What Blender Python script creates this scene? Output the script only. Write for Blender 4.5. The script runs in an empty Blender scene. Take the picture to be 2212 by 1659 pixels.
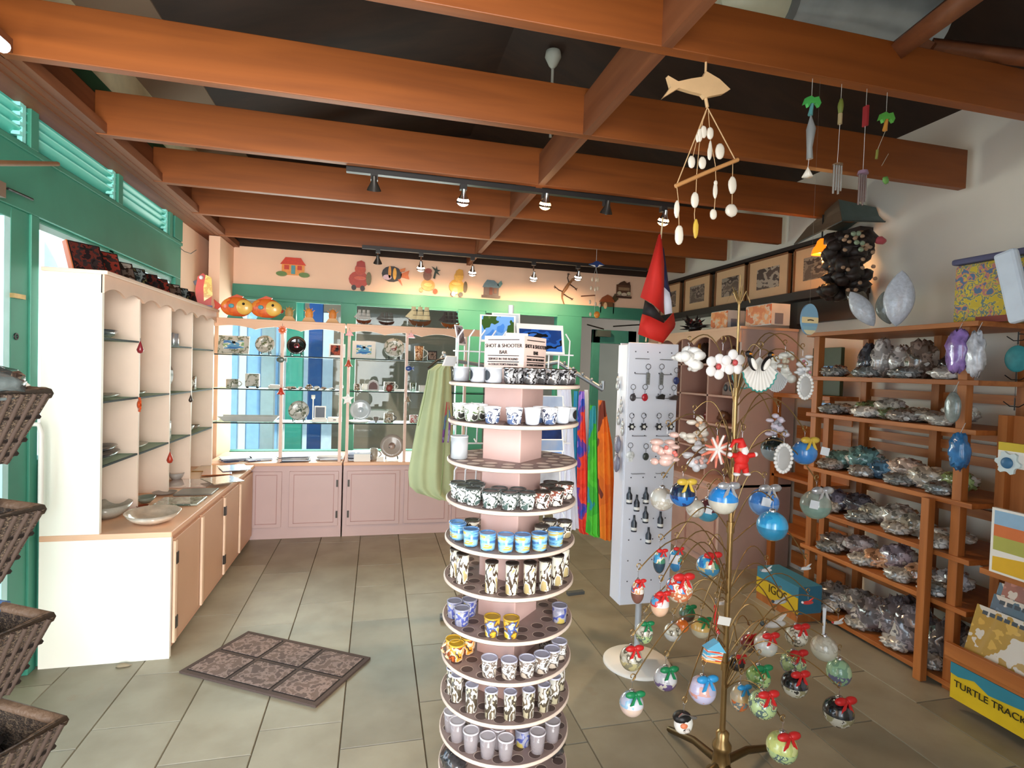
import bpy, math, random
from mathutils import Vector, Matrix
from math import sin, cos, pi, radians
random.seed(7)
sc = bpy.context.scene
COL = sc.collection

# ------------------------------------------------------------------ camera
YAW, PIT, ROL, F, EYE = -0.240013786, -0.0257939986, -0.0319803955, 1194.48, 1.5
R1 = Matrix(((cos(ROL), 0, sin(ROL)), (0, 1, 0), (-sin(ROL), 0, cos(ROL))))
R2 = Matrix(((1, 0, 0), (0, cos(PIT), -sin(PIT)), (0, sin(PIT), cos(PIT))))
R3 = Matrix(((cos(YAW), -sin(YAW), 0), (sin(YAW), cos(YAW), 0), (0, 0, 1)))
RC = R3 @ R2 @ R1
cd = bpy.data.cameras.new('camera'); cam = bpy.data.objects.new('camera', cd); COL.objects.link(cam)
cd.sensor_width = 36; cd.lens = F * 36 / 2212; cd.clip_start = 0.05; cd.clip_end = 200
rx, fw, up = RC.col[0], RC.col[1], RC.col[2]
cam.matrix_world = Matrix(((rx[0], up[0], -fw[0], 0), (rx[1], up[1], -fw[1], 0), (rx[2], up[2], -fw[2], EYE), (0, 0, 0, 1)))
sc.camera = cam

# ------------------------------------------------------------------ view + light
vs = sc.view_settings
sc.display_settings.display_device = 'sRGB'
vs.view_transform = 'Standard'; vs.look = 'None'; vs.exposure = 0.35; vs.gamma = 1; vs.use_curve_mapping = False
w = bpy.data.worlds.new('sky'); sc.world = w; w.use_nodes = True
bgn = w.node_tree.nodes['Background']; bgn.inputs[0].default_value = (0.74, 0.88, 1.0, 1); bgn.inputs[1].default_value = 2.6

def area(name, loc, rot, sx, sy, power, col, spread=180):
    l = bpy.data.lights.new(name, 'AREA'); l.shape = 'RECTANGLE'; l.size = sx; l.size_y = sy
    l.energy = power; l.color = col; l.spread = radians(spread)
    o = bpy.data.objects.new(name, l); o.location = loc; o.rotation_euler = rot; COL.objects.link(o); return o
# fill lamp added behind the camera for an unseen opening; daylight by the windows on the left and far walls
area('behind_camera_fill', (-.1, -1.28, 1.45), (radians(92), 0, radians(24)), 1.8, 2.3, 88, (1.0, 0.97, 0.92), 105)
area('door_daylight', (-1.9, 1.0, 1.3), (radians(90), 0, radians(-90)), 2.6, 2.2, 62, (0.84, 0.95, 1.0))
area('left_window_daylight', (-1.72, 3.95, 1.75), (radians(90), 0, radians(-90)), 1.6, 0.8, 30, (0.97, 0.98, 1.0))
area('far_window_daylight', (-0.3, 6.25, 1.4), (radians(90), 0, radians(180)), 2.2, 1.2, 100, (1.0, 0.95, 0.88))
sl = bpy.data.lights.new('sun', 'SUN'); sl.energy = 3.2; sl.angle = radians(1); sl.color = (1, 0.95, 0.86)
so = bpy.data.objects.new('sun', sl); so.rotation_euler = (radians(38), 0, radians(-38)); COL.objects.link(so)

# ------------------------------------------------------------------ pixel -> world
def ray(px, py):
    return RC @ Vector(((px - 1106) / F, 1, (829.5 - py) / F))
def P(px, py, x=None, y=None, z=None):
    d = ray(px, py)
    t = x / d[0] if x is not None else (y / d[1] if y is not None else (z - EYE) / d[2])
    return Vector((d[0] * t, d[1] * t, d[2] * t + EYE))
def proj(p):
    v = RC.transposed() @ (Vector(p) - Vector((0, 0, EYE)))
    return 1106 + F * v[0] / v[1], 829.5 - F * v[2] / v[1]

# ------------------------------------------------------------------ materials
def lin(c):
    c = c / 255.0
    return c / 12.92 if c <= 0.04045 else ((c + 0.055) / 1.055) ** 2.4
def C(r, g=None, b=None):
    if isinstance(r, (tuple, list)): r, g, b = r
    return (lin(r), lin(g), lin(b), 1)
MATS = {}
def nodes(m):
    m.use_nodes = True
    return m.node_tree.nodes, m.node_tree.links, m.node_tree.nodes['Principled BSDF']
def M(col, rough=0.6, metal=0.0, var=0.06, scale=12.0, bump=0.0, coat=0.0, emit=0.0, trans=0.0, alpha=1.0, ior=1.45):
    """painted / plain surface: colour varied slightly by noise"""
    key = (tuple(col), rough, metal, var, scale, bump, coat, emit, trans, alpha)
    if key in MATS: return MATS[key]
    m = bpy.data.materials.new('paint_%d' % len(MATS)); MATS[key] = m
    N, L, b = nodes(m); c = C(col)
    b.inputs['Roughness'].default_value = rough; b.inputs['Metallic'].default_value = metal
    b.inputs['Coat Weight'].default_value = coat; b.inputs['Transmission Weight'].default_value = trans
    b.inputs['Alpha'].default_value = alpha; b.inputs['IOR'].default_value = ior
    tc = N.new('ShaderNodeTexCoord'); nz = N.new('ShaderNodeTexNoise'); nz.inputs['Scale'].default_value = scale
    nz.inputs['Detail'].default_value = 4; L.new(tc.outputs['Object'], nz.inputs['Vector'])
    rp = N.new('ShaderNodeValToRGB'); L.new(nz.outputs['Fac'], rp.inputs[0])
    rp.color_ramp.elements[0].position = .3; rp.color_ramp.elements[1].position = .7
    rp.color_ramp.elements[0].color = tuple(v * (1 - var) for v in c[:3]) + (1,)
    rp.color_ramp.elements[1].color = tuple(min(1, v * (1 + var)) for v in c[:3]) + (1,)
    L.new(rp.outputs[0], b.inputs['Base Color'])
    if bump:
        bp = N.new('ShaderNodeBump'); bp.inputs['Strength'].default_value = bump; bp.inputs['Distance'].default_value = .01
        L.new(nz.outputs['Fac'], bp.inputs['Height']); L.new(bp.outputs[0], b.inputs['Normal'])
    if emit:
        b.inputs['Emission Color'].default_value = c; b.inputs['Emission Strength'].default_value = emit
    return m
def blotch(name, cols, scale=14, rough=0.35, coat=0.3, bump=0.0, kind='noise', metal=0.0, stretch=(1, 1, 1), seed=0.0, detail=3, alpha=1.0):
    """painted decoration of several flat colours in irregular patches"""
    key = ('b', name)
    if key in MATS: return MATS[key]
    m = bpy.data.materials.new(name); MATS[key] = m
    N, L, b = nodes(m)
    b.inputs['Roughness'].default_value = rough; b.inputs['Coat Weight'].default_value = coat; b.inputs['Metallic'].default_value = metal
    b.inputs['Alpha'].default_value = alpha
    tc = N.new('ShaderNodeTexCoord'); mp = N.new('ShaderNodeMapping'); mp.inputs['Scale'].default_value = stretch
    mp.inputs['Location'].default_value = (seed, seed * 1.7, seed * .6)
    L.new(tc.outputs['Object'], mp.inputs[0])
    rp = N.new('ShaderNodeValToRGB'); rp.color_ramp.interpolation = 'CONSTANT' if len(cols) > 2 else 'LINEAR'
    if kind == 'noise':
        nz = N.new('ShaderNodeTexNoise'); nz.inputs['Scale'].default_value = scale; nz.inputs['Detail'].default_value = detail
        L.new(mp.outputs[0], nz.inputs['Vector']); out = nz.outputs['Fac']; lo, hi = .34, .64
    elif kind == 'vor':
        nz = N.new('ShaderNodeTexVoronoi'); nz.inputs['Scale'].default_value = scale
        L.new(mp.outputs[0], nz.inputs['Vector']); sp = N.new('ShaderNodeSeparateColor'); L.new(nz.outputs['Color'], sp.inputs[0])
        out = sp.outputs[0]; lo, hi = 0, 1
    else:
        nz = N.new('ShaderNodeTexWave'); nz.inputs['Scale'].default_value = scale; nz.inputs['Distortion'].default_value = 2
        L.new(mp.outputs[0], nz.inputs['Vector']); out = nz.outputs['Fac']; lo, hi = 0, 1
    L.new(out, rp.inputs[0]); cr = rp.color_ramp
    n = len(cols)
    for i, c in enumerate(cols):
        pos = lo + (hi - lo) * i / (n if n > 2 else 1)
        if i == 0: pos = 0
        if i < 2: e = cr.elements[i]; e.position = min(pos, 1)
        else: e = cr.elements.new(pos)
        e.color = C(c)
    L.new(rp.outputs[0], b.inputs['Base Color'])
    if bump:
        bp = N.new('ShaderNodeBump'); bp.inputs['Strength'].default_value = bump; bp.inputs['Distance'].default_value = .01
        L.new(out, bp.inputs['Height']); L.new(bp.outputs[0], b.inputs['Normal'])
    return m
def wood(name, dark, light, scale=3, axis=1, rough=.55, bump=.1):
    key = ('w', name)
    if key in MATS: return MATS[key]
    m = bpy.data.materials.new(name); MATS[key] = m
    N, L, b = nodes(m); b.inputs['Roughness'].default_value = rough
    tc = N.new('ShaderNodeTexCoord'); mp = N.new('ShaderNodeMapping')
    s = [scale * 7] * 3; s[axis] = scale * .5; mp.inputs['Scale'].default_value = s
    L.new(tc.outputs['Object'], mp.inputs[0])
    nz = N.new('ShaderNodeTexNoise'); nz.inputs['Scale'].default_value = 1; nz.inputs['Detail'].default_value = 6; nz.inputs['Distortion'].default_value = .6
    L.new(mp.outputs[0], nz.inputs['Vector']); rp = N.new('ShaderNodeValToRGB'); L.new(nz.outputs['Fac'], rp.inputs[0])
    rp.color_ramp.elements[0].position = .3; rp.color_ramp.elements[1].position = .72
    rp.color_ramp.elements[0].color = C(dark); rp.color_ramp.elements[1].color = C(light)
    L.new(rp.outputs[0], b.inputs['Base Color'])
    bp = N.new('ShaderNodeBump'); bp.inputs['Strength'].default_value = bump; bp.inputs['Distance'].default_value = .005
    L.new(nz.outputs['Fac'], bp.inputs['Height']); L.new(bp.outputs[0], b.inputs['Normal'])
    return m
def glass(tint=(240, 248, 248), fres=.12, name='window_glass'):
    key = ('g', name)
    if key in MATS: return MATS[key]
    m = bpy.data.materials.new(name); MATS[key] = m; m.use_nodes = True
    N, L = m.node_tree.nodes, m.node_tree.links; N.clear()
    o = N.new('ShaderNodeOutputMaterial'); mx = N.new('ShaderNodeMixShader'); t = N.new('ShaderNodeBsdfTransparent'); g = N.new('ShaderNodeBsdfGlossy')
    t.inputs[0].default_value = C(tint); g.inputs['Roughness'].default_value = .03
    lw = N.new('ShaderNodeLayerWeight'); lw.inputs[0].default_value = fres + .2
    ml = N.new('ShaderNodeMath'); ml.operation = 'MULTIPLY_ADD'; ml.inputs[1].default_value = min(.6, fres * 4); ml.inputs[2].default_value = fres * .15
    L.new(lw.outputs['Fresnel'], ml.inputs[0])
    L.new(ml.outputs[0], mx.inputs[0]); L.new(t.outputs[0], mx.inputs[1]); L.new(g.outputs[0], mx.inputs[2]); L.new(mx.outputs[0], o.inputs[0])
    return m
def tiles_mat():
    m = bpy.data.materials.new('floor_slabs'); N, L, b = nodes(m)
    gm = N.new('ShaderNodeNewGeometry'); rp = N.new('ShaderNodeValToRGB'); L.new(gm.outputs['Random Per Island'], rp.inputs[0])
    cr = rp.color_ramp; cr.elements[0].color = C(130, 124, 108); cr.elements[1].color = C(154, 148, 130)
    e = cr.elements.new(.5); e.color = C(142, 135, 116)
    tc = N.new('ShaderNodeTexCoord'); nz = N.new('ShaderNodeTexNoise'); nz.inputs['Scale'].default_value = 4.5; nz.inputs['Detail'].default_value = 8
    L.new(tc.outputs['Object'], nz.inputs['Vector']); r2 = N.new('ShaderNodeValToRGB'); L.new(nz.outputs['Fac'], r2.inputs[0])
    r2.color_ramp.elements[0].position = .32; r2.color_ramp.elements[0].color = (.74, .70, .66, 1)
    r2.color_ramp.elements[1].position = .62; r2.color_ramp.elements[1].color = (1.05, 1.05, 1.05, 1)
    mx = N.new('ShaderNodeMix'); mx.data_type = 'RGBA'; mx.blend_type = 'MULTIPLY'; mx.inputs[0].default_value = .75
    L.new(rp.outputs[0], mx.inputs[6]); L.new(r2.outputs[0], mx.inputs[7])
    # worn patches rubbed down to a red-brown
    n3 = N.new('ShaderNodeTexNoise'); n3.inputs['Scale'].default_value = 1.3; n3.inputs['Detail'].default_value = 9; n3.inputs['Roughness'].default_value = .7
    L.new(tc.outputs['Object'], n3.inputs['Vector']); r3 = N.new('ShaderNodeValToRGB'); L.new(n3.outputs['Fac'], r3.inputs[0])
    r3.color_ramp.elements[0].position = .64; r3.color_ramp.elements[1].position = .74; r3.color_ramp.elements[1].color = (.6, .6, .6, 1)
    m2 = N.new('ShaderNodeMix'); m2.data_type = 'RGBA'; L.new(r3.outputs[0], m2.inputs[0]); L.new(mx.outputs[2], m2.inputs[6]); m2.inputs[7].default_value = C(140, 108, 84)
    L.new(m2.outputs[2], b.inputs['Base Color']); b.inputs['Roughness'].default_value = .42
    bp = N.new('ShaderNodeBump'); bp.inputs['Strength'].default_value = .15; bp.inputs['Distance'].default_value = .01
    L.new(nz.outputs['Fac'], bp.inputs['Height']); L.new(bp.outputs[0], b.inputs['Normal'])
    return m

# ------------------------------------------------------------------ mesh builder
class MB:
    def __init__(s): s.v = []; s.f = []; s.m = []; s.sm = []; s.T = Matrix.Identity(4)
    def add(s, vs_, fs, m=0, smooth=False):
        o = len(s.v); s.v += [s.T @ Vector(v) for v in vs_]
        for f in fs: s.f.append([i + o for i in f]); s.m.append(m); s.sm.append(smooth)
        return s
    def box(s, x0, x1, y0, y1, z0, z1, m=0):
        return s.add([(x0, y0, z0), (x1, y0, z0), (x1, y1, z0), (x0, y1, z0), (x0, y0, z1), (x1, y0, z1), (x1, y1, z1), (x0, y1, z1)],
                     [(3, 2, 1, 0), (4, 5, 6, 7), (0, 1, 5, 4), (1, 2, 6, 5), (2, 3, 7, 6), (3, 0, 4, 7)], m)
    def tube(s, pts, r, seg=8, m=0, caps=True):
        pts = [Vector(p) for p in pts]; n = len(pts); rs = r if isinstance(r, (list, tuple)) else [r] * n
        vs_, fs = [], []; prev = None
        for i, p in enumerate(pts):
            d = (pts[min(i + 1, n - 1)] - pts[max(i - 1, 0)])
            d = d.normalized() if d.length > 1e-9 else Vector((0, 0, 1))
            if prev is None:
                a = Vector((0, 0, 1)) if abs(d.z) < .9 else Vector((1, 0, 0)); u = d.cross(a).normalized()
            else: u = (prev - d * prev.dot(d)).normalized()
            prev = u; w_ = d.cross(u)
            for k in range(seg):
                an = 2 * pi * k / seg; vs_.append(p + (u * cos(an) + w_ * sin(an)) * rs[i])
        for i in range(n - 1):
            for k in range(seg):
                a, b = i * seg + k, i * seg + (k + 1) % seg; fs.append((a, b, b + seg, a + seg))
        s.add(vs_, fs, m, True)
        if caps:
            s.add(vs_[:seg], [tuple(range(seg))[::-1]], m); s.add(vs_[-seg:], [tuple(range(seg))], m)
        return s
    def lathe(s, prof, c=(0, 0, 0), seg=16, m=0, smooth=True):
        vs_, fs = [], []
        for r, z in prof:
            for k in range(seg):
                an = 2 * pi * k / seg; vs_.append((c[0] + r * cos(an), c[1] + r * sin(an), c[2] + z))
        for i in range(len(prof) - 1):
            for k in range(seg):
                a, b = i * seg + k, i * seg + (k + 1) % seg; fs.append((a, b, b + seg, a + seg))
        s.add(vs_, fs, m, smooth)
        if prof[0][0] > 1e-6: s.add(vs_[:seg], [tuple(range(seg))[::-1]], m)
        if prof[-1][0] > 1e-6: s.add(vs_[-seg:], [tuple(range(seg))], m)
        return s
    def ball(s, c=(0, 0, 0), r=(1, 1, 1), seg=16, ring=10, m=0, mf=None, noise=0.0, rnd=None):
        if not isinstance(r, (tuple, list)): r = (r, r, r)
        vs_, fs = [], []; rnd = rnd or random
        for i in range(ring + 1):
            th = pi * i / ring
            for k in range(seg):
                ph = 2 * pi * k / seg; q = 1 + (noise * rnd.uniform(-1, 1) if 0 < i < ring else 0)
                vs_.append((c[0] + r[0] * q * sin(th) * cos(ph), c[1] + r[1] * q * sin(th) * sin(ph), c[2] + r[2] * q * cos(th)))
        for i in range(ring):
            for k in range(seg):
                a, b = i * seg + k, i * seg + (k + 1) % seg
                f = (a, a + seg, b + seg, b)
                s.add([], [], 0); fs.append((f, mf(i / ring, k / seg) if mf else m))
        o = len(s.v); s.v += [s.T @ Vector(v) for v in vs_]
        for f, mm in fs: s.f.append([i + o for i in f]); s.m.append(mm); s.sm.append(True)
        return s
    def prism(s, poly, t0, t1, ax='y', m=0, org=(0, 0, 0), mside=None):
        """poly in 2d (a,b); ax: the thickness axis. y: (a->x,b->z); x: (a->y,b->z); z: (a->x,b->y)"""
        def mk(a, b, t):
            return {'y': (org[0] + a, org[1] + t, org[2] + b), 'x': (org[0] + t, org[1] + a, org[2] + b), 'z': (org[0] + a, org[1] + b, org[2] + t)}[ax]
        n = len(poly); ms = m if mside is None else mside
        area_ = sum(poly[i][0] * poly[(i + 1) % n][1] - poly[(i + 1) % n][0] * poly[i][1] for i in range(n))
        if area_ < 0: poly = poly[::-1]
        vs_ = [mk(a, b, t0) for a, b in poly] + [mk(a, b, t1) for a, b in poly]
        s.add(vs_, [tuple(range(n)), tuple(range(2 * n - 1, n - 1, -1))] if ax == 'y' else [tuple(range(n))[::-1], tuple(range(n, 2 * n))], m)
        s.add(vs_, [(i, i + n, (i + 1) % n + n, (i + 1) % n) for i in range(n)] if ax == 'y' else [(i, (i + 1) % n, (i + 1) % n + n, i + n) for i in range(n)], ms)
        return s
    def build(s, name, mats, parent=None, loc=None, bevel=0, world=False):
        """world=True: the verts are world coordinates, the object's origin goes to parent/loc"""
        me = bpy.data.meshes.new(name)
        off = Vector((0, 0, 0))
        if world and parent is None: off = Vector(loc or (0, 0, 0))
        q_ = parent if world else None
        while q_ is not None: off = off + Vector(q_.location); q_ = q_.parent
        me.from_pydata([v - off for v in s.v], [], s.f); me.validate()
        if not isinstance(mats, (list, tuple)): mats = [mats]
        for m in mats: me.materials.append(m)
        if len(me.polygons) == len(s.m):
            me.polygons.foreach_set('material_index', s.m); me.polygons.foreach_set('use_smooth', s.sm)
        o = bpy.data.objects.new(name, me); COL.objects.link(o)
        if parent is not None: o.parent = parent
        elif loc is not None: o.location = loc
        if bevel:
            b = o.modifiers.new('edge', 'BEVEL'); b.width = bevel; b.segments = 2; b.limit_method = 'ANGLE'
        return o
def at(loc, rz=0, rx=0, ry=0, s=1):
    sv = s if isinstance(s, (tuple, list)) else (s, s, s)
    return Matrix.Translation(loc) @ Matrix.Rotation(rz, 4, 'Z') @ Matrix.Rotation(rx, 4, 'X') @ Matrix.Rotation(ry, 4, 'Y') @ Matrix.Diagonal((sv[0], sv[1], sv[2], 1))
def tag(o, label, cat, group=None):
    o['label'] = label; o['category'] = cat
    if group: o['group'] = group
    return o
def thing(name, label, cat, loc=(0, 0, 0), rz=0, group=None, rx=0, ry=0):
    o = bpy.data.objects.new(name, None); COL.objects.link(o); o.empty_display_size = .05
    o.location = loc; o.rotation_euler = (rx, ry, rz); return tag(o, label, cat, group)
def struct(name, mb, mats, bevel=0):
    o = mb.build(name, mats, bevel=bevel); o['kind'] = 'structure'; return o
def copy_tree(o, parent=None):
    c = o.copy(); COL.objects.link(c); c.parent = parent
    for ch in list(o.children):
        if ch.parent == o: copy_tree(ch, c)
    return c
class Proto:
    """first use returns the source itself, later uses return copies of it and its parts"""
    def __init__(s, fn): s.fn = fn; s.src = None
    def put(s, loc, label, rz=0, group=None, scale=1, rx=0, ry=0):
        if s.src is None: s.src = s.fn(); o = s.src
        else: o = copy_tree(s.src)
        o.location = loc; o.rotation_euler = (rx, ry, rz); o.scale = (scale,) * 3 if not isinstance(scale, tuple) else scale
        o['label'] = label
        if group: o['group'] = group
        elif 'group' in o: del o['group']
        return o
def text(name, s, loc, rot, size, mat, parent=None, ext=.0008, align='CENTER', sx=1):
    cu = bpy.data.curves.new(name, 'FONT'); cu.body = s; cu.size = size; cu.extrude = ext; cu.align_x = align; cu.align_y = 'CENTER'
    cu.materials.append(mat); o = bpy.data.objects.new(name, cu); COL.objects.link(o)
    bpy.context.view_layer.update()
    me = bpy.data.meshes.new_from_object(o.evaluated_get(bpy.context.evaluated_depsgraph_get())); bpy.data.objects.remove(o); bpy.data.curves.remove(cu)
    me.name = name; o = bpy.data.objects.new(name, me); COL.objects.link(o)
    o.location = loc; o.rotation_euler = rot; o.scale = (sx, 1, 1)
    if parent is not None: o.parent = parent; o.location = Vector(loc) - Vector(parent.location)
    return o
ORD = ['first', 'second', 'third', 'fourth', 'fifth', 'sixth', 'seventh', 'eighth', 'ninth', 'tenth', 'eleventh', 'twelfth', 'thirteenth', 'fourteenth']
# ------------------------------------------------------------------ shared materials
CREAM = M((240, 202, 174), .8, var=.03, scale=3); CREAM_R = M((232, 224, 210), .85, var=.04, scale=2.5)
TEAL = M((60, 134, 112), .45, var=.06, scale=5); TEAL_LIT = M((88, 196, 176), .4, var=.05, scale=5); TEAL_D = M((48, 112, 92), .5, scale=5)  # lighter teal puts the louvers' lit look into the colour
BEAM = wood('beam_wood', (124, 64, 20), (152, 82, 30), 2.2, 0, .5, .12); BEAMY = wood('beam_wood_long', (112, 62, 34), (140, 84, 50), 2.2, 1, .55, .12)
DARKC = wood('roof_boards', (38, 24, 16), (56, 36, 24), 1.2, 0, .8, .1); GREYC = M((134, 112, 92), .8, scale=3)
WHITE = M((236, 232, 224), .5, var=.02, scale=4); PINK = M((200, 174, 172), .5, var=.03, scale=4); PEACH = M((232, 184, 150), .45, var=.04, scale=4)
CASEW = M((250, 246, 234), .5, var=.02, scale=3); BLACK = M((24, 22, 22), .4); DKMETAL = M((70, 66, 62), .35, .6); CHROME = M((210, 210, 214), .15, 1.0, var=.02)
GLASS = glass(fres=.06); SHELFG = glass((206, 222, 216), .04, 'shelf_glass'); GEDGE = M((18, 34, 32), .7)
BRASS = M((168, 138, 92), .28, .85, var=.12, scale=30); PINE = wood('pine', (150, 86, 36), (186, 116, 58), 3, 2, .5, .1)
PINEY = wood('pine_shelf', (150, 84, 34), (188, 116, 56), 3, 1, .5, .1)

# ------------------------------------------------------------------ floor of long slabs
XW0, XW1, YW, YN = -1.55, 3.25, 5.9, -1.3
gr = MB().box(XW0 - .3, XW1 + .2, YN - .4, YW + .3, -.08, -.006, 0)
cols = [(-1.73, -1.405, [2.2]), (-1.405, -1.08, [2.40, 3.2, 4.1]), (-1.08, -.755, [4.354, 3.53, 2.91, 2.51, 1.9]), (-.755, -.43, [4.16, 3.85, 3.35, 2.24, 1.5]),
        (-.43, -.105, [4.83, 3.605, 2.38, 1.6]), (-.105, .22, [4.235, 3.83, 3.31, 2.206, 1.45]), (.22, .545, [3.65, 2.966, 2.455, 1.8]),
        (.545, .87, [4.4, 3.5, 2.7, 2.06, 1.3]), (.87, 1.195, [4.9, 4.1, 3.2, 2.14, 1.5]), (1.195, 1.52, [4.5, 3.7, 2.6, 2.13, 1.4]), (1.52, 1.845, [4.8, 3.9, 3.1, 2.6, 1.7]),
        (1.845, 2.17, [4.2, 3.4, 2.7, 1.95, 1.2]), (2.17, 2.495, [4.6, 3.8, 2.9, 2.3, 1.6]), (2.495, 2.82, [4.4, 3.3, 2.02, 1.4]), (2.82, 3.35, [4.0, 3.0, 2.2])]
rnd = random.Random(3)
for x0, x1, js in cols:
    js = sorted(js); ys = [YN - .4]; y = js[0] - .9
    while y > YN: ys.append(y); y -= rnd.choice([.4, .65, .95])
    ys += js; y = js[-1] + .7
    while y < YW: ys.append(y); y += rnd.choice([.5, .8])
    ys = sorted(ys) + [YW + .3]; g = .0035
    for a, b in zip(ys, ys[1:]):
        if b - a > .02:
            gr.add([(x0 + g, a + g, 0), (x1 - g, a + g, 0), (x1 - g, b - g, 0), (x0 + g, b - g, 0), (x0 + g * .3, a + g * .3, -.006), (x1 - g * .3, a + g * .3, -.006), (x1 - g * .3, b - g * .3, -.006), (x0 + g * .3, b - g * .3, -.006)],
                   [(0, 1, 2, 3), (0, 4, 5, 1), (1, 5, 6, 2), (2, 6, 7, 3), (3, 7, 4, 0)], 1)
struct('floor', gr, [M((70, 58, 44), .9), tiles_mat()])

# ------------------------------------------------------------------ left wall: door, window, transom, louvers
lw = MB()
def wx(mb, x, y0, y1, z0, z1, t=.1, m=0): mb.box(x - t, x, y0, y1, z0, z1, m)
wx(lw, XW0, 4.97, YW, 0, 2.95)                       # plain cream end of the wall
wx(lw, XW0, YN, .2, 0, 2.95)
lw.box(-1.47, -1.38, 5.42, YW, 0, 2.6)                # corner pier
struct('wall_left', lw, CREAM)
tf = MB()
wx(tf, XW0, .2, 4.97, 2.14, 2.44, .1)                # transom panel
tf.box(XW0, XW0 + .012, .2, 4.97, 2.405, 2.43)
for y in (2.1, 3.0, 3.87, 4.72): tf.box(XW0 - .06, XW0 + .01, y - .03, y + .03, 2.43, 2.61)
tf.box(XW0 - .1, XW0 + .01, 4.80, 4.97, 2.44, 2.62)
wx(tf, XW0, 3.0, 3.06, 0, 2.14, .1)                 # jamb between door and window
wx(tf, XW0, 4.86, 4.97, 0, 2.14, .1)
wx(tf, XW0, 3.08, 4.86, 0, 1.0, .08)
tf.box(XW0 - .07, XW0 - .02, 3.06, 4.86, 2.125, 2.14)
tf.box(XW0 - .07, XW0 - .02, 3.80, 3.86, 1.0, 2.14)
struct('trim_1', tf, TEAL, .003)
wb = MB()
for a, b in ((3.08, 3.83), (3.83, 4.86)):
    wb.box(XW0 - .065, XW0 - .03, a, b, 2.095, 2.125); wb.box(XW0 - .065, XW0 - .03, b - .05, b - .02, 1.0, 2.1)
struct('trim_2', wb, M((190, 226, 226), .4))
o = struct('window_1', MB().box(XW0 - .05, XW0 - .045, 3.06, 4.86, 1.0, 2.12), GLASS)
tv = MB()
for a, b in ((.3, 1.2), (1.2, 2.07), (2.13, 2.97), (3.03, 3.84), (3.90, 4.69)):
    for k in range(4):
        z = 2.455 + k * .042
        tv.add([(XW0 - .006, a, z + .038), (XW0 - .006, b, z + .038), (XW0 - .06, b, z - .012), (XW0 - .06, a, z - .012), (XW0 - .002, a, z + .044), (XW0 - .002, b, z + .044), (XW0 - .056, b, z - .006), (XW0 - .056, a, z - .006)],
               [(0, 1, 2, 3), (7, 6, 5, 4), (0, 4, 5, 1), (1, 5, 6, 2), (2, 6, 7, 3), (3, 7, 4, 0)])
    for k in range(4): tv.box(XW0 - .03, XW0 + .004, b - .07, b - .045, 2.462 + k * .042, 2.478 + k * .042, 1)
    tv.box(XW0 - .02, XW0, b - .045, b - .02, 2.44, 2.62, 1)
struct('window_2', tv, [TEAL_LIT, M((150, 230, 220), .4)])
# door with tall glass light, folded back against the jamb
d = MB()
for a, b in ((2.0, 2.07), (2.87, 3.0)): d.box(XW0 - .06, XW0 - .01, a, b, .02, 2.14)
d.box(XW0 - .06, XW0 - .01, 2.07, 2.87, 2.09, 2.14); d.box(XW0 - .06, XW0 - .01, 2.07, 2.87, .02, .3)
door = struct('door_1', d, TEAL, .003)
o = MB().box(XW0 - .045, XW0 - .035, 2.07, 2.87, .3, 2.09).build('glass_pane', GLASS, door)
o = MB().box(XW0 - .03, XW0 - .012, 2.72, 2.76, .3, 2.09).box(XW0 - .03, XW0 - .012, 2.83, 2.87, .3, 2.09).build('glazing_bead', M((190, 236, 236), .4), door)
hz = [(XW0 + .05, 2.98, .80), (XW0 + .06, 2.86, .83), (XW0 + .06, 2.86, 1.17), (XW0 + .05, 2.98, 1.2), (XW0 - .01, 2.86, 1.2)]
o = MB().tube([(XW0 - .01, 2.97, .76), (XW0 + .05, 2.97, .76), (XW0 + .06, 2.97, .80), (XW0 + .06, 2.97, 1.14), (XW0 + .05, 2.97, 1.18), (XW0 - .01, 2.97, 1.18)], .011, 8).build('door_handle', WHITE, door)
o = MB().lathe([(.016, 0), (.016, .006), (.009, .006), (.009, .002)], seg=16).build('lock', BLACK, door)
o.location = (XW0 - .012, 2.91, 1.577); o.rotation_euler = (0, radians(90), 0)
o = MB().box(XW0 - .012, XW0 + .006, 2.87, 2.95, 1.745, 1.765).build('latch', BRASS, door)

# header board over the left wall and the upper wall strip
hb = MB(); hb.box(-1.57, -1.33, YN, YW, 2.605, 2.655)
for x in (-1.46, -1.42, -1.38): hb.box(x, x + .004, YN, YW, 2.600, 2.606)
hb.box(-1.43, -1.385, YN, YW, 2.655, 2.80)
struct('trim_3', hb, [BEAMY])
uw = MB(); uw.box(-1.60, -1.5, YN, YW, 2.66, 2.91, 2); uw.box(-1.60, -1.5, YN, YW, 2.91, 3.004, 0); uw.box(-1.6, -1.5, YN, YW, 3.004, 3.3, 1)
struct('wall_upper', uw, [M((44, 96, 66), .5), M((226, 214, 178), .7), DARKC])

# ------------------------------------------------------------------ roof
rf = MB()
def slope(x0, z0, x1, z1, m, y0=YN - .1, y1=YW + .5):
    rf.add([(x0, y0, z0), (x1, y0, z1), (x1, y1, z1), (x0, y1, z0), (x0, y0, z0 + .06), (x1, y0, z1 + .06), (x1, y1, z1 + .06), (x0, y1, z0 + .06)],
           [(3, 2, 1, 0), (4, 5, 6, 7), (0, 1, 5, 4), (1, 2, 6, 5), (2, 3, 7, 6), (3, 0, 4, 7)], m)
slope(-1.75, 3.165, -1.18, 3.336, 1); slope(-1.18, 3.345, .9, 3.97, 0); slope(.9, 3.97, 3.4, 3.03, 0)
for k in range(10):
    y = -.8 + k * .73
    pass
struct('ceiling', rf, [DARKC, GREYC])
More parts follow.
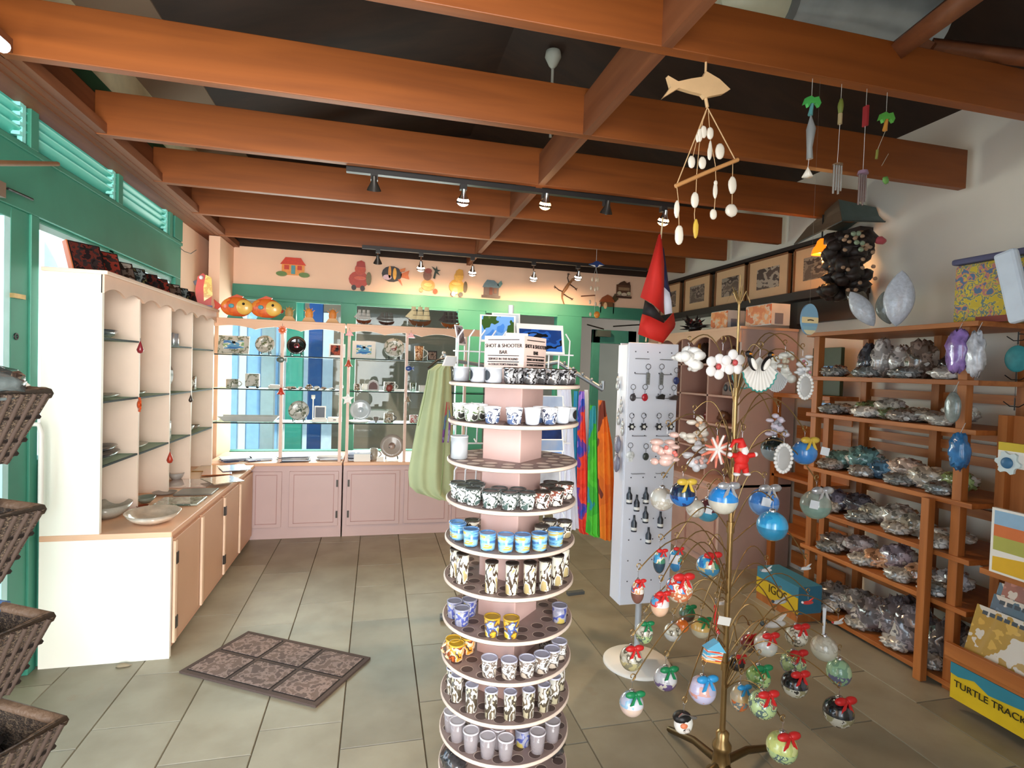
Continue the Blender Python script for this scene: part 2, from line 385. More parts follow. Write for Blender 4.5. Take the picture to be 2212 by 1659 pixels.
# ceiling beams across the room
for k, y in enumerate((.99, 1.72, 2.45, 3.18, 3.91, 4.64, 5.37)):
    b = MB(); b.box(-1.385, {1: 4.2}.get(k, 3.19), y, y + .045, 2.6, {1.72: 2.78, 2.45: 2.815}.get(y, 2.815))
    o = struct('ceiling_beam', b, BEAM, .003)
    tagl = None
blk = MB()
ys = (.99, 1.72, 2.45, 3.18, 3.91, 4.64, 5.37, YW)
for a, b_ in zip(ys, ys[1:]): blk.box(.90, .94, a + .045, b_, 2.6, 2.78)
struct('ceiling_blocking', blk, BEAMY)
# sloping struts near the right wall
st = MB(); st.tube([P(2160, -60, y=1.2), P(1925, 118, y=1.80)], .045, 4); st.tube([P(1985, 105, y=1.86), P(2150, 215, y=2.3)], .055, 4); st.tube([P(2010, 100, y=1.85), P(2260, 130, y=1.65)], .035, 4)
struct('ceiling_strut', st, BEAMY)

# ------------------------------------------------------------------ far wall
fwm = MB(); t = .12
def fy(x0, x1, z0, z1, m=0, y=YW, tt=.12): fwm.box(x0, x1, y, y + tt, z0, z1, m)
fy(-1.55, 3.3, 2.25, 2.62); fy(-1.55, 3.3, 2.62, 3.0, 1)
fwm.prism([(-1.55, 3.0), (3.3, 3.0), (3.3, 3.1), (.9, 3.98), (-1.55, 3.24)], YW, YW + .12, 'y', 1)
fy(3.05, 3.3, 0, 2.25)
struct('wall_far', fwm, [CREAM, DARKC])
ft = MB()
def tz(x0, x1, z0, z1, y=YW, d0=.03, d1=.08): ft.box(x0, x1, y - d0, y + d1, z0, z1)
tz(-1.55, 3.05, 2.12, 2.25); tz(-1.55, -1.40, 0, 2.12); tz(-.37, -.22, 0, 2.12); tz(.82, 1.12, 0, 2.12); tz(1.93, 2.22, 0, 2.12); tz(2.98, 3.05, 0, 2.12)
tz(-1.40, 1.93, 0, .62); ft.box(-1.08, -.80, YW + .01, YW + .06, 1.86, 2.12)
ft.box(-1.40, -.37, YW - .045, YW - .03, 2.10, 2.125); ft.box(-.22, .82, YW - .045, YW - .03, 2.10, 2.125); ft.box(1.12, 1.93, YW - .045, YW - .03, 2.10, 2.125)
struct('trim_4', ft, TEAL, .003)
for n, (a, b_) in enumerate(((-1.40, -.37), (-.22, .82), (1.12, 1.93))):
    o = struct('window_%d' % (n + 3), MB().box(a, b_, YW + .03, YW + .035, .62, 2.12), GLASS)
# far door, teal frame with a glass light, standing half open; its closer and arm
d = MB(); dx0, dx1, dy = 2.33, 2.86, YW - .10
d.box(dx0, dx0 + .09, dy, dy + .045, .02, 1.98); d.box(dx1 - .1, dx1, dy, dy + .045, .02, 1.98); d.box(dx0, dx1, dy, dy + .045, 1.83, 1.98); d.box(dx0, dx1, dy, dy + .045, .02, .28)
door = struct('door_2', d, M((62, 130, 116), .45), .003)
MB().box(dx0 + .09, dx1 - .1, dy + .015, dy + .02, .28, 1.83).build('glass_pane', GLASS, door)
MB().box(2.36, 2.52, dy - .06, dy, 1.90, 1.97).build('door_closer', M((70, 78, 74), .4), door)
MB().tube([(2.44, dy - .04, 1.985), (2.22, dy - .10, 2.02)], .008, 6).tube([(2.55, dy - .05, 2.02), (2.92, dy - .05, 2.06)], .008, 6).build('closer_arm', BLACK, door)
MB().tube([(2.80, dy, 1.15), (2.80, dy - .06, 1.15), (2.80, dy - .06, .95), (2.80, dy, .95)], .008, 6).build('door_handle', BLACK, door)

# ------------------------------------------------------------------ right wall
rw = MB(); rw.prism([(YN, 0), (YW + .1, 0), (YW + .1, 3.12), (YN, 3.12)], XW1, XW1 + .1, 'x')
struct('wall_right', rw, CREAM_R)
bk = MB(); bk.box(-1.6, -1.0, YN - .1, YN, 0, 3.2); bk.box(.95, 3.3, YN - .1, YN, 0, 3.2); bk.box(-1.6, 3.3, YN - .1, YN, 2.7, 3.98)  # unseen wall, its right part closed off to darken that side of the room
struct('wall_near', bk, CREAM_R)

# ------------------------------------------------------------------ outside
g = MB().box(-14, -1.65, -6, 16, -.12, -.03).box(-1.65, 14, YW + .2, 16, -.12, -.03).box(-1.65, 14, -8, YN - .42, -.12, -.03)
o = struct('ground', g, M((196, 190, 176), .8))
ext = MB(); ext.box(-.62, 6, 8.4, 8.6, 0, 3.2, 0); ext.box(-2.6, -.62, 8.4, 8.6, 2.25, 3.2, 0)
ext.box(-.75, 6, 6.1, 8.6, 3.05, 3.1, 0)  # unseen slab added overhead to shade the taupe wall
bw = struct('wall_exterior', ext, [M((128, 112, 98), .8, scale=2)])
struct('sun_block_roof', MB().box(-3.4, -1.66, -4, 7.6, 3.02, 3.1), M((180, 190, 190), .7))  # unseen roof added to keep sun patches off the shop floor
eb = MB(); eb.box(-4.8, -.4, 9.6, 9.8, 0, 4, 0)
for x in (-2.72, -2.12, -1.52): eb.box(x, x + .10, 9.54, 9.6, 0, 3.2, 1)
for x in (-2.62, -2.35, -2.02, -1.75): eb.box(x, x + .2, 9.56, 9.6, .1, 2.9, 2)
tag(eb.build('shuttered_building', [M((226, 240, 252), .6), WHITE, M((160, 204, 244), .5)], None), 'pale blue shuttered building seen through the far left window', 'building')
def post(x, y, wd, colr, lab, z=3.0):
    o = MB().box(x - wd / 2, x + wd / 2, y - .06, y + .06, -.03, z).build('porch_post', M(colr, .5), None); tag(o, lab, 'post')
p = P(636, 850, y=6.6); post(p.x, 6.6, .17, (70, 176, 168), 'teal porch post outside the far left window')
p = P(680, 850, y=7.4); post(p.x, 7.4, .16, (36, 84, 160), 'dark blue porch post outside the far left window')
p = P(579, 850, y=7.6); post(p.x, 7.6, .15, (236, 240, 244), 'white porch post outside the far left window')
p = P(486, 850, y=6.4); post(p.x, 6.4, .07, (60, 160, 150), 'narrow teal porch post at the edge of far window')
lb = MB(); lb.box(-5.2, -5.0, -3, 9.45, 0, 3.6, 0)
for k in range(26): lb.box(-5.0, -4.96, 8.3, 9.4, .9 + k * .05, .93 + k * .05, 1)
lb.box(-5.0, -4.94, 8.2, 8.3, .7, 2.3, 2); lb.box(-5.0, -4.94, 9.4, 9.5, .7, 2.3, 2); lb.box(-5.0, -4.9, -3, 9.45, 2.6, 2.72, 2)
for k in range(30): lb.box(-5.0, -4.96, 4.6, 7.6, .4 + k * .07, .43 + k * .07, 1)
tag(lb.build('louvred_building', [M((66, 132, 206), .6), M((120, 180, 232), .5), M((226, 234, 238), .5)]), 'bright blue louvred building across the walkway, seen through the left window', 'building')
# ------------------------------------------------------------------ display case along the left wall
XF, Y0, Y1 = -.975, 3.05, 4.955
dc = thing('display_case', 'tall cream display case with scalloped top rail along the left window wall', 'display case', (-1.25, 3.05, 0))
MB().prism([(-1.535, 0), (XF, 0), (XF, .612), (-1.287, .612), (-1.287, 1.895), (-1.535, 1.895)], Y0, Y0 + .022, 'y').build('side_panel', CASEW, dc, world=True, bevel=.004)
b = MB(); b.box(-1.535, XF + .004, Y0 - .004, Y1 + .01, .612, .640)
b.build('countertop', PEACH, dc, world=True, bevel=.004)
b = MB(); b.box(-1.52, XF - .02, Y0 + .022, Y1, .02, .61)
b.build('base_cabinet', M((222, 174, 146), .5, var=.03, scale=4), dc, world=True)
ys = [3.09, 3.54, 4.03, 4.47, 4.94]
for a, c in zip(ys, ys[1:]):
    dr = MB().box(XF - .02, XF - .002, a + .03, c - .012, .055, .585).build('door', M((210, 168, 138), .45, var=.03, scale=4), dc, world=True, bevel=.003)
    MB().box(XF - .002, XF + .010, a + .0, a + .028, .06, .58).build('door_moulding', M((240, 208, 180), .45), dr, world=True).location = (0, 0, 0)
for y in (3.12, 4.05):
    for z in (.16, .49):
        MB().box(XF, XF + .014, y - .022, y + .006, z - .03, z + .03).build('hinge', DKMETAL, dc, world=True)
b = MB(); b.box(-1.535, -1.525, Y0 + .02, Y1, .64, 1.895)
b.build('back_panel', M((246, 232, 208), .6, var=.01), dc, world=True)
for y in (3.49, 3.965, 4.39, 4.92):
    MB().box(-1.525, -1.287, y - .008, y + .008, .64, 1.88).build('divider', M((236, 214, 196), .5, var=.02), dc, world=True)
def scallop(a, b, n, z0, zt, amp):
    """lower edge of a scalloped rail, as (s, z) points between a and b, then back along the top"""
    pts = []
    N_ = n * 14
    for i in range(N_ + 1):
        u = i / N_; s_ = a + (b - a) * u; ph = (u * n) % 1
        pts.append((s_, z0 + amp * (abs(sin(pi * (u * n))) ** .8)))
    return pts + [(b, zt), (a, zt)]
MB().prism(scallop(Y0 + .0, Y1, 8, 1.805, 1.898, .03), -1.292, -1.278, 'x').build('scalloped_rail', M((226, 188, 164), .5, var=.03), dc, world=True)
MB().box(-1.535, -1.262, Y0 - .01, Y1 + .02, 1.893, 1.912).build('top_board', M((236, 206, 184), .5, var=.03), dc, world=True, bevel=.003)
for (a, c, z) in ((3.075, 3.48, 1.588), (3.975, 4.38, 1.583), (4.40, 4.91, 1.578), (3.075, 3.48, 1.278), (3.5, 3.955, 1.275), (3.975, 4.38, 1.27), (4.40, 4.91, 1.268), (3.075, 3.48, .963), (3.5, 3.955, .96), (3.975, 4.38, .958), (4.40, 4.91, .955)):
    MB().box(-1.52, -1.29, a, c, z - .004, z + .004).box(-1.294, -1.287, a, c, z - .005, z + .0045, 1).build('glass_shelf', [SHELFG, GEDGE], dc, world=True)

# ------------------------------------------------------------------ display case along the far wall (two units)
YF = 4.974
def far_case(name_label, x0, x1, posts, doors, loc):
    t_ = thing('display_case', name_label, 'display case', loc)
    MB().box(x0, x1, YF + .02, 5.6, .0, .625).build('base_cabinet', PINK, t_, world=True)
    MB().box(x0, x1, YF - .006, 5.6, .625, .652).build('countertop', PEACH, t_, world=True, bevel=.003)
    for a, c, hs in doors:
        d = MB(); d.box(a, c, YF + .002, YF + .022, .10, .575); dr = d.build('door', PINK, t_, world=True, bevel=.003)
        d = MB()
        for q in (a + .035, c - .04): d.box(q, q + .005, YF - .001, YF + .004, .13, .545)
        d.box(a + .035, c - .035, YF - .001, YF + .004, .545, .55); d.box(a + .035, c - .035, YF - .001, YF + .004, .13, .135)
        d.build('panel_groove', M((176, 138, 132), .6), dr, world=True).location = (0, 0, 0)
        if hs is not None:
            for z in (.20, .47): MB().box(hs - .008, hs + .008, YF - .006, YF + .004, z - .03, z + .03).build('hinge', DKMETAL, dr, world=True).location = (0, 0, 0)
    for q in posts: MB().box(q - .012, q + .012, YF + .015, YF + .05, .652, 1.80).build('post', M((228, 196, 180), .5), t_, world=True)
    MB().box(x0, x1, YF + .0, YF + .36, 1.832, 1.852).build('top_board', PEACH, t_, world=True, bevel=.003)
    n = max(2, round((x1 - x0) / .34))
    MB().prism(scallop(x0, x1, n, 1.765, 1.835, .028), YF + .002, YF + .016, 'y').build('scalloped_rail', PEACH, t_, world=True)
    for z in (1.552, 1.266, .983):
        MB().box(x0 + .02, x1 - .02, YF + .05, YF + .33, z - .004, z + .004).box(x0 + .02, x1 - .02, YF + .044, YF + .05, z - .005, z + .0045, 1).build('glass_shelf', [SHELFG, GEDGE], t_, world=True)
    return t_
fa = far_case('pink based display case with peach scalloped rail, before the bright far left window', -1.35, -.275, (-1.32, -.78, -.30),
              ((-1.0, -.76, None), (-.70, -.30, -.31)), (-.8, YF, 0))
fb = far_case('pink based display case with peach scalloped rail, behind the green dress', -.262, 1.02, (-.24, .253, .78),
              ((-.23, .22, -.215), (.26, .66, None), (.69, .99, None)), (.4, YF, 0))
for c_ in (fa, fb):
    for ch in c_.children:
        if ch.name.startswith('door'):
            for g_ in ch.children: pass

# ------------------------------------------------------------------ pink case on the right wall
XR = 2.70
rc = thing('display_case', 'dusky pink display case with scalloped rail against the right wall, below the framed photographs', 'display case', (2.95, 3.72, 0))
SH = M((196, 152, 136), .55, var=.03)
MB().prism([(XR - .12, 0), (3.22, 0), (3.22, 1.88), (XR + .02, 1.88), (XR + .02, .66), (XR - .12, .66)], 3.72, 3.745, 'y').build('side_panel', M((196, 168, 158), .55, var=.03), rc, world=True, bevel=.004)
MB().box(XR - .12, 3.22, 3.745, 5.0, .0, .64).build('base_cabinet', M((196, 158, 146), .55), rc, world=True)
MB().box(XR - .13, 3.22, 3.72, 5.0, .64, .66).build('countertop', SH, rc, world=True)
MB().box(3.2, 3.22, 3.745, 5.0, .66, 1.88).build('back_panel', M((168, 126, 108), .6), rc, world=True)
MB().box(XR, 3.22, 3.71, 5.0, 1.872, 1.892).build('top_board', PEACH, rc, world=True)
MB().prism(scallop(3.73, 5.0, 4, 1.77, 1.875, .06), XR + .004, XR + .02, 'x').build('scalloped_rail', PEACH, rc, world=True)
for y in (4.15, 4.58, 4.98): MB().box(XR + .02, 3.2, y - .01, y + .01, .66, 1.87).build('divider', SH, rc, world=True)
for z in (1.60, 1.34, 1.10, .88): MB().box(XR + .02, 3.2, 3.745, 4.98, z - .01, z + .006).build('shelf', SH, rc, world=True)
for y0, y1 in ((3.76, 4.14), (4.17, 4.57), (4.6, 4.97)): MB().box(XR - .135, XR - .12, y0, y1, .06, .60).build('door', M((186, 148, 136), .5), rc, world=True, bevel=.003)

# ------------------------------------------------------------------ rubber mat
c0, c1, c3 = P(387, 1450, z=.01), P(530, 1362, z=.01), P(682, 1525, z=.01)
u = (c3 - c0); v = (c1 - c0); LU, LV = u.length, v.length
mt = MB(); mt.box(0, LU, 0, LV, 0, .010, 0)
bw_ = .028
for i in range(3):
    for j in range(2):
        a0 = bw_ + i * (LU - bw_) / 3; a1 = (i + 1) * (LU - bw_) / 3; b0 = bw_ + j * (LV - bw_) / 2; b1 = (j + 1) * (LV - bw_) / 2
        mt.box(a0 - .006, a1 + .006, b0 - .006, b1 + .006, .010, .011, 2); mt.box(a0, a1, b0, b1, .011, .013, 1)
o = mt.build('door_mat', [M((84, 68, 62), .8, bump=.3, scale=60), blotch('mat_scroll', [(116, 96, 88), (148, 126, 118), (104, 86, 80)], 26, .8, 0, .5), M((34, 28, 26), .8)])
o.location = (c0.x, c0.y, .001); o.rotation_euler = (0, 0, math.atan2(u.y, u.x)); tag(o, 'dark brown rubber door mat with six scrollwork panels lying on the stone floor', 'mat')
# small stone chip on the floor
p = P(265, 1440, z=.0)
o = MB().ball((0, 0, .006), (.035, .016, .008), 10, 6, noise=.25).build('wooden_wedge', M((150, 136, 112), .7)); o.location = p; tag(o, 'small pale wooden wedge on the floor at the foot of the cream case', 'door wedge')
o = MB().box(0, .12, 0, .035, 0, .02).build('floor_strip', M((84, 88, 88), .6)); p = P(1228, 1288, z=0); o.location = (p.x, p.y, .001); o.rotation_euler = (0, 0, .1); tag(o, 'short grey strip lying on the floor behind the mug tower', 'strip')
# ------------------------------------------------------------------ crockery builders (origin at the bottom centre)
PALM = blotch('palm_print', [(232, 230, 222), (238, 236, 230), (70, 84, 66), (236, 234, 226), (46, 54, 48)], 26, .3, .4)
GREYPALM = blotch('grey_palm_print', [(176, 176, 168), (164, 166, 158), (96, 104, 84), (184, 184, 176)], 16, .35, .3)
def mug_mesh(h=.09, r=.04, taper=.0, wall=.004):
    m_ = MB(); m_.lathe([(r - taper - .004, 0), (r - taper, .003), (r, h), (r - wall, h), (r - taper - wall, .008), (0.0001, .008)], seg=20)
    return m_
def handle_mesh(h, r, k=.6, th=.005):
    m_ = MB(); n = 9
    m_.tube([(r - .003 + sin(pi * i / (n - 1)) * h * k * .55, 0, h * (.82 - .64 * i / (n - 1))) for i in range(n)], th, 6)
    return m_
def mk_mug(name, mats, h=.09, r=.04, taper=0, cat='mug'):
    def f():
        t_ = thing(name, '', cat); mug_mesh(h, r, taper).build('body', mats[0], t_); handle_mesh(h, r).build('handle', mats[1] if len(mats) > 1 else mats[0], t_); return t_
    return Proto(f)
def plate_obj(name, r, mats, stand=True, oct_=False):
    def f():
        t_ = thing(name, '', 'plate'); m_ = MB(); m_.T = at((0, 0, r + .012), 0, radians(78))
        m_.lathe([(.0001, .004), (r * .62, .004), (r * .7, .008), (r, .018), (r, .022), (r * .7, .012), (.0001, .009)], seg=8 if oct_ else 28, smooth=not oct_)
        m_.build('dish', mats[0], t_)
        m2 = MB(); m2.T = at((0, 0, r + .012), 0, radians(78)); m2.lathe([(.0001, .0095), (r * .6, .0095), (r * .6, .0100), (.0001, .0105)], seg=24); m2.build('painted_centre', mats[1], t_)
        if stand:
            s_ = MB()
            for sx in (-1, 1): s_.tube([(sx * r * .5, -.045, .03), (sx * r * .5, -.045, .006), (sx * r * .5, .05, .006), (sx * r * .4, .045, r * .9)], .004, 5)
            s_.build('easel', BLACK, t_)
        return t_
    return Proto(f)
def frame_obj(name, w_, h_, fw_, mats, cat='picture frame', lean=12):
    def f():
        t_ = thing(name, '', cat); m_ = MB(); m_.T = at((0, 0, .003), 0, radians(-lean))
        m_.box(-w_ / 2, w_ / 2, -.006, .006, 0, fw_); m_.box(-w_ / 2, w_ / 2, -.006, .006, h_ - fw_, h_); m_.box(-w_ / 2, -w_ / 2 + fw_, -.006, .006, fw_, h_ - fw_); m_.box(w_ / 2 - fw_, w_ / 2, -.006, .006, fw_, h_ - fw_)
        m_.build('frame', mats[0], t_)
        m_ = MB(); m_.T = at((0, 0, .003), 0, radians(-lean)); m_.box(-w_ / 2 + fw_ * .9, w_ / 2 - fw_ * .9, -.003, .003, fw_ * .9, h_ - fw_ * .9); m_.build('picture', mats[1], t_)
        m_ = MB(); m_.add([(-.012, .004, h_ * .7), (.012, .004, h_ * .7), (.012, h_ * .34 + .02, .0), (-.012, h_ * .34 + .02, .0), (-.012, .008, h_ * .7), (.012, .008, h_ * .7), (.012, h_ * .34 + .024, 0), (-.012, h_ * .34 + .024, 0)],
                          [(0, 1, 2, 3), (7, 6, 5, 4), (0, 4, 5, 1), (1, 5, 6, 2), (2, 6, 7, 3), (3, 7, 4, 0)]); m_.build('stand', BLACK, t_)
        return t_
    return Proto(f)
SEA = blotch('sea_picture', [(60, 110, 170), (90, 150, 190), (206, 214, 206), (120, 160, 110)], 9, .2, .5, stretch=(1, 1, 3))
GFR = M((196, 196, 188), .4)
S1, S2, S3, SC = 1.557, 1.271, .988, .653    # tops of the far shelves and the counter
def fpos(px, z, y=5.10):
    q = P(px, 800, y=y); return (q.x, y, z)

frame_obj('framed_picture', .24, .155, .04, (GREYPALM, SEA)).put(fpos(503, S1), 'pale grey frame with palm around a sea picture, left end of top shelf')
plate_obj('plate', .077, (GREYPALM, blotch('palm_centre', [(200, 204, 196), (206, 208, 200), (70, 92, 56)], 22))).put(fpos(572, S1), 'pale round plate with a single palm tree standing on a black easel')
plate_obj('plate', .079, (M((22, 20, 22), .12, coat=.8), blotch('flower_centre', [(30, 24, 26), (120, 34, 50), (176, 70, 84), (26, 24, 24), (190, 170, 160)], 14, .2, .6))).put(fpos(640, S1), 'glossy black round plate painted with crimson flowers')
frame_obj('framed_picture', .135, .12, .012, (M((222, 222, 216), .3), blotch('dark_flower', [(36, 26, 24), (110, 40, 26), (160, 70, 40), (40, 30, 28)], 22))).put(fpos(727, S1), 'small square silver frame with dark red flower picture on the top glass shelf')
t_ = thing('name_tag_box', 'flat white label box before the dark red flower picture on the top glass shelf', 'box', fpos(726, S1, 5.04)); MB().box(-.045, .045, -.012, .012, 0, .02).build('box_body', WHITE, t_)
MG = mk_mug('mug', (GREYPALM, M((186, 186, 178), .4)), .075, .05); MG.put(fpos(503, S2), 'wide grey mug with palm print on the second glass shelf, far left window', rz=0)
t_ = thing('desk_clock', 'square grey desk clock with palm print on little feet beside the wide grey mug', 'clock', fpos(546, S2)); MB().box(-.055, .055, -.02, .02, .015, .125).build('clock_body', GREYPALM, t_, bevel=.006)
MB().lathe([(.0001, -.023), (.034, -.023), (.034, -.02)], seg=24).build('dial', M((206, 206, 200), .3), t_).matrix_local = at((0, 0, .07), 0, radians(90)) @ at((0, 0, 0))
for sx in (-.04, .04): MB().ball((sx, 0, .009), (.012, .012, .009), 10, 6).build('foot', BLACK, t_)
o = MB().box(-.05, .05, -.03, .03, 0, .025).box(-.04, .04, -.025, .025, .025, .035).build('trinket_box', GFR); o.location = fpos(595, S2); tag(o, 'low pale trinket box on the second glass shelf beside the window post', 'box')
FIG = [blotch('fig_a', [(210, 200, 190), (60, 50, 44), (180, 150, 120)], 60), blotch('fig_b', [(226, 224, 218), (230, 228, 222), (70, 80, 90)], 50), blotch('fig_c', [(150, 100, 70), (206, 190, 170), (60, 40, 36)], 60)]
def lump(name, mat, s, n=.25, seed=1, seg=14, ring=9):
    return Proto(lambda: tag(MB().ball((0, 0, s[2]), s, seg, ring, noise=n, rnd=random.Random(seed)).build(name, mat), '', name.replace('_', ' ')))
for k, (px, s, mi, lab) in enumerate(((630, (.045, .02, .012), 2, 'low brown dome shaped trinket on the second glass shelf'), (650, (.02, .015, .012), 1, 'tiny white trinket beside the low brown dome'),
        (668, (.03, .018, .022), 0, 'small black and white figurine on the second glass shelf'), (685, (.026, .018, .016), 1, 'rounded white figurine just right of the black and white one'), (700, (.024, .016, .013), 2, 'small tan figurine on the second glass shelf'),
        (718, (.032, .018, .01), 1, 'flat white trinket near the right end of the second glass shelf'), (738, (.018, .015, .03), 0, 'upright speckled figurine at the right end of the second glass shelf'))):
    o = MB().ball((0, 0, s[2]), s, 12, 8, noise=.3, rnd=random.Random(k)).build('figurine', FIG[mi]); o.location = fpos(px, S2, 5.08); tag(o, lab, 'figurine', None)
# serving tray, plate, photo boxes on shelf three
m_ = MB(); m_.add([(-.19, -.05, 0), (.19, -.05, 0), (.19, .05, 0), (-.19, .05, 0), (-.235, -.08, .045), (.235, -.08, .045), (.235, .08, .045), (-.235, .08, .045)], [(3, 2, 1, 0), (0, 1, 5, 4), (1, 2, 6, 5), (2, 3, 7, 6), (3, 0, 4, 7)])
o = m_.build('serving_tray', M((190, 196, 196), .25, coat=.4)); o.location = fpos(542, S3, 5.12); sm = o.modifiers.new('solid', 'SOLIDIFY'); sm.thickness = .004; tag(o, 'long grey serving tray with flared sides on the third glass shelf', 'tray')
plate_obj('plate', .085, (GREYPALM, blotch('palm_centre2', [(196, 200, 190), (202, 206, 198), (60, 76, 60), (204, 206, 200)], 20))).put(fpos(648, S3), 'grey plate with dark palms above the hanging red bell, third glass shelf')
t_ = thing('photo_box', 'white box with a dark square picture standing on it, third glass shelf', 'keepsake box', fpos(693, S3)); MB().box(-.06, .06, -.03, .03, 0, .03).build('box_body', WHITE, t_, bevel=.002)
MB().box(-.045, .05, -.006, .006, .03, .14).build('picture_frame', WHITE, t_); MB().box(-.036, .041, -.009, -.005, .04, .13).build('picture', M((40, 50, 66), .3), t_)
t_ = thing('keepsake_box', 'plain white keepsake box with small dark clasp at the right end of third glass shelf', 'keepsake box', fpos(726, S3)); MB().box(-.058, .058, -.03, .03, 0, .045).build('box_body', WHITE, t_, bevel=.002); MB().box(-.012, .012, -.034, -.03, .018, .028).build('clasp', DKMETAL, t_)
t_ = thing('candle_holder', 'thin white candle holder stem behind the white boxes on third shelf', 'candle holder', fpos(678, S3, 5.2)); MB().lathe([(.03, 0), (.03, .006), (.005, .01), (.005, .19), (.016, .2), (.016, .23), (.0001, .23)], seg=12).build('stem', WHITE, t_)
# magazines and leaflets on the far counter
rnd = random.Random(5)
PAPER = [M((226, 232, 240), .4), M((170, 184, 206), .4), M((236, 236, 232), .4), M((150, 150, 156), .4), blotch('mag_blue', [(220, 230, 240), (90, 120, 170), (236, 240, 244)], 9), M((60, 64, 78), .4)]
def mags(px, z, y, n, w_, d_, lab, grp, rz0=0):
    q = P(px, 900, y=y)
    for k in range(n):
        o = MB().box(-w_ / 2, w_ / 2, -d_ / 2, d_ / 2, 0, .005).build('magazine', rnd.choice(PAPER)); o.location = (q.x + rnd.uniform(-.012, .012), y + rnd.uniform(-.01, .01), z + .0054 * k); o.rotation_euler = (0, 0, rz0 + rnd.uniform(-.25, .25))
        tag(o, lab, 'magazine', grp)
mags(512, SC, 5.12, 5, .22, .16, 'thin magazine in the leftmost loose pile on the far pink case counter', 'magazines in the leftmost pile on the far counter', .5)
mags(560, SC, 5.13, 4, .2, .15, 'thin magazine in the small pile before the pale blue window', 'magazines in the small pile before the pale blue window', .3)
mags(636, SC, 5.10, 8, .25, .17, 'thin magazine in the wide pile below the dark palm plate', 'magazines in the wide pile below the palm plate', .1)
mags(715, SC, 5.14, 9, .2, .14, 'thin magazine in the stack below the white keepsake boxes', 'magazines in the stack below the keepsake boxes')
mags(779, SC + .0, 5.10, 14, .19, .14, 'thin magazine in the tall stack beside the striped mug', 'magazines in the tall stack beside the striped mug')
o = MB().box(-.07, .07, -.004, .004, 0, .065).build('price_card', WHITE); o.location = fpos(787, SC, 5.0); tag(o, 'white card propped before the tall magazine stack', 'card')
# second unit
frame_obj('framed_picture', .2, .155, .035, (M((206, 206, 200), .4), SEA)).put(fpos(785, S1), 'pale grey frame around a blue sea picture, right of the red tipped post')
plate_obj('plate', .09, (GREYPALM, blotch('hib_centre', [(190, 190, 184), (110, 50, 40), (180, 180, 176), (90, 96, 84)], 12)), oct_=False).put(fpos(850, S1), 'grey plate with a brown flower on a black easel, between the two posts')
TANMUG = blotch('tan_mug', [(196, 150, 104), (150, 96, 60), (214, 180, 140), (120, 80, 50)], 26)
mk_mug('tankard', (TANMUG, M((196, 190, 180), .4)), .13, .042, .004, 'mug').put(fpos(904, S1), 'tall tan tankard with a pale handle on the top glass shelf')
frame_obj('framed_picture', .088, .09, .01, (BLACK, blotch('bronze_pic', [(96, 76, 62), (130, 110, 96), (70, 56, 50)], 30))).put(fpos(933, S1), 'small black framed bronze picture beside the tall tan tankard')
t_ = thing('figurine', 'pale seated figurine at the right end of the top glass shelf', 'figurine', fpos(958, S1)); MB().ball((0, 0, .03), (.035, .025, .03), 12, 8, noise=.2, rnd=random.Random(9)).ball((0, 0, .075), (.018, .018, .02), 10, 7).build('body', FIG[1], t_)
mk_mug('mug', (FIG[0], WHITE), .06, .026).put(fpos(772, S2), 'small speckled mug left of the white cup, second shelf'); mk_mug('mug', (WHITE,), .06, .028).put(fpos(790, S2, 5.16), 'small plain white cup on the second shelf beside the dark arch')
t_ = thing('arch_ornament', 'dark arch shaped ornament on a white base, second glass shelf', 'ornament', fpos(807, S2)); MB().prism([(-.05, 0), (.05, 0), (.05, .05), (.035, .085), (0, .1), (-.035, .085), (-.05, .05)], -.02, .02, 'y').build('arch', M((176, 170, 166), .5), t_)
MB().prism([(-.038, .015), (.038, .015), (.038, .045), (.025, .07), (0, .082), (-.025, .07), (-.038, .045)], -.024, -.019, 'y').build('inset', M((84, 46, 40), .5), t_)
mk_mug('mug', (blotch('text_mug', [(190, 186, 176), (190, 186, 176), (70, 60, 54)], 34, stretch=(1, 1, 3)), M((180, 176, 166), .4)), .085, .05).put(fpos(842, S2), 'grey mug with dark lettering and a big handle, second glass shelf')
o = MB().ball((0, 0, .03), (.03, .02, .03), 12, 8, noise=.2).build('figurine', M((130, 60, 50), .4)); o.location = fpos(842, S2, 5.04); tag(o, 'dark red heart shaped figurine standing before the lettered mug', 'figurine')
o = MB().box(-.055, .055, -.02, .02, 0, .02).build('trinket_box', WHITE); o.location = fpos(866, S2, 5.06); tag(o, 'flat bright white box right of the lettered mug', 'box')
def mk_glass(name='drinking_glass', h=.08, r=.028):
    return Proto(lambda: tag(mug_mesh(h, r, .004, .002).build(name, glass((222, 230, 226), .5, 'tumbler_glass')), '', 'glass'))
mk_glass().put(fpos(893, S2), 'clear tumbler on the second glass shelf right of the tan post')
mk_mug('mug', (WHITE,), .06, .035).put(fpos(914, S2), 'white cup beside the clear tumbler on the second glass shelf')
plate_obj('plate', .092, (M((178, 186, 190), .2, coat=.6), M((168, 178, 184), .2, coat=.6)), stand=False).put(fpos(781, S3, 5.16), 'large frosted glass plate standing on the third glass shelf')
o = MB().lathe([(.0001, 0), (.07, 0), (.1, .012), (.1, .016), (.07, .006), (.0001, .006)], seg=28).build('plate', M((206, 206, 204), .3)); o.location = fpos(778, S3, 5.10); tag(o, 'flat white plate lying below the frosted glass plate', 'plate')
o = mug_mesh(.05, .028, .01).build('bowl', M((120, 110, 100), .4)); o.location = fpos(815, S3); tag(o, 'small brown footed bowl on the third glass shelf', 'bowl')
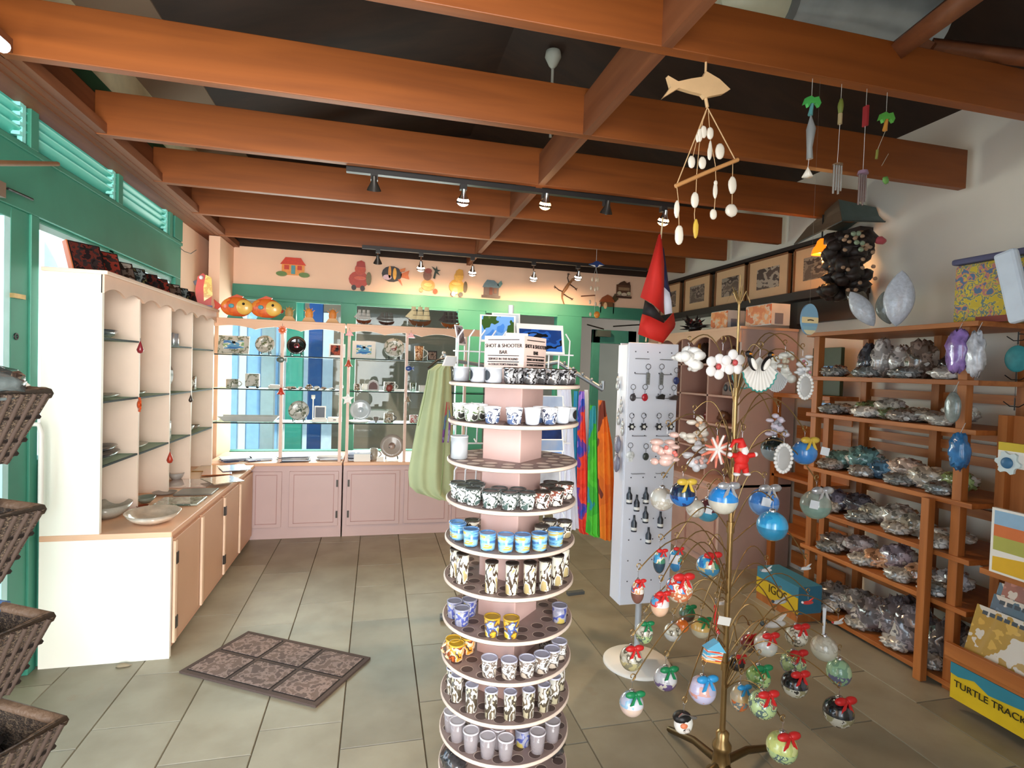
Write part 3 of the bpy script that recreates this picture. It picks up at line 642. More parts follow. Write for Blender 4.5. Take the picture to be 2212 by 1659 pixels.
for k, px in enumerate((806, 824)):
    o = MB().box(-.03, .03, -.015, .015, 0, .02).build('soap_dish', M((190, 206, 226), .3)); o.location = fpos(px, S3, 5.05); tag(o, 'pale blue soap dish at the front of the third shelf, %s the brown bowl' % ('left before' if k == 0 else 'right of'), 'dish')
mk_mug('mug', (blotch('fancy_mug', [(200, 190, 170), (120, 100, 70), (206, 200, 186), (70, 66, 60)], 40), M((60, 58, 60), .4)), .085, .042).put(fpos(842, S3), 'patterned cream mug with dark handle on the third glass shelf')
mk_mug('mug', (blotch('rose_mug', [(220, 216, 210), (180, 60, 66), (224, 220, 214)], 36), WHITE), .07, .036).put(fpos(896, S3), 'white mug with red roses on the third glass shelf')
mk_mug('mug', (blotch('stripe_mug', [(70, 60, 50), (216, 206, 190)], 30, kind='wave', stretch=(1, 0, 0)), M((110, 100, 90), .4)), .1, .035).put(fpos(812, SC), 'cream and dark striped mug on the far counter')
plate_obj('platter', .105, (M((150, 140, 132), .3, coat=.4), blotch('platter_c', [(120, 96, 86), (150, 126, 114), (60, 60, 58), (160, 120, 70)], 10))).put(fpos(851, SC, 5.14), 'large grey brown painted platter standing on the far counter')
o = MB().box(-.03, .03, -.01, .01, 0, .04).build('price_card', WHITE); o.location = fpos(826, SC, 5.0); tag(o, 'small white card before the striped mug', 'card')

# hanging trinkets on the case posts
def trinket(px, py, kind, colr, lab, y=4.95, x=None, s=1.0):
    q = P(px, py, y=y) if x is None else P(px, py, x=x)
    t_ = thing('hanging_ornament', lab, 'ornament', q, rz=0 if x is None else radians(-60))
    MB().tube([(0, .0, .03 * s), (0, 0, .055 * s)], .001, 4).build('string', BLACK, t_)
    m_ = MB()
    if kind == 'sun':
        pts = []
        for i in range(20): a = pi * i / 10; rr = .038 * s if i % 2 == 0 else .026 * s; pts.append((rr * cos(a), rr * sin(a)))
        m_.prism(pts, -.004, .004, 'y'); m_.ball((0, -.004, 0), (.02 * s, .008, .02 * s), 14, 8)
    elif kind == 'bell':
        m_.lathe([(.004, .03 * s), (.012 * s, .022 * s), (.02 * s, -.005 * s), (.034 * s, -.026 * s), (.0001, -.026 * s)], seg=16); m_.ball((0, 0, -.03 * s), .006 * s, 8, 6)
    elif kind == 'fish':
        m_.ball((-.004, 0, 0), (.032 * s, .008, .024 * s), 14, 8); m_.prism([(.022 * s, 0), (.046 * s, .02 * s), (.046 * s, -.02 * s)], -.003, .003, 'y')
    elif kind == 'tri':
        m_.prism([(-.036 * s, -.012 * s), (.036 * s, -.012 * s), (.02 * s, .012 * s), (0, .036 * s), (-.02 * s, .012 * s)], -.008, .008, 'y')
    elif kind == 'drop':
        m_.lathe([(.001, .04 * s), (.008 * s, .02 * s), (.018 * s, -.01 * s), (.012 * s, -.025 * s), (.0001, -.03 * s)], seg=12)
    elif kind == 'star':
        pts = []
        for i in range(10): a = pi / 2 + pi * i / 5; rr = .055 * s if i % 2 == 0 else .026 * s; pts.append((rr * cos(a), rr * sin(a)))
        m_.prism(pts, -.006, .006, 'y')
    m_.build('body', M(colr, .35, coat=.3, var=.15, scale=60) if not isinstance(colr, bpy.types.Material) else colr, t_)
    return t_
RED = (190, 50, 34)
trinket(610, 713, 'sun', (224, 104, 52), 'orange smiling sun ornament hanging at top of the middle post')
trinket(607, 777, 'fish', (84, 100, 90), 'grey green fish ornament hanging below the orange sun')
trinket(607, 845, 'bell', (206, 66, 46), 'red bell ornament hanging from the second glass shelf')
trinket(755, 722, 'tri', RED, 'red pointed ornament hanging at top of the joined posts'); trinket(753, 785, 'bell', (196, 84, 60), 'coral bell ornament halfway down the joined posts')
trinket(751, 862, 'star', (186, 180, 170), 'large pale starfish ornament hanging on the joined posts'); trinket(888, 727, 'tri', RED, 'red pointed ornament at top of the post left of the tankard')
trinket(884, 796, 'fish', (40, 70, 140), 'small blue fish ornament hanging on the post beside the lettered mug', s=.9); trinket(881, 862, 'bell', (150, 130, 106), 'tan and black bell ornament low on the post above the dress', s=.8)
trinket(303, 752, 'drop', (140, 40, 50), 'dark red drop ornament hanging on the cream case divider', x=-1.275)
trinket(301, 874, 'sun', (206, 80, 30), 'orange sun ornament hanging on the cream case divider below the dark red drop', x=-1.275, s=1.1)
trinket(367, 990, 'drop', (180, 60, 40), 'small red ornament hanging low on the second divider of cream case', x=-1.275, s=1.1)
trinket(412, 862, 'drop', (60, 50, 44), 'thin dark ornament hanging on the third divider of cream case', x=-1.275, s=.8)

# two fish banks, sailing ships and shells on top of the far cases
TOPZ = 1.853
def fish_bank(px, lab, c1=(222, 110, 44), c2=(232, 180, 74)):
    q = fpos(px, TOPZ, 5.08); t_ = thing('fish_figure', lab, 'fish ornament', q)
    m_ = MB(); m_.T = at((0, 0, .10)); m_.ball((0, 0, 0), (.125, .035, .085), 24, 14, mf=lambda i, k: 0)
    m_.build('body', blotch('fish_body', [(226, 110, 40), (216, 92, 40), (234, 136, 50)], 9), t_)
    m_ = MB(); m_.T = at((.055, -.012, .10)); m_.ball((0, 0, 0), (.075, .032, .065), 18, 12); m_.build('face', M((238, 190, 90), .35, coat=.4), t_)
    MB().prism([(-.11, .10), (-.175, .155), (-.165, .1), (-.178, .04)], -.012, .012, 'y').build('tail', M((196, 62, 36), .4), t_)
    MB().prism([(-.07, .17), (0, .205), (.05, .19), (.03, .165)], -.010, .010, 'y').build('dorsal_fin', M((206, 80, 40), .4), t_)
    MB().prism([(-.06, .035), (-.075, -.0), (-.02, .0), (0, .03)], -.012, .012, 'y').build('lower_fin', M((70, 150, 130), .4), t_)
    MB().ball((-.035, -.035, .105), (.022, .006, .018), 12, 8).build('side_fin', M((90, 160, 170), .4), t_)
    MB().ball((.06, -.045, .125), .011, 12, 8).build('eye', BLACK, t_)
    MB().ball((.125, -.005, .085), (.02, .014, .010), 10, 6).ball((.122, -.005, .072), (.016, .012, .008), 10, 6).build('lips', M((176, 60, 40), .4), t_)
    MB().prism([(-.04, .02), (.04, .02), (.05, 0), (-.05, 0)], -.025, .025, 'y').build('foot', M((60, 140, 120), .4), t_)
    return t_
fish_bank(509, 'fat orange fish ornament with yellow face, left of the pair on the far case'); fish_bank(572, 'fat orange fish ornament with yellow face and dark lips, right of the pair')
def shell_card(px, lab, c):
    q = fpos(px, TOPZ, 5.12); t_ = thing('shell_ornament', lab, 'shell ornament', q)
    MB().ball((0, 0, .07), (.034, .02, .055), 14, 10).build('shell_body', M(c, .5, var=.2, scale=40), t_)
    m_ = MB()
    for a in (-.9, -.45, 0, .45, .9): m_.tube([(0, 0, .07), (sin(a) * .06, 0, .07 + cos(a) * .065)], [.008, .002], 6)
    m_.build('spines', M(tuple(min(255, int(v * 1.1)) for v in c), .5), t_)
    MB().prism([(-.06, 0), (.06, 0), (.03, .045), (-.03, .045)], -.03, .03, 'y').build('base', M((214, 160, 100), .5), t_)
shell_card(622, 'dull ochre shell ornament right of the two orange fish', (176, 140, 80)); shell_card(665, 'bright orange spiky shell ornament, nearer the middle of the far window', (222, 140, 60)); shell_card(716, 'orange spiky shell ornament beside the teal window post', (206, 124, 52))
def ship(px, hull, sail, lab, s=1.0, masts=3, wdt=.2):
    q = fpos(px, TOPZ, 5.12); t_ = thing('model_ship', lab, 'model ship', q); t_.scale = (s, s, s)
    m_ = MB(); L = wdt / 2; n = 8; vs_ = []
    for i in range(n + 1):
        u = -1 + 2 * i / n; w_ = .026 * (1 - abs(u) ** 2.5) + .002; zt = .05 + .02 * u * u; zb = .016 + .022 * abs(u) ** 3
        vs_ += [(u * L, -w_, zt), (u * L * .86, 0, zb), (u * L, w_, zt)]
    fs = [(0, 1, 2)[::-1], (3 * n, 3 * n + 1, 3 * n + 2)]
    for i in range(n): a = 3 * i; fs += [(a, a + 3, a + 4, a + 1), (a + 1, a + 4, a + 5, a + 2), (a + 2, a + 5, a + 3, a)]
    m_.add(vs_, fs); m_.build('hull', M(hull, .4, var=.15), t_)
    MB().box(-.04, .04, -.02, .02, 0, .008).box(-.03, -.022, -.012, .012, .008, .035).box(.022, .03, -.012, .012, .008, .035).build('stand', BLACK, t_)
    m_ = MB()
    for k in range(masts): x = -L * .55 + k * L * 1.1 / (masts - 1); m_.tube([(x, 0, .05), (x, 0, .185 - .02 * abs(k - 1))], .0025, 5)
    m_.tube([(-L * .9, 0, .065), (-L * 1.3, 0, .09)], .002, 5); m_.build('mast', M((70, 44, 28), .5), t_)
    for k in range(masts):
        x = -L * .55 + k * L * 1.1 / (masts - 1)
        for j in range(3):
            z = .068 + j * .036; hw = (.032 - j * .006) * wdt / .2; r = MB(); nn = 5
            vs_ = [(x - hw + 2 * hw * i / nn, -.004 - .012 * sin(pi * i / nn), z) for i in range(nn + 1)] + [(x - hw * .9 + 2 * hw * .9 * i / nn, -.004 - .004 * sin(pi * i / nn), z + .032) for i in range(nn + 1)]
            r.add(vs_, [(i, i + 1, i + nn + 2, i + nn + 1) for i in range(nn)]); o = r.build('sail', M(sail, .7, var=.1), t_); o.modifiers.new('s', 'SOLIDIFY').thickness = .001
    r = MB(); r.add([(-L * 1.25, -.002, .088), (-L * .62, -.002, .07), (-L * .58, -.002, .16)], [(0, 1, 2)]); o = r.build('jib_sail', M(sail, .7), t_); o.modifiers.new('s', 'SOLIDIFY').thickness = .001
ship(783, (110, 62, 40), (176, 172, 164), 'small brown model ship with grey sails, first in the row', .8, 3, .17); ship(832, (70, 48, 40), (90, 86, 80), 'low dark model ship with short furled sails', .72, 3, .2)
ship(904, (112, 74, 50), (222, 204, 160), 'tallest model ship, cream sails, in the middle of the far case top', 1.12, 3, .19); ship(970, (150, 84, 40), (70, 60, 56), 'orange hulled model ship with dark sails beside the mug tower top', .92, 3, .19)
# ------------------------------------------------------------------ goods in the left case
def lpos(px, py, x=-1.38): q = P(px, py, x=x); return q
def dish(name, x, y, z, rx_, ry_, h, mat, lab, cat='dish', rz=0):
    o = MB(); o.lathe([(.0001, .003), (.5, .003), (.8, .4), (1, 1), (.97, 1), (.78, .5), (.5, .12), (.0001, .12)], seg=26)
    ob = o.build(name, mat); ob.location = (x, y, z); ob.scale = (rx_, ry_, h); ob.rotation_euler = (0, 0, rz); tag(ob, lab, cat); return ob
GREENP = blotch('green_platter', [(110, 124, 104), (150, 160, 140), (84, 96, 84), (168, 172, 158)], 12, .2, .5)
BLUEP = M((96, 108, 112), .2, coat=.6, var=.15); DARKP = M((66, 68, 72), .2, coat=.6, var=.2)
dish('platter', -1.40, 3.26, 1.594, .085, .15, .045, BLUEP, 'grey blue fish shaped platter on the top glass shelf nearest the camera end', 'platter')
dish('platter', -1.40, 3.27, 1.284, .09, .16, .022, GREENP, 'green grey platter on the middle glass shelf, first bay of the cream case', 'platter')
dish('platter', -1.40, 3.27, .969, .09, .17, .035, DARKP, 'dark grey oval platter on the lowest glass shelf, first bay of the cream case', 'platter')
dish('platter', -1.40, 3.27, 1.004, .08, .15, .03, DARKP, 'dark grey oval platter stacked on top of another in the first bay')
dish('platter', -1.41, 3.68, 1.281, .08, .14, .02, GREENP, 'pale green platter on the middle glass shelf, bright second bay', 'platter')
dish('platter', -1.41, 3.70, .966, .08, .16, .02, M((186, 190, 180), .3, coat=.5), 'pale grey platter on the lowest glass shelf, bright second bay', 'platter')
sh = mk_mug('silver_cup', (M((200, 204, 210), .2, .5), M((200, 204, 210), .2, .5)), .085, .03)
CUPL = ('nearest', 'second', 'third')
for k in range(3): sh.put((-1.36, 4.06 + k * .095, 1.59), 'pale silver cup on the top glass shelf, third bay, %s of three' % CUPL[k], rz=radians(-90), group='silver cups on the top shelf')
o = plate_obj('plate', .12, (M((110, 74, 56), .3, coat=.4), blotch('pl_x', [(96, 66, 50), (176, 150, 120), (60, 50, 44)], 14)))
o.put((-1.42, 4.10, 1.276), 'large brown plate on a stand on the middle shelf, third bay', rz=radians(62))
frame_obj('framed_picture', .13, .12, .02, (M((90, 80, 70), .4), blotch('pf1', [(70, 60, 54), (190, 160, 130), (120, 90, 70)], 20))).put((-1.40, 4.62, 1.585), 'small dark frame on the top glass shelf, last bay of cream case', rz=radians(62))
mk_mug('mug', (FIG[0], WHITE), .1, .055).put((-1.38, 4.62, 1.274), 'grey mug with palm on the middle glass shelf, last bay of cream case', rz=radians(-50))
o = MB().box(-.05, .05, -.06, .06, 0, .12).build('tile_block', blotch('tileb', [(120, 108, 96), (60, 56, 50), (180, 160, 130), (96, 90, 84)], 24)); o.location = (-1.39, 4.10, .964); tag(o, 'square patterned tile block on the lowest shelf, third bay', 'tile')
for k in range(3):
    dish('shell_dish', -1.38, 4.5 + k * .13, .961, .045, .055, .05 - k * .01, FIG[k % 2], ('largest of three small speckled dishes on the lowest shelf, last bay', 'middle of three small speckled dishes on the lowest shelf, last bay', 'smallest of three speckled dishes on the lowest shelf, last bay')[k])
CZ = .641
def cpos(px, py): q = P(px, py, z=CZ); return q
q = cpos(330, 1127); dish('serving_bowl', q.x, q.y, CZ, .13, .15, .055, M((206, 190, 172), .2, coat=.5, var=.15, scale=3), 'large round bowl with an orange rim at the near end of the case countertop', 'bowl', .3)
q = cpos(250, 1118); dish('serving_bowl', -1.385, max(q.y + .02, 3.25), CZ + .002, .11, .13, .07, M((170, 168, 158), .2, coat=.5), 'grey glass bowl on the countertop against the cream side panel', 'bowl')
q = cpos(308, 1103); dish('ashtray', q.x, q.y, CZ, .03, .035, .03, M((130, 60, 36), .4), 'tiny red brown dish between the bowls on the countertop', 'dish')
q = cpos(390, 1085); o = MB().box(-.12, .12, -.1, .1, 0, .012).build('placemat', GREENP, bevel=.004); o.location = (q.x, q.y, CZ); tag(o, 'grey green patterned tray lying in the middle of the countertop', 'tray')
q = cpos(315, 1085); dish('shell_dish', q.x, q.y, CZ, .05, .06, .035, M((130, 140, 130), .3, coat=.5), 'small grey green dish behind the tiny red brown one')
q = cpos(425, 1064); o = MB().box(-.11, .11, -.09, .09, 0, .01).build('placemat', M((120, 116, 110), .3), bevel=.003); o.location = (q.x, q.y, CZ); tag(o, 'dark grey square tray behind the grey green patterned one', 'tray')
q = cpos(356, 1067); dish('shell_dish', q.x, q.y, CZ, .07, .07, .014, M((160, 150, 144), .3), 'flat grey dish beside the dark square tray', 'dish')
q = cpos(381, 1036); dish('shell_dish', q.x + .0, q.y, CZ, .05, .06, .05, M((176, 172, 168), .3), 'small round grey pot against the third bay of the cream case', 'bowl')
q = cpos(410, 1045); o = MB().box(-.14, .14, -.14, .14, 0, .006).build('glass_sheet', M((196, 170, 162), .1, coat=1)); o.location = (q.x, q.y, CZ); tag(o, 'shiny pinkish sheet lying on the countertop behind the trays', 'sheet')
for k, (px, py, c, lab) in enumerate(((455, 1012, (176, 130, 70), 'golden brown carved tray at the far end of countertop'), (470, 1022, (190, 110, 60), 'reddish brown tray overlapping the golden one'), (505, 1015, (196, 214, 232), 'shiny pale blue magazine in the countertop corner'), (480, 1044, (160, 150, 130), 'dull grey brown mat below the reddish tray'))):
    q = cpos(px, py); o = MB().box(-.1, .1, -.13, .13, 0, .006).build('tray', M(c, .2, coat=.7, var=.2, scale=30), bevel=.003); o.location = (q.x, min(q.y, 4.82), CZ + .007 * k); o.rotation_euler = (0, 0, .2 * k); tag(o, lab, 'tray')
# framed tiles leaning in a row on top of the cream case
TP = [blotch('tile_p%d' % k, cs, 18, .15, .8, seed=k) for k, cs in enumerate((((34, 26, 28), (90, 40, 34), (50, 40, 40), (30, 26, 26)), ((60, 40, 38), (130, 50, 40), (40, 34, 34)), ((90, 80, 74), (40, 34, 30), (150, 140, 130)), ((50, 60, 60), (120, 130, 130), (30, 30, 30), (96, 90, 60))))]
ys = [3.18, 3.38, 3.58, 3.76, 3.96, 4.14, 4.38, 4.56, 4.72]
labs = ['black framed tile with copper edge, nearest end of the row on the cream case', 'black framed tile with copper edge, second from the near end of the row', 'grey mottled tile frame, third from the near end of the row', 'tile frame catching a white highlight, fourth from the near end', 'dull brown tile frame, fifth from the near end of the row',
        'dark tile frame, sixth from the near end, before the window edge', 'small brown tile frame, third from the far end of the row', 'pale streaked tile frame, second from the far end of the row', 'black and white tile frame at far end beside the parrot']
for k, y in enumerate(ys):
    s_ = .155 if k < 2 else .14 - .003 * k
    t_ = thing('framed_tile', labs[k], 'framed tile', (-1.40, y, 1.912), rz=radians(58), group=None)
    m_ = MB(); m_.T = at((0, 0, 0), 0, radians(-20)); m_.box(-s_ / 2, s_ / 2, -.012, .012, 0, s_); m_.build('backing', BLACK, t_)
    m_ = MB(); m_.T = at((0, 0, 0), 0, radians(-20)); m_.box(-s_ / 2 + .008, s_ / 2 - .008, -.016, -.012, .008, s_ - .008); m_.build('tile_picture', TP[k % 4], t_)
    m_ = MB(); m_.T = at((0, 0, 0), 0, radians(-20)); m_.box(-s_ / 2 - .006, -s_ / 2, -.014, .014, 0, s_); m_.build('edge_strip', M((196, 110, 70) if k < 2 else (130, 126, 122), .3), t_)
    m_ = MB(); m_.add([(-.03, .02, s_ * .8), (.03, .02, s_ * .8), (.03, .10, 0), (-.03, .10, 0), (-.03, .025, s_ * .8), (.03, .025, s_ * .8), (.03, .105, 0), (-.03, .105, 0)], [(0, 1, 2, 3), (7, 6, 5, 4), (0, 4, 5, 1), (1, 5, 6, 2), (2, 6, 7, 3), (3, 7, 4, 0)]); m_.build('stand', BLACK, t_)
# painted parrot at the corner
q = P(440, 665, y=4.85)
t_ = thing('parrot_figure', 'painted red and yellow wooden parrot standing at the corner end of the cream case', 'parrot ornament', (q.x, 4.85, 1.912), rz=.3)
MB().prism([(-.05, 0), (.05, 0), (.055, .12), (.03, .24), (-.01, .27), (-.045, .24), (-.06, .14)], -.015, .015, 'y').build('body', M((196, 50, 30), .4), t_)
MB().prism([(0, .05), (.06, .1), (.05, .24), (.01, .26), (-.005, .16)], -.022, -.012, 'y').build('wing', blotch('wing', [(230, 190, 70), (214, 160, 50), (238, 206, 100)], 20), t_)
MB().prism([(-.045, .22), (-.075, .2), (-.065, .17), (-.05, .18)], -.01, .01, 'y').build('beak', M((60, 50, 60), .4), t_)
MB().ball((-.02, -.02, .235), .016, 10, 8).build('eye', M((220, 210, 210), .4), t_)
MB().box(-.06, .06, -.03, .03, 0, .02).build('base', M((90, 90, 140), .4), t_)

# ------------------------------------------------------------------ wall plaques on the far wall
def plaque(name, lab, cat, px, py, layers, s=.15, rz=0):
    q = P(px, py, y=YW - .03); t_ = thing(name, lab, cat, (q.x, YW - .002, q.z))
    for k, (pn, poly, c, d) in enumerate(layers):
        MB().prism([(a * s, b * s) for a, b in poly], -.012 - d * .008, 0 if k == 0 else -.010, 'y').build(pn, M(c, .4, coat=.4, var=.1, scale=40) if isinstance(c, tuple) else c, t_)
    if rz: t_.rotation_euler = (0, rz, 0)
    return t_
def ell(cx, cy, a, b, n=14): return [(cx + a * cos(2 * pi * i / n), cy + b * sin(2 * pi * i / n)) for i in range(n)]
def rect(a, b, c, d): return [(a, c), (b, c), (b, d), (a, d)]
OR = (226, 130, 60)
plaque('house_plaque', 'orange house plaque with red roof on the wall above the two orange fish', 'wall plaque', 633, 577, (('walls', rect(-.62, .62, -.45, .2), (232, 150, 70), 1), ('roof', [(-.7, .15), (.7, .15), (.42, .55), (-.42, .55)], (206, 60, 34), 2), ('door', rect(-.1, .12, -.4, .1), (80, 150, 160), 2), ('window', rect(-.48, -.22, -.15, .1), (196, 60, 40), 2), ('window', rect(.24, .48, -.15, .1), (196, 60, 40), 2), ('bush', ell(-.62, -.42, .3, .14), (100, 130, 70), 3), ('bush', ell(.62, -.42, .3, .14), (100, 130, 70), 3)), .17)
plaque('figure_plaque', 'red plaque of a round figure in a hat, left of the striped fish plaque', 'wall plaque', 778, 597, (('body', ell(-.08, -.18, .58, .5), (176, 56, 34), 1), ('head', ell(.0, .42, .32, .34), (186, 70, 44), 2), ('hat', [(-.25, .55), (.3, .55), (.25, .85), (.05, .95), (-.2, .85)], (160, 44, 30), 3), ('arm', ell(.0, -.1, .34, .1), (206, 90, 60), 3), ('boot', ell(-.35, -.68, .14, .16), (40, 32, 28), 2), ('boot', ell(.15, -.7, .14, .16), (40, 32, 28), 2), ('bag', ell(.5, -.1, .16, .4), (110, 100, 60), 2)), .17)
plaque('fish_plaque', 'striped angelfish plaque in black, yellow and orange, beside the red figure plaque', 'wall plaque', 852, 592, (('body', ell(-.15, 0, .6, .48), (36, 32, 34), 1), ('stripe', ell(-.28, .1, .09, .38), (226, 150, 60), 2), ('stripe', ell(.02, .02, .11, .36), (236, 170, 60), 2), ('face', ell(-.42, -.22, .26, .16), (216, 180, 190), 2), ('tail', [(.38, .05), (.9, .3), (.82, 0), (.9, -.25), (.38, -.15)], (216, 110, 50), 1), ('fin', [(.3, .3), (.65, .42), (.62, .22), (.35, .15)], (216, 120, 60), 2), ('fin', [(.2, -.3), (.5, -.66), (.36, -.3)], (206, 100, 50), 2)), .17)
plaque('palm_plaque', 'plaque of a seated figure with a dark palm tree, behind the left lit spotlight', 'wall plaque', 925, 603, (('body', ell(0, -.35, .42, .36), (214, 160, 90), 1), ('head', ell(-.05, .25, .26, .34), (130, 90, 76), 2), ('hat', ell(0, .5, .22, .16), (150, 70, 60), 3), ('palm', [(.3, .1), (.4, .55), (.2, .8), (.45, .66), (.5, .85), (.56, .62), (.75, .6), (.56, .5), (.7, .3), (.48, .42), (.42, .05)], (40, 56, 44), 2), ('face', ell(0, -.35, .26, .12), (236, 190, 110), 3), ('foot', ell(.45, -.72, .14, .16), (170, 80, 40), 2), ('foot', ell(-.42, -.68, .12, .14), (190, 140, 80), 2)), .17)
plaque('figure_plaque', 'yellow plaque of a round figure in a hat, between the two lit spotlights', 'wall plaque', 989, 612, (('body', ell(-.05, -.2, .5, .48), (222, 164, 54), 1), ('head', ell(.05, .42, .3, .34), (230, 176, 76), 2), ('hat', [(-.2, .5), (.35, .5), (.3, .85), (.05, .92), (-.12, .8)], (214, 156, 60), 3), ('arm', ell(-.1, -.05, .3, .1), (240, 196, 90), 3), ('boot', ell(-.3, -.7, .15, .15), (44, 38, 30), 2), ('boot', ell(.2, -.7, .15, .15), (44, 38, 30), 2), ('bag', ell(.5, -.2, .13, .36), (90, 76, 50), 2)), .165)
plaque('house_plaque', 'slate blue roofed hut plaque right of the yellow figure plaque', 'wall plaque', 1061, 624, (('walls', rect(-.5, .55, -.5, .15), (112, 96, 90), 1), ('roof', [(-.6, .1), (.6, .1), (.5, .35), (.2, .6), (-.3, .62), (-.5, .35)], (104, 130, 140), 2), ('sail', [(.4, .3), (.7, .62), (.8, .4), (.65, .15)], (96, 136, 136), 2), ('door', rect(-.12, .1, -.4, .1), (120, 66, 50), 2), ('stripe', rect(-.66, .66, -.6, -.45), (90, 76, 70), 3), ('shutter', rect(.2, .4, -.3, .05), (130, 90, 70), 2)), .155)
BR = (96, 66, 44)
t_ = thing('gecko_plaque', 'slim brown gecko climbing the far wall with curled tail', 'gecko ornament', (P(1222, 625, y=YW - .02).x, YW - .012, P(1222, 625, y=YW - .02).z))
MB().tube([(.01 * a, 0, .01 * b) for a, b in ((7, 10), (4, 7), (1, 2), (-3, -4), (-3.5, -9), (-1.5, -15), (2, -21))], [.012, .016, .02, .015, .009, .006, .002], 8).build('body', M((150, 106, 70), .5, var=.2, scale=60), t_)
MB().ball((.085, 0, .115), (.022, .010, .016), 10, 7).build('head', M((170, 120, 80), .5), t_)
for k, pts in enumerate((((4, 7), (2, 13), (3, 17)), ((5, 6), (10, 3), (13, 1)), ((-2, -3), (-8, -1), (-12, 2)), ((-2.5, -5), (3, -8), (8, -10)))):
    m_ = MB(); e = pts[-1]; m_.tube([(.01 * a, 0, .01 * b) for a, b in pts], [.007, .006, .005], 6)
    for a in range(4): an = a * 1.2 + k; m_.tube([(.01 * e[0], 0, .01 * e[1]), (.01 * e[0] + .018 * cos(an), 0, .01 * e[1] + .018 * sin(an))], .0035, 5)
    m_.build('leg', M((70, 50, 40), .5), t_)
plaque('bus_plaque', 'dark brown bus plaque at the right end of the far wall', 'wall plaque', 1348, 628, (('body', rect(-.5, .5, -.3, .4), (96, 62, 44), 1), ('roof_load', [(-.45, .38), (.45, .38), (.4, .62), (.2, .52), (0, .66), (-.25, .55)], (76, 50, 36), 2), ('windscreen', rect(-.4, .4, .02, .22), (150, 120, 90), 2), ('headlamp', ell(-.34, -.18, .14, .12), (190, 180, 150), 3), ('headlamp', ell(.34, -.18, .14, .12), (190, 180, 150), 3), ('grille', ell(0, -.26, .2, .12), (210, 190, 170), 3), ('bumper', rect(-.55, .55, -.5, -.36), (70, 44, 34), 3)), .17)
plaque('hut_plaque', 'brown thatched hut plaque with palm, just left below the bus plaque', 'wall plaque', 1312, 654, (('walls', rect(-.4, .45, -.5, .1), (110, 76, 46), 1), ('roof', [(-.55, .05), (.55, .05), (.35, .4), (0, .55), (-.35, .35)], (150, 76, 40), 2), ('palm', [(.35, .3), (.55, .65), (.8, .3), (.6, .1)], (80, 66, 44), 2), ('door', ell(-.15, -.2, .12, .22), (214, 180, 140), 3), ('post', rect(-.5, -.42, -.7, 0), (60, 40, 30), 2), ('post', rect(.42, .5, -.7, 0), (60, 40, 30), 2)), .17)

# ------------------------------------------------------------------ baskets on the left foreground
WICK = blotch('wicker', [(44, 34, 28), (84, 68, 54), (36, 28, 24), (98, 82, 66)], 90, .7, 0, .8, stretch=(1, 1, 2.4)); WICKD = M((58, 44, 36), .8, bump=.4, scale=50)
BAG = M((118, 122, 124), .15, coat=1, var=.35, scale=25, bump=.4)
def basket(c, lab, w_=.44, d_=.32, h=.15, rz=radians(-30)):
    """c: the far right corner of the rim"""
    t_ = thing('wicker_basket', lab, 'basket', (c.x, c.y, c.z - h), rz=rz)
    def ring(i, z): return [(-w_ + i, -d_ + i, z), (-i, -d_ + i, z), (-i, -i, z), (-w_ + i, -i, z)]
    m_ = MB(); vs_ = ring(.05, 0) + ring(0, h) + ring(.018, h) + ring(.06, .012)
    fs = [(3, 2, 1, 0), (12, 13, 14, 15)]
    for a in range(3):
        for k in range(4): i, j = a * 4 + k, a * 4 + (k + 1) % 4; fs.append((i, j, j + 4, i + 4))
    m_.add(vs_, fs); m_.build('woven_wall', WICK, t_)
    m_ = MB()
    for z, i in ((.02, .043), (h * .33, .033), (h * .66, .017)):
        r = ring(i, z); m_.tube(r + [r[0]], .006, 6)
    for s_ in range(4):
        a, b = Vector(ring(.0, h)[s_]), Vector(ring(.0, h)[(s_ + 1) % 4]); a2, b2 = Vector(ring(.05, 0)[s_]), Vector(ring(.05, 0)[(s_ + 1) % 4])
        n = int((b - a).length / .022)
        for k in range(n): u = (k + .5) / n; m_.tube([a2.lerp(b2, u), a.lerp(b, u)], .0055, 5)
    m_.build('weave', WICKD, t_)
    r = ring(.008, h); m_ = MB(); m_.tube(r + [r[0]], .014, 8); m_.build('rim', M((96, 76, 60), .6, bump=.5, scale=60), t_)
    return t_
bz = [P(113, 850, y=1.42), P(98, 1100, y=1.42), P(118, 1332, y=1.40), P(146, 1556, y=1.36)]
bl = ['topmost wicker basket at the left foreground, filled with dark bagged goods', 'second wicker basket from the top at left foreground, holding purple cloth', 'third wicker basket from the top at left foreground, blue cloth on its rim', 'lowest wicker basket at left foreground, dark inside with pale rim']
for c, l in zip(bz, bl): basket(c, l)
def in_basket(c, a, b, z): # local basket coords to world
    R_ = Matrix.Rotation(radians(-30), 3, 'Z'); v = R_ @ Vector((a, b, 0)); return Vector((c.x + v.x, c.y + v.y, c.z + z))
for k, (a, b, s, lab) in enumerate(((-.1, -.1, (.1, .1, .05), 'crumpled clear bag of dark goods at the corner of the topmost basket'), (-.27, -.12, (.12, .11, .055), 'crumpled clear bag of dark goods further left in the topmost basket'))):
    o = MB().ball((0, 0, 0), s, 22, 14, noise=.14, rnd=random.Random(20 + k)).build('goods_bag', M((84, 92, 92), .2, coat=1, var=.5, scale=22, bump=.5)); o.location = in_basket(bz[0], a, b, .015); tag(o, lab, 'bag of goods')
def cloth_lump(c, a, b, z, s, colr, lab, seed):
    o = MB().ball((0, 0, 0), s, 20, 12, noise=.18, rnd=random.Random(seed)).build('folded_cloth', M(colr, .8, var=.3, scale=20, bump=.4)); o.location = in_basket(c, a, b, z); tag(o, lab, 'cloth'); return o
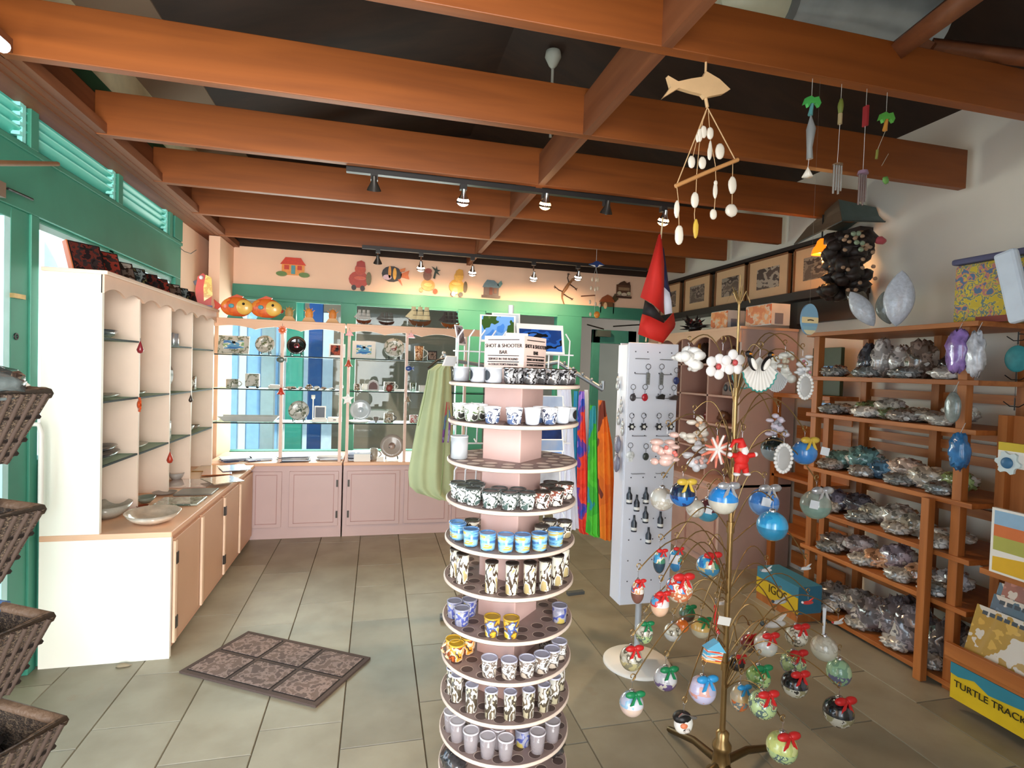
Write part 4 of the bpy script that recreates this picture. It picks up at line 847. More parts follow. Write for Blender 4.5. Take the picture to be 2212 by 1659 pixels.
cloth_lump(bz[1], -.18, -.13, .02, (.12, .08, .05), (70, 48, 110), 'dark purple cloth bundle in the second basket', 1); cloth_lump(bz[1], -.31, -.2, .02, (.05, .05, .05), (190, 60, 50), 'small red cloth in the second basket left of the purple one', 2)
cloth_lump(bz[2], -.2, -.15, -.03, (.13, .09, .05), (26, 22, 26), 'black cloth bundle deep in the third basket', 3); cloth_lump(bz[2], -.19, -.04, -.0, (.06, .04, .025), (90, 130, 190), 'pale blue cloth on the back rim of the third basket', 4)
cloth_lump(bz[3], -.2, -.15, -.04, (.13, .1, .05), (28, 20, 22), 'black cloth bundle inside the lowest basket', 5); cloth_lump(bz[3], -.14, -.17, .0, (.05, .05, .04), (110, 40, 44), 'small dark red cloth inside the lowest basket', 6)
t_ = thing('basket_stand', 'dark metal stand holding the four wicker baskets at the left edge', 'stand', (bz[1].x - .2, 1.3, 0))
cc = in_basket(bz[1], -.22, -.16, 0)
MB().tube([(cc.x - .40, cc.y + .02, .01), (cc.x - .40, cc.y + .02, 1.5)], .012, 8).build('pole', BLACK, t_, world=True)
m_ = MB(); m_.box(cc.x - .54, cc.x - .26, cc.y - .15, cc.y + .15, 0, .02); m_.build('base', BLACK, t_, world=True)
for c in bz:
    m_ = MB(); q = in_basket(c, -.3, -.16, -.165); m_.tube([(cc.x - .40, cc.y + .02, c.z - .165), (q.x, q.y, c.z - .165)], .008, 6); m_.build('bracket', BLACK, t_, world=True)
# ------------------------------------------------------------------ revolving mug tower
TX, TY, TR = .412, 1.65, .20
zs = [1.456, 1.343, 1.224, 1.106, .987, .867, .745, .630, .512, .398, .285]
DISC = M((150, 128, 122), .5, var=.08); RIMC = M((226, 206, 190), .45); HOLEC = M((222, 204, 190), .5); TPINK = M((206, 172, 164), .5, var=.03)
tw = thing('mug_tower', 'tall pink revolving rack of round tiers crowded with shot glasses and mugs', 'display rack', (TX, TY, 0))
m_ = MB(); s2 = .094
m_.prism([(s2, 0), (0, s2), (-s2, 0), (0, -s2)], .06, 1.54, 'z'); m_.build('column', TPINK, tw, bevel=.003)
m_ = MB(); m_.lathe([(.21, 0), (.21, .05), (.05, .06), (.05, .07)], seg=40); m_.build('base', TPINK, tw)
for k, z in enumerate(zs):
    m_ = MB(); m_.lathe([(TR - .004, z - .007), (TR, z - .004), (TR, z + .002), (TR - .004, z + .004)], seg=56, m=1)
    m_.add([(( TR - .003) * cos(2 * pi * i / 56), (TR - .003) * sin(2 * pi * i / 56), z + .0045) for i in range(56)], [tuple(range(56))], 0)
    m_.add([(( TR - .003) * cos(2 * pi * i / 56), (TR - .003) * sin(2 * pi * i / 56), z - .0075) for i in range(56)], [tuple(range(56))[::-1]], 0)
    for rr, nn in ((.172, 20), (.128, 15)):
        for i in range(nn):
            a = 2 * pi * (i + .5 * (rr < .15)) / nn
            cx_, cy_ = rr * cos(a), rr * sin(a); q = .0185
            m_.add([(cx_ + q * cos(2 * pi * j / 14), cy_ + q * sin(2 * pi * j / 14), z + .0052) for j in range(14)], [tuple(range(14))], 2)
            m_.add([(cx_ + q * .93 * cos(2 * pi * j / 14), cy_ - .0016 + q * .9 * sin(2 * pi * j / 14), z + .0056) for j in range(14)], [tuple(range(14))], 2 if k == 2 else 3)
    m_.build('tier', [DISC, RIMC, HOLEC, M((92, 74, 70), .7)], tw)
# sign block on top
sb = MB(); s3 = .098; sb.prism([(s3, 0), (0, s3), (-s3, 0), (0, -s3)], 1.472, 1.60, 'z'); sg = sb.build('sign_block', M((236, 206, 194), .5), tw, bevel=.002)
MB().box(-.035, .035, -.01, .01, 1.60, 1.612).build('price_strip', WHITE, tw)
for side in (-1, 1):
    n_ = Vector((side * 1, -1, 0)).normalized(); base = Vector((side * s3 / 2, -s3 / 2, 0)) + n_ * .002
    rot = (radians(90), 0, math.atan2(n_.y, n_.x) + pi / 2)
    for s_, z, sz in (('SHOT & SHOOTER', 1.570, .0155), ('BAR', 1.551, .0155), ('SERVICE IN THE ROUND', 1.531, .0095), ("A COLLECTOR'S PARADISE", 1.515, .0086)):
        o = text('lettering', s_, (base.x, base.y, z), rot, sz, BLACK, None); o.parent = sg
    for z in (1.588, 1.541, 1.523, 1.504):
        mm = MB(); tdir = Vector((-n_.y, n_.x, 0)); c_ = base + n_ * .0004
        a_, b_ = c_ - tdir * .055, c_ + tdir * .055
        mm.add([(a_.x, a_.y, z - .0012), (b_.x, b_.y, z - .0012), (b_.x, b_.y, z + .0012), (a_.x, a_.y, z + .0012)], [(0, 1, 2, 3)]); mm.build('ruled_line', BLACK, sg)

def tpos(px, z, R):
    best = None
    for i in range(241):
        a = -radians(5) - radians(170) * i / 240; p_ = (TX + R * cos(a), TY + R * sin(a), z)
        e = abs(proj(p_)[0] - px)
        if best is None or e < best[0]: best = (e, p_, a)
    return best[1], best[2]
def cup(name, h, r, mats, cat, taper=.004, emblem=None, hand=False):
    def f():
        t_ = thing(name, '', cat); mug_mesh(h, r, taper, .0025).build('body', mats[0], t_)
        m_ = MB(); m_.lathe([(r - .003, h - .001), (r - .003, h + .001), (r + .0006, h + .001), (r + .0006, h - .003)], seg=20); m_.build('rim', mats[1], t_)
        if emblem:
            m_ = MB(); vs_ = []
            for j in range(9):
                w_ = math.sqrt(max(.02, 1 - (j / 4 - 1) ** 2)) * .52
                for i in range(7): a = w_ * (i / 3 - 1); vs_.append(((r + .0009) * cos(a), (r + .0009) * sin(a), h * (.5 + .34 * (j / 4 - 1))))
            m_.add(vs_, [(j * 7 + i, j * 7 + i + 1, j * 7 + i + 8, j * 7 + i + 7) for j in range(8) for i in range(6)]); m_.build('emblem', emblem, t_)
        if hand: handle_mesh(h, r, .6, .004).build('handle', mats[0], t_)
        return t_
    return Proto(f)
W2 = M((236, 236, 238), .3, coat=.4); LAV = M((196, 196, 216), .3, coat=.4); DK = M((50, 42, 36), .4)
KIND = {
 'frost': (cup('frosted_mug', .042, .024, (M((176, 178, 184), .35), M((200, 202, 206), .3)), 'mug', .001, M((34, 34, 36), .3)), 'frosted grey little mug with black oval emblem'),
 'chrome': (cup('shot_glass', .044, .021, (blotch('chromeprint', [(190, 190, 194), (60, 58, 60), (216, 216, 220), (110, 108, 108)], 34, .12, .6, metal=.5), CHROME), 'shot glass', .003), 'silver patterned shot glass'),
 'palmclear': (cup('shot_glass', .046, .023, (blotch('palmclear', [(206, 208, 200), (216, 218, 210), (90, 110, 70), (222, 224, 218), (60, 60, 56)], 40, .2, .5), W2), 'shot glass', .005), 'shot glass printed with a palm'),
 'boat': (cup('shot_glass', .046, .024, (blotch('boatprint', [(226, 228, 236), (234, 236, 242), (44, 54, 84), (230, 232, 240), (90, 110, 150)], 42, .25, .5), W2), 'shot glass', .005), 'white shot glass with navy sketch print'),
 'lines': (cup('shot_glass', .046, .024, (blotch('lineprint', [(226, 232, 242), (120, 140, 180)], 60, .25, .5, kind='wave', stretch=(0, 0, 1)), W2), 'shot glass', .005), 'white shot glass with lines of blue lettering'),
 'bigmug': (cup('frosted_mug', .068, .026, (M((170, 174, 178), .35), M((190, 194, 198), .3)), 'mug', .001, M((40, 42, 42), .3)), 'tall frosted grey mug with a dark round emblem'),
 'palmdark': (cup('shot_glass', .048, .024, (blotch('palmdark', [(228, 230, 228), (222, 226, 222), (40, 56, 48), (230, 232, 230), (80, 100, 96)], 46, .25, .5), M((70, 74, 72), .3)), 'shot glass', .004), 'white shot glass printed with dark palm leaves'),
 'turtle': (cup('shot_glass', .048, .024, (blotch('turtleprint', [(232, 226, 216), (140, 80, 66), (236, 230, 222), (60, 48, 42), (230, 224, 214)], 34, .25, .5), M((60, 48, 40), .3)), 'shot glass', .004), 'cream shot glass printed with red brown turtles'),
 'beach': (cup('shot_glass', .048, .0235, (blotch('beachprint', [(70, 116, 170), (110, 170, 210), (150, 196, 214), (206, 180, 90), (170, 206, 222)], 18, .2, .5, stretch=(.6, .6, 3.2)), M((96, 146, 200), .25, coat=.5)), 'shot glass', .003), 'blue beach scene shot glass'),
 'tall': (cup('shooter_glass', .088, .0185, (blotch('tallprint', [(232, 228, 214), (222, 216, 196), (70, 54, 40), (234, 230, 220), (190, 170, 120)], 36, .25, .5, stretch=(1, 1, .5)), DK), 'shooter glass', .001), 'tall white shooter glass with dark band and print'),
 'frostblue': (cup('shot_glass', .05, .023, (blotch('frostblue', [(130, 130, 150), (150, 150, 166), (70, 80, 150), (156, 156, 170), (190, 170, 90)], 22, .35, .3), M((150, 150, 170), .3)), 'shot glass', .003), 'smoky grey blue shot glass'),
 'yellow': (cup('novelty_mug', .055, .023, (blotch('yellowprint', [(220, 186, 60), (206, 160, 50), (110, 80, 40), (70, 90, 150), (230, 220, 180), (224, 190, 60)], 30, .3, .5), M((190, 150, 40), .3)), 'mug', .004), 'bright yellow novelty shot mug'),
 'orange': (cup('novelty_mug', .05, .024, (blotch('orangeprint', [(206, 96, 40), (120, 60, 36), (220, 200, 160), (230, 150, 50), (60, 44, 34)], 26, .3, .5), M((216, 170, 50), .3)), 'mug', .004, None, True), 'orange and brown painted shot mug'),
 'lav': (cup('shot_glass', .052, .0235, (blotch('lavprint', [(226, 222, 218), (120, 104, 92), (230, 228, 226), (90, 80, 74), (200, 186, 170)], 34, .3, .4), LAV), 'shot glass', .004), 'printed shot glass with a pale lavender inside'),
 'talllav': (cup('shooter_glass', .078, .0185, (blotch('tlprint', [(200, 196, 186), (110, 96, 76), (214, 210, 204), (80, 70, 56), (190, 180, 150)], 30, .3, .4, stretch=(1, 1, .6)), LAV), 'shooter glass', .002), 'tall patterned shooter glass with lavender inside'),
 'clear': (cup('shot_glass', .06, .0235, (M((206, 196, 200), .12, trans=.3, coat=.5, alpha=.5), M((214, 208, 214), .12, coat=.5)), 'shot glass', .005), 'clear frosted shot glass'),
 'cream': (cup('shot_glass', .05, .023, (blotch('creamprint', [(230, 224, 206), (60, 52, 44), (236, 230, 214), (170, 150, 110)], 30, .3, .4), M((70, 60, 50), .3)), 'shot glass', .004), 'cream shot glass with brown scribble print'),
}
TN = ['top', 'second', 'third', 'fourth', 'fifth', 'sixth', 'seventh', 'eighth', 'ninth', 'lowest full']
ITEMS = [
 [('frost', 990, 0), ('frost', 1033, 0), ('frost', 1066, 0), ('chrome', 1104, 0), ('chrome', 1122, 1), ('chrome', 1147, 0), ('chrome', 1170, 1), ('chrome', 1193, 0), ('chrome', 1216, 0), ('chrome', 1235, 0)],
 [('palmclear', 982, 0), ('palmclear', 1000, 1), ('palmclear', 1018, 0), ('palmclear', 1036, 1), ('boat', 1063, 0), ('boat', 1110, 0), ('lines', 1149, 0), ('boat', 1186, 0), ('boat', 1168, 1), ('lines', 1214, 0), ('frost', 1232, 0)],
 [('bigmug', 986, 0)],
 [('palmdark', 976, 0), ('palmdark', 994, 1), ('palmdark', 1003, 0), ('palmdark', 1030, 1), ('palmdark', 1022, 0), ('palmdark', 1059, 0), ('palmdark', 1077, 1), ('palmdark', 1099, 0), ('palmdark', 1118, 1), ('palmdark', 1138, 0), ('turtle', 1170, 0), ('turtle', 1182, 1), ('turtle', 1200, 0), ('turtle', 1222, 0), ('turtle', 1208, 1)],
 [('beach', 972, 0), ('beach', 990, 0), ('beach', 1017, 0), ('beach', 1053, 0), ('beach', 1091, 0), ('beach', 1129, 0), ('beach', 1165, 0), ('beach', 1200, 0), ('cream', 1012, 1), ('cream', 1170, 1), ('cream', 1206, 1), ('cream', 1222, 0)],
 [('tall', 975, 0), ('tall', 998, 0), ('tall', 1061, 0), ('tall', 1105, 0), ('tall', 1144, 0), ('tall', 1177, 0), ('tall', 1203, 0), ('tall', 1222, 0)],
 [('frostblue', 972, 0), ('frostblue', 985, 1), ('frostblue', 997, 0), ('yellow', 1063, 0), ('yellow', 1104, 0), ('frostblue', 1208, 0)],
 [('orange', 970, 0), ('orange', 986, 0), ('orange', 1000, 1), ('lav', 1056, 0), ('lav', 1099, 0), ('lav', 1137, 0), ('lav', 1170, 0), ('lav', 1192, 0), ('lav', 1207, 0), ('lav', 1180, 1), ('lav', 1198, 1)],
 [('talllav', 966, 0), ('talllav', 987, 0), ('talllav', 1018, 0), ('talllav', 1060, 0), ('talllav', 1101, 0), ('talllav', 1140, 0), ('talllav', 1173, 0), ('talllav', 1196, 0), ('talllav', 1210, 0)],
 [('clear', 966, 0), ('clear', 987, 0), ('clear', 1016, 0), ('clear', 1052, 0), ('clear', 1092, 0), ('frostblue', 1128, 1), ('clear', 1160, 0), ('clear', 1192, 0), ('clear', 1030, 1), ('clear', 1075, 1), ('clear', 1180, 1)],
]
def ordl(i, n):
    if n == 1: return 'the only one there'
    if i == 0: return 'leftmost'
    if i == n - 1: return 'rightmost'
    return ORD[i] + ' from left'
for k, row in enumerate(ITEMS):
    cnt = {}
    for it in sorted(row, key=lambda r: r[1]): cnt.setdefault((it[0], it[2]), []).append(it)
    for (kd, rw_), its in cnt.items():
        for i, (kd, px, rr) in enumerate(its):
            p_, a = tpos(px, zs[k] + .0058, .168 if rr == 0 else .122)
            lab = '%s, %s%s tier, %s' % (KIND[kd][1], 'inner ring, ' if rr else '', TN[k], ordl(i, len(its)))
            KIND[kd][0].put(p_, lab, rz=a + (.15 if kd not in ('frost', 'bigmug') else -.5), group='%ss on the %s tier of the tower' % (KIND[kd][1].split(' with ')[0], TN[k]))
# dark bagged bits under the lowest tier
for k, px in enumerate((962, 985, 1195)):
    p_, a = tpos(px, .292, .16); o = MB().ball((0, 0, .03), (.035, .035, .032), 14, 9, noise=.2, rnd=random.Random(k)).build('trinket_bag', M((58, 56, 58), .2, coat=1, var=.6, scale=40)); o.location = p_; tag(o, 'dark shiny bag on the bottom tier, %s' % ('leftmost', 'second from left', 'rightmost')[k], 'bag')

# ------------------------------------------------------------------ postcard rack behind the tower
WIRE = M((226, 226, 228), .35)
pr = thing('postcard_rack', 'white wire postcard rack standing behind the mug tower', 'postcard rack', (.56, 2.35, 0))
m_ = MB(); m_.tube([(.56, 2.35, .02), (.56, 2.35, 1.78)], .012, 8); m_.build('pole', WIRE, pr, world=True)
m_ = MB(); m_.lathe([(.2, 0), (.2, .012), (.015, .03), (.0001, .03)], (.56, 2.35, 0), 32); m_.build('base', WIRE, pr, world=True)
for sx, zz in ((-1, 1.6), (1, 1.6), (-1, 1.3), (1, 1.3), (-1, 1.05), (1, 1.05), (1, .85)):
    m_ = MB()
    for k in range(5):
        x = .56 + sx * (.06 + k * .045); m_.tube([(x, 2.32, zz - .1), (x, 2.26, zz - .11), (x, 2.25, zz + .03), (x - sx * .02, 2.25, zz + .06)], .0035, 5)
    for dz in (-.11, -.03): m_.tube([(.56 + sx * .05, 2.255, zz + dz), (.56 + sx * .26, 2.255, zz + dz)], .0035, 5)
    m_.tube([(.56, 2.35, zz - .05), (.56 + sx * .05, 2.32, zz - .1)], .004, 5); m_.build('wire_pocket', WIRE, pr, world=True)
def card(x0, y0, x1, y1, y, mats, lab, lean=14, rz=0, cat='photo print', name='photo_print'):
    a, b = P(x0, y1, y=y), P(x1, y1, y=y); t = P(x0, y0, y=y); w_, h_ = (b - a).length, (t - a).length
    t_ = thing(name, lab, cat, a, rz=rz)
    m_ = MB(); m_.T = at((0, 0, 0), 0, radians(-lean)); m_.box(0, w_, -.002, .002, 0, h_); m_.build('board', WHITE, t_)
    m_ = MB(); m_.T = at((0, 0, 0), 0, radians(-lean)); m_.box(w_ * .05, w_ * .95, -.003, -.002, h_ * .08, h_ * (.95 if cat != 'poster' else .82)); m_.build('picture', mats, t_); return t_
card(1036, 676, 1112, 738, 2.27, blotch('palmphoto', [(80, 140, 220), (120, 170, 230), (60, 90, 40), (90, 110, 60)], 7, .2, .5), 'postcard print with blue sky and palm at the top of the wire rack', rz=-.12)
card(1062, 672, 1122, 735, 2.31, M((200, 206, 214), .3), 'white backed print standing just behind the blue sky one', rz=-.12)
card(1118, 695, 1222, 762, 2.2, blotch('seaphoto', [(30, 60, 120), (40, 90, 170), (24, 26, 30), (60, 110, 190)], 8, .2, .5, stretch=(1, 1, 2)), 'large print of deep blue sea with white border, right side of wire rack', rz=.06, cat='poster')
card(990, 700, 1022, 745, 2.3, blotch('darkphoto', [(90, 80, 84), (150, 140, 150), (60, 50, 50)], 14), 'small print turned sideways at the left of the wire rack', rz=.9)
for px, py, lab in ((1190, 935, 'dark blue postcard in the rack beside the third tier'), (1190, 975, 'pale sky postcard in the wire rack above the empty tier'), (1192, 870, 'blue grey postcard in the wire rack beside the second tier'), (1185, 1030, 'black and white postcard in the wire rack below the empty tier'), (1192, 960, 'striped beach postcard in the wire rack')):
    card(px - 26, py - 16, px + 26, py + 16, 2.22, blotch('pc_%d' % py, [((40, 70, 140), (20, 30, 60)), ((170, 190, 220), (120, 150, 200)), ((90, 110, 150), (180, 190, 206)), ((40, 40, 46), (200, 200, 204)), ((190, 176, 160), (120, 150, 190))][[935, 975, 870, 1030, 960].index(py)], 10, .2, .4), lab, name='postcard', cat='postcard')
card(955, 765, 990, 790, 2.3, M((220, 222, 226), .4), 'plain white card sticking out left above the dress shoulder', rz=.6, lean=-30, name='postcard', cat='postcard')

# ------------------------------------------------------------------ round clothes rack with garments
cr = thing('clothes_rack', 'grey metal clothes rack with a notched sloping arm behind the mug tower', 'clothes rack', (.78, 3.25, 0))
GM = M((132, 138, 142), .35, .5)
m_ = MB(); m_.tube([(.78, 3.25, .03), (.78, 3.25, 1.55)], .02, 10); m_.build('pole', GM, cr, world=True)
m_ = MB(); m_.tube([(.4, 3.25, .02), (1.16, 3.25, .02)], .018, 8).tube([(.78, 2.9, .02), (.78, 3.6, .02)], .018, 8); m_.build('base', GM, cr, world=True)
a, b = P(1205, 782, y=3.1), P(1303, 842, y=2.95)
m_ = MB(); m_.tube([(.78, 3.25, 1.5), a, b], .014, 4)
for k in range(5): q = a.lerp(b, .15 + k * .2); m_.ball((q.x, q.y, q.z + .018), .010, 8, 6)
m_.tube([b, b + Vector((0, 0, .05))], .01, 5); m_.build('sloping_arm', GM, cr, world=True)
c = P(962, 776, y=3.24); m_ = MB(); m_.tube([(.78, 3.25, 1.5), c, (c.x, c.y, c.z + .03)], .012, 5); m_.build('side_arm', GM, cr, world=True)
def garment(name, lab, cat, pts, y, mat, thick=.05, folds=6, amp=.02, group=None, hem=None, d=0):
    """pts: outline rows [(px_left, px_right, py)]; built as a folded sheet with a front and back"""
    rows = []; n = 24
    for (xl, xr, py) in pts:
        A, B = P(xl, py, y=y), P(xr, py, y=y); r = []
        for i in range(n + 1):
            u = i / n; q = A.lerp(B, u); q.y = y - amp * cos(folds * 2 * pi * u + py * .002) - thick * sin(pi * u) * .5; r.append(q)
        for i in range(n + 1):
            u = 1 - i / n; q = A.lerp(B, u); q.y = y + amp * cos(folds * 2 * pi * u) + thick * sin(pi * u) * .5; r.append(q)
        rows.append(r)
    m_ = MB(); vs_ = [v for r in rows for v in r]; k = len(rows[0]); fs = []
    for j in range(len(rows) - 1):
        for i in range(k): fs.append((j * k + i, j * k + (i + 1) % k, (j + 1) * k + (i + 1) % k, (j + 1) * k + i))
    m_.add(vs_, fs, 0, True)
    top = P((pts[0][0] + pts[0][1]) / 2, pts[0][2], y=y)
    t_ = thing(name, lab, cat, top, group=group); m_.build('cloth', mat, t_, world=True)
    return t_, top
DR = M((168, 174, 132), .8, var=.08, scale=6, bump=.1)
t_, top = garment('green_dress', 'pale green sleeveless dress with narrow seams hanging left of the mug tower', 'dress', [(946, 972, 786), (925, 974, 800), (920, 975, 830), (908, 976, 880), (898, 978, 930), (888, 980, 985), (882, 983, 1020), (884, 984, 1050), (900, 985, 1065), (935, 984, 1076)], 3.02, DR, .12, 3, .012)
m_ = MB(); m_.tube([P(928, 800, y=2.935), P(915, 870, y=2.935), P(903, 920, y=2.935)], .002, 5).tube([P(968, 880, y=2.935), P(960, 960, y=2.935), P(952, 1070, y=2.935)], .002, 5).build('seam', M((130, 146, 92), .8), t_, world=True)
m_ = MB(); m_.tube([P(925, 795, y=3.05), P(945, 778, y=3.08), P(968, 772, y=3.1), P(990, 786, y=3.1)], .006, 6).tube([P(968, 772, y=3.1), (c.x, c.y, c.z + .01)], .003, 5).build('hanger', DKMETAL, t_, world=True)
garment('purple_garment', 'narrow mauve and purple printed garment between green dress and tower', 'garment', [(962, 970, 868), (955, 974, 900), (946, 974, 940), (945, 972, 955)], 3.0, blotch('mauve', [(150, 140, 180), (120, 70, 140), (90, 120, 150), (180, 80, 80)], 6, .7, 0), .03, 2, .01)
garment('white_garment', 'long white garments hanging right behind the mug tower', 'garment', [(1205, 1232, 840), (1205, 1236, 900), (1202, 1240, 980), (1200, 1246, 1060), (1196, 1252, 1140)], 2.98, M((214, 214, 226), .8, var=.04), .1, 5, .012)
garment('sarong', 'bright blue sarong hanging between the white garment and orange red one', 'sarong', [(1241, 1247, 845), (1239, 1250, 900), (1237, 1250, 960), (1238, 1252, 1040), (1243, 1254, 1100)], 3.04, M((20, 140, 190), .7, var=.15), .05, 2, .008)
garment('sarong', 'red orange sarong with purple and blue flowers near its hem', 'sarong', [(1252, 1261, 845), (1249, 1263, 900), (1248, 1266, 960), (1247, 1272, 1060), (1248, 1277, 1140), (1254, 1276, 1152)], 2.96, blotch('sarong_red', [(226, 60, 30), (214, 50, 30), (226, 66, 40), (110, 60, 150), (40, 70, 170), (150, 110, 200)], 5, .7, 0), .05, 3, .01)
garment('sarong', 'thin white sarong edge between the red and the green ones', 'sarong', [(1263, 1269, 842), (1264, 1271, 900), (1266, 1272, 980), (1268, 1275, 1060)], 3.0, M((226, 226, 226), .8), .04, 1, .006)
garment('sarong', 'bright green sarong with a teal band near the bottom', 'sarong', [(1276, 1284, 876), (1273, 1288, 930), (1271, 1292, 1000), (1270, 1296, 1080), (1266, 1299, 1150), (1278, 1296, 1158)], 2.92, blotch('sarong_green', [(70, 180, 40), (80, 190, 50), (60, 170, 46), (40, 140, 150)], 3, .7, 0), .06, 3, .01)
garment('sarong', 'bright orange sarong with dark brown pattern, rightmost on the rack', 'sarong', [(1297, 1302, 865), (1294, 1312, 910), (1292, 1322, 960), (1293, 1326, 1040), (1296, 1326, 1100), (1298, 1322, 1164)], 2.86, blotch('sarong_orange', [(232, 120, 10), (226, 112, 10), (214, 100, 14), (110, 40, 20)], 3.2, .7, 0), .07, 3, .012)
for px, py, y_ in ((1257, 842, 2.96), (1280, 872, 2.92), (1299, 862, 2.86)):
    pass
# ------------------------------------------------------------------ white keychain spinner
PG = M((226, 228, 238), .35, var=.015, scale=2)
q = P(1362, 1447, z=0); KX, KY = 1.347, 2.59
ks = thing('keychain_spinner', 'tall white pegboard spinner on a pole with round foot, hung with keychains', 'display stand', (KX, KY, 0))
m_ = MB(); m_.lathe([(.172, 0), (.172, .008), (.16, .016), (.02, .03), (.0001, .03)], seg=48); m_.T = at((0, 0, 0)); m_.build('base', WHITE, ks)
MB().tube([(0, 0, .02), (0, 0, 1.66)], .016, 12).build('pole', M((200, 204, 210), .3, .3), ks)
hw = .138; hd = .06; z0, z1 = .335, 1.655
m_ = MB(); rr = 0.0
m_.T = at((0, 0, 0), rr); m_.box(-hw, hw, -hd, -hd + .01, z0, z1); m_.build('front_panel', PG, ks, bevel=.004)
m_ = MB(); m_.T = at((0, 0, 0), rr); m_.box(-hw - .0, -hw + .01, -hd + .012, hd, z0 + .0, z1 - .01); m_.build('side_panel', PG, ks, bevel=.003)
m_ = MB(); m_.T = at((0, 0, 0), rr); m_.box(hw - .01, hw, -hd + .012, hd, z0, z1 - .01); m_.build('side_panel', PG, ks, bevel=.003)
m_ = MB(); m_.T = at((0, 0, 0), rr); m_.box(-hw + .01, hw - .01, hd - .01, hd, z0, z1); m_.build('back_panel', PG, ks)
m_ = MB(); m_.T = at((0, 0, 0), rr)
for r_ in range(12):
    for c_ in range(4):
        x, z = -.1 + c_ * .066, z1 - .045 - r_ * .105; m_.box(x - .003, x + .003, -hd - .0012, -hd, z - .003, z + .003)
m_.build('peg_holes', M((70, 70, 80), .6), ks)
m_ = MB(); m_.T = at((0, 0, 0), rr)
for z in (1.575, 1.50, 1.38, 1.19, 1.0):
    for a, b in ((-.1, -.03), (.035, .1)): m_.tube([(a, -hd - .012, z), (b, -hd - .012, z)], .0016, 5); m_.tube([(a, -hd, z), (a, -hd - .012, z)], .0016, 5)
m_.build('wire_hooks', M((150, 150, 156), .3, .8), ks)
FY = KY - .072
RING = M((120, 120, 126), .2, .9)
def kc(px, py, kind, colr, lab, grp=None):
    q = P(px, py, y=FY - (px - 1400) * .0003)
    t_ = thing('keychain', lab, 'keychain', q, rz=rr, group=grp)
    m_ = MB(); m_.tube([(.013 * cos(a * pi / 6), 0, .013 * sin(a * pi / 6)) for a in range(13)], .0016, 5); m_.tube([(0, 0, -.013), (0, 0, -.034)], .0018, 5); m_.build('ring', RING, t_)
    m_ = MB()
    if kind == 'round': m_.ball((0, 0, -.052), (.017, .007, .019), 14, 9)
    elif kind == 'shoe': m_.prism([(-.02, -.06), (.018, -.062), (.022, -.04), (.006, -.034), (-.022, -.048)], -.006, .006, 'y')
    elif kind == 'star': m_.prism([((.021 if i % 2 == 0 else .013) * cos(pi * i / 6), -.055 + (.021 if i % 2 == 0 else .013) * sin(pi * i / 6)) for i in range(12)], -.005, .004, 'y'); m_.T = at((0, 0, 0))
    elif kind == 'long': m_.prism([(-.008, -.09), (.008, -.09), (.009, -.035), (0, -.028), (-.009, -.035)], -.004, .004, 'y')
    elif kind == 'skull': m_.ball((0, 0, -.05), (.024, .008, .022), 14, 9); m_.box(-.011, .011, -.006, .004, -.082, -.062)
    m_.build('charm', M(colr, .3, coat=.4, var=.3, scale=80), t_)
    if kind == 'star': m_ = MB(); m_.lathe([(.0001, 0), (.008, 0), (.008, .002)], seg=10); o = m_.build('centre', WHITE, t_); o.location = (0, -.0065, -.055); o.rotation_euler = (radians(90), 0, 0)
G_ = 'keychains on the white spinner'
kc(1401, 792, 'long', (120, 120, 116), 'grey bar keychain in the upper left column of the spinner'); kc(1430, 792, 'long', (110, 110, 108), 'grey bar keychain in the upper right column of the spinner')
kc(1462, 800, 'round', (50, 60, 110), 'blue charm keychain at the right edge of spinner'); kc(1368, 836, 'round', (70, 66, 70), 'ringed dark charm keychain, left in the row with the red one')
kc(1394, 836, 'round', (190, 30, 46), 'bright red charm keychain on the spinner'); kc(1428, 836, 'shoe', (30, 26, 28), 'black shoe shaped keychain right of the red one'); kc(1456, 838, 'shoe', (60, 48, 46), 'dark shoe keychain at the right edge of the spinner')
for k, px in enumerate((1365, 1391, 1424, 1449)): kc(px, 898, 'star', (30, 30, 34), 'black star keychain with white centre, %s in its row of four' % ('leftmost', 'second', 'third', 'rightmost')[k], 'black star keychains')
kc(1362, 962, 'skull', (226, 232, 228), 'white skull shaped keychain on the spinner'); kc(1396, 964, 'round', (60, 66, 60), 'dark green charm keychain beside the white skull')
for k, (px, py) in enumerate(((1359, 1070), (1375, 1086), (1395, 1070), (1394, 1111), (1369, 1130), (1426, 1122), (1400, 1156))):
    q = P(px, py + 18, y=FY); t_ = thing('bottle_magnet', 'little black bottle magnet on the white spinner, %s of seven' % ('upper left', 'second from the top left', 'upper right', 'middle', 'lower left', 'rightmost', 'lowest')[k], 'bottle magnet', q, rz=rr, group='bottle magnets')
    MB().lathe([(.0145, 0), (.0145, .045), (.006, .06), (.005, .08), (.006, .082), (.0001, .083)], seg=14).build('bottle', M((34, 40, 50), .3, coat=.5), t_)
    MB().lathe([(.0149, .008), (.0149, .022)], seg=14).build('label', WHITE, t_)
SLV = M((206, 206, 204), .25, .4, var=.3, scale=60)
for k, (px, py) in enumerate(((1335, 815), (1342, 865), (1336, 890), (1345, 912))):
    q = P(px, py, x=1.2); t_ = thing('keychain', 'silver dangling keychain on the shaded left side of spinner, %s' % ('topmost', 'second down', 'third down', 'lowest')[k], 'keychain', q, group='keychains on the side of the spinner')
    MB().tube([(0, 0, .02), (0, 0, -.04)], .002, 5).build('chain', RING, t_); MB().ball((0, 0, -.045), (.008, .012, .022), 10, 8, noise=.2).ball((0, 0, -.01), (.006, .01, .016), 10, 8, noise=.2).build('charm', SLV, t_)
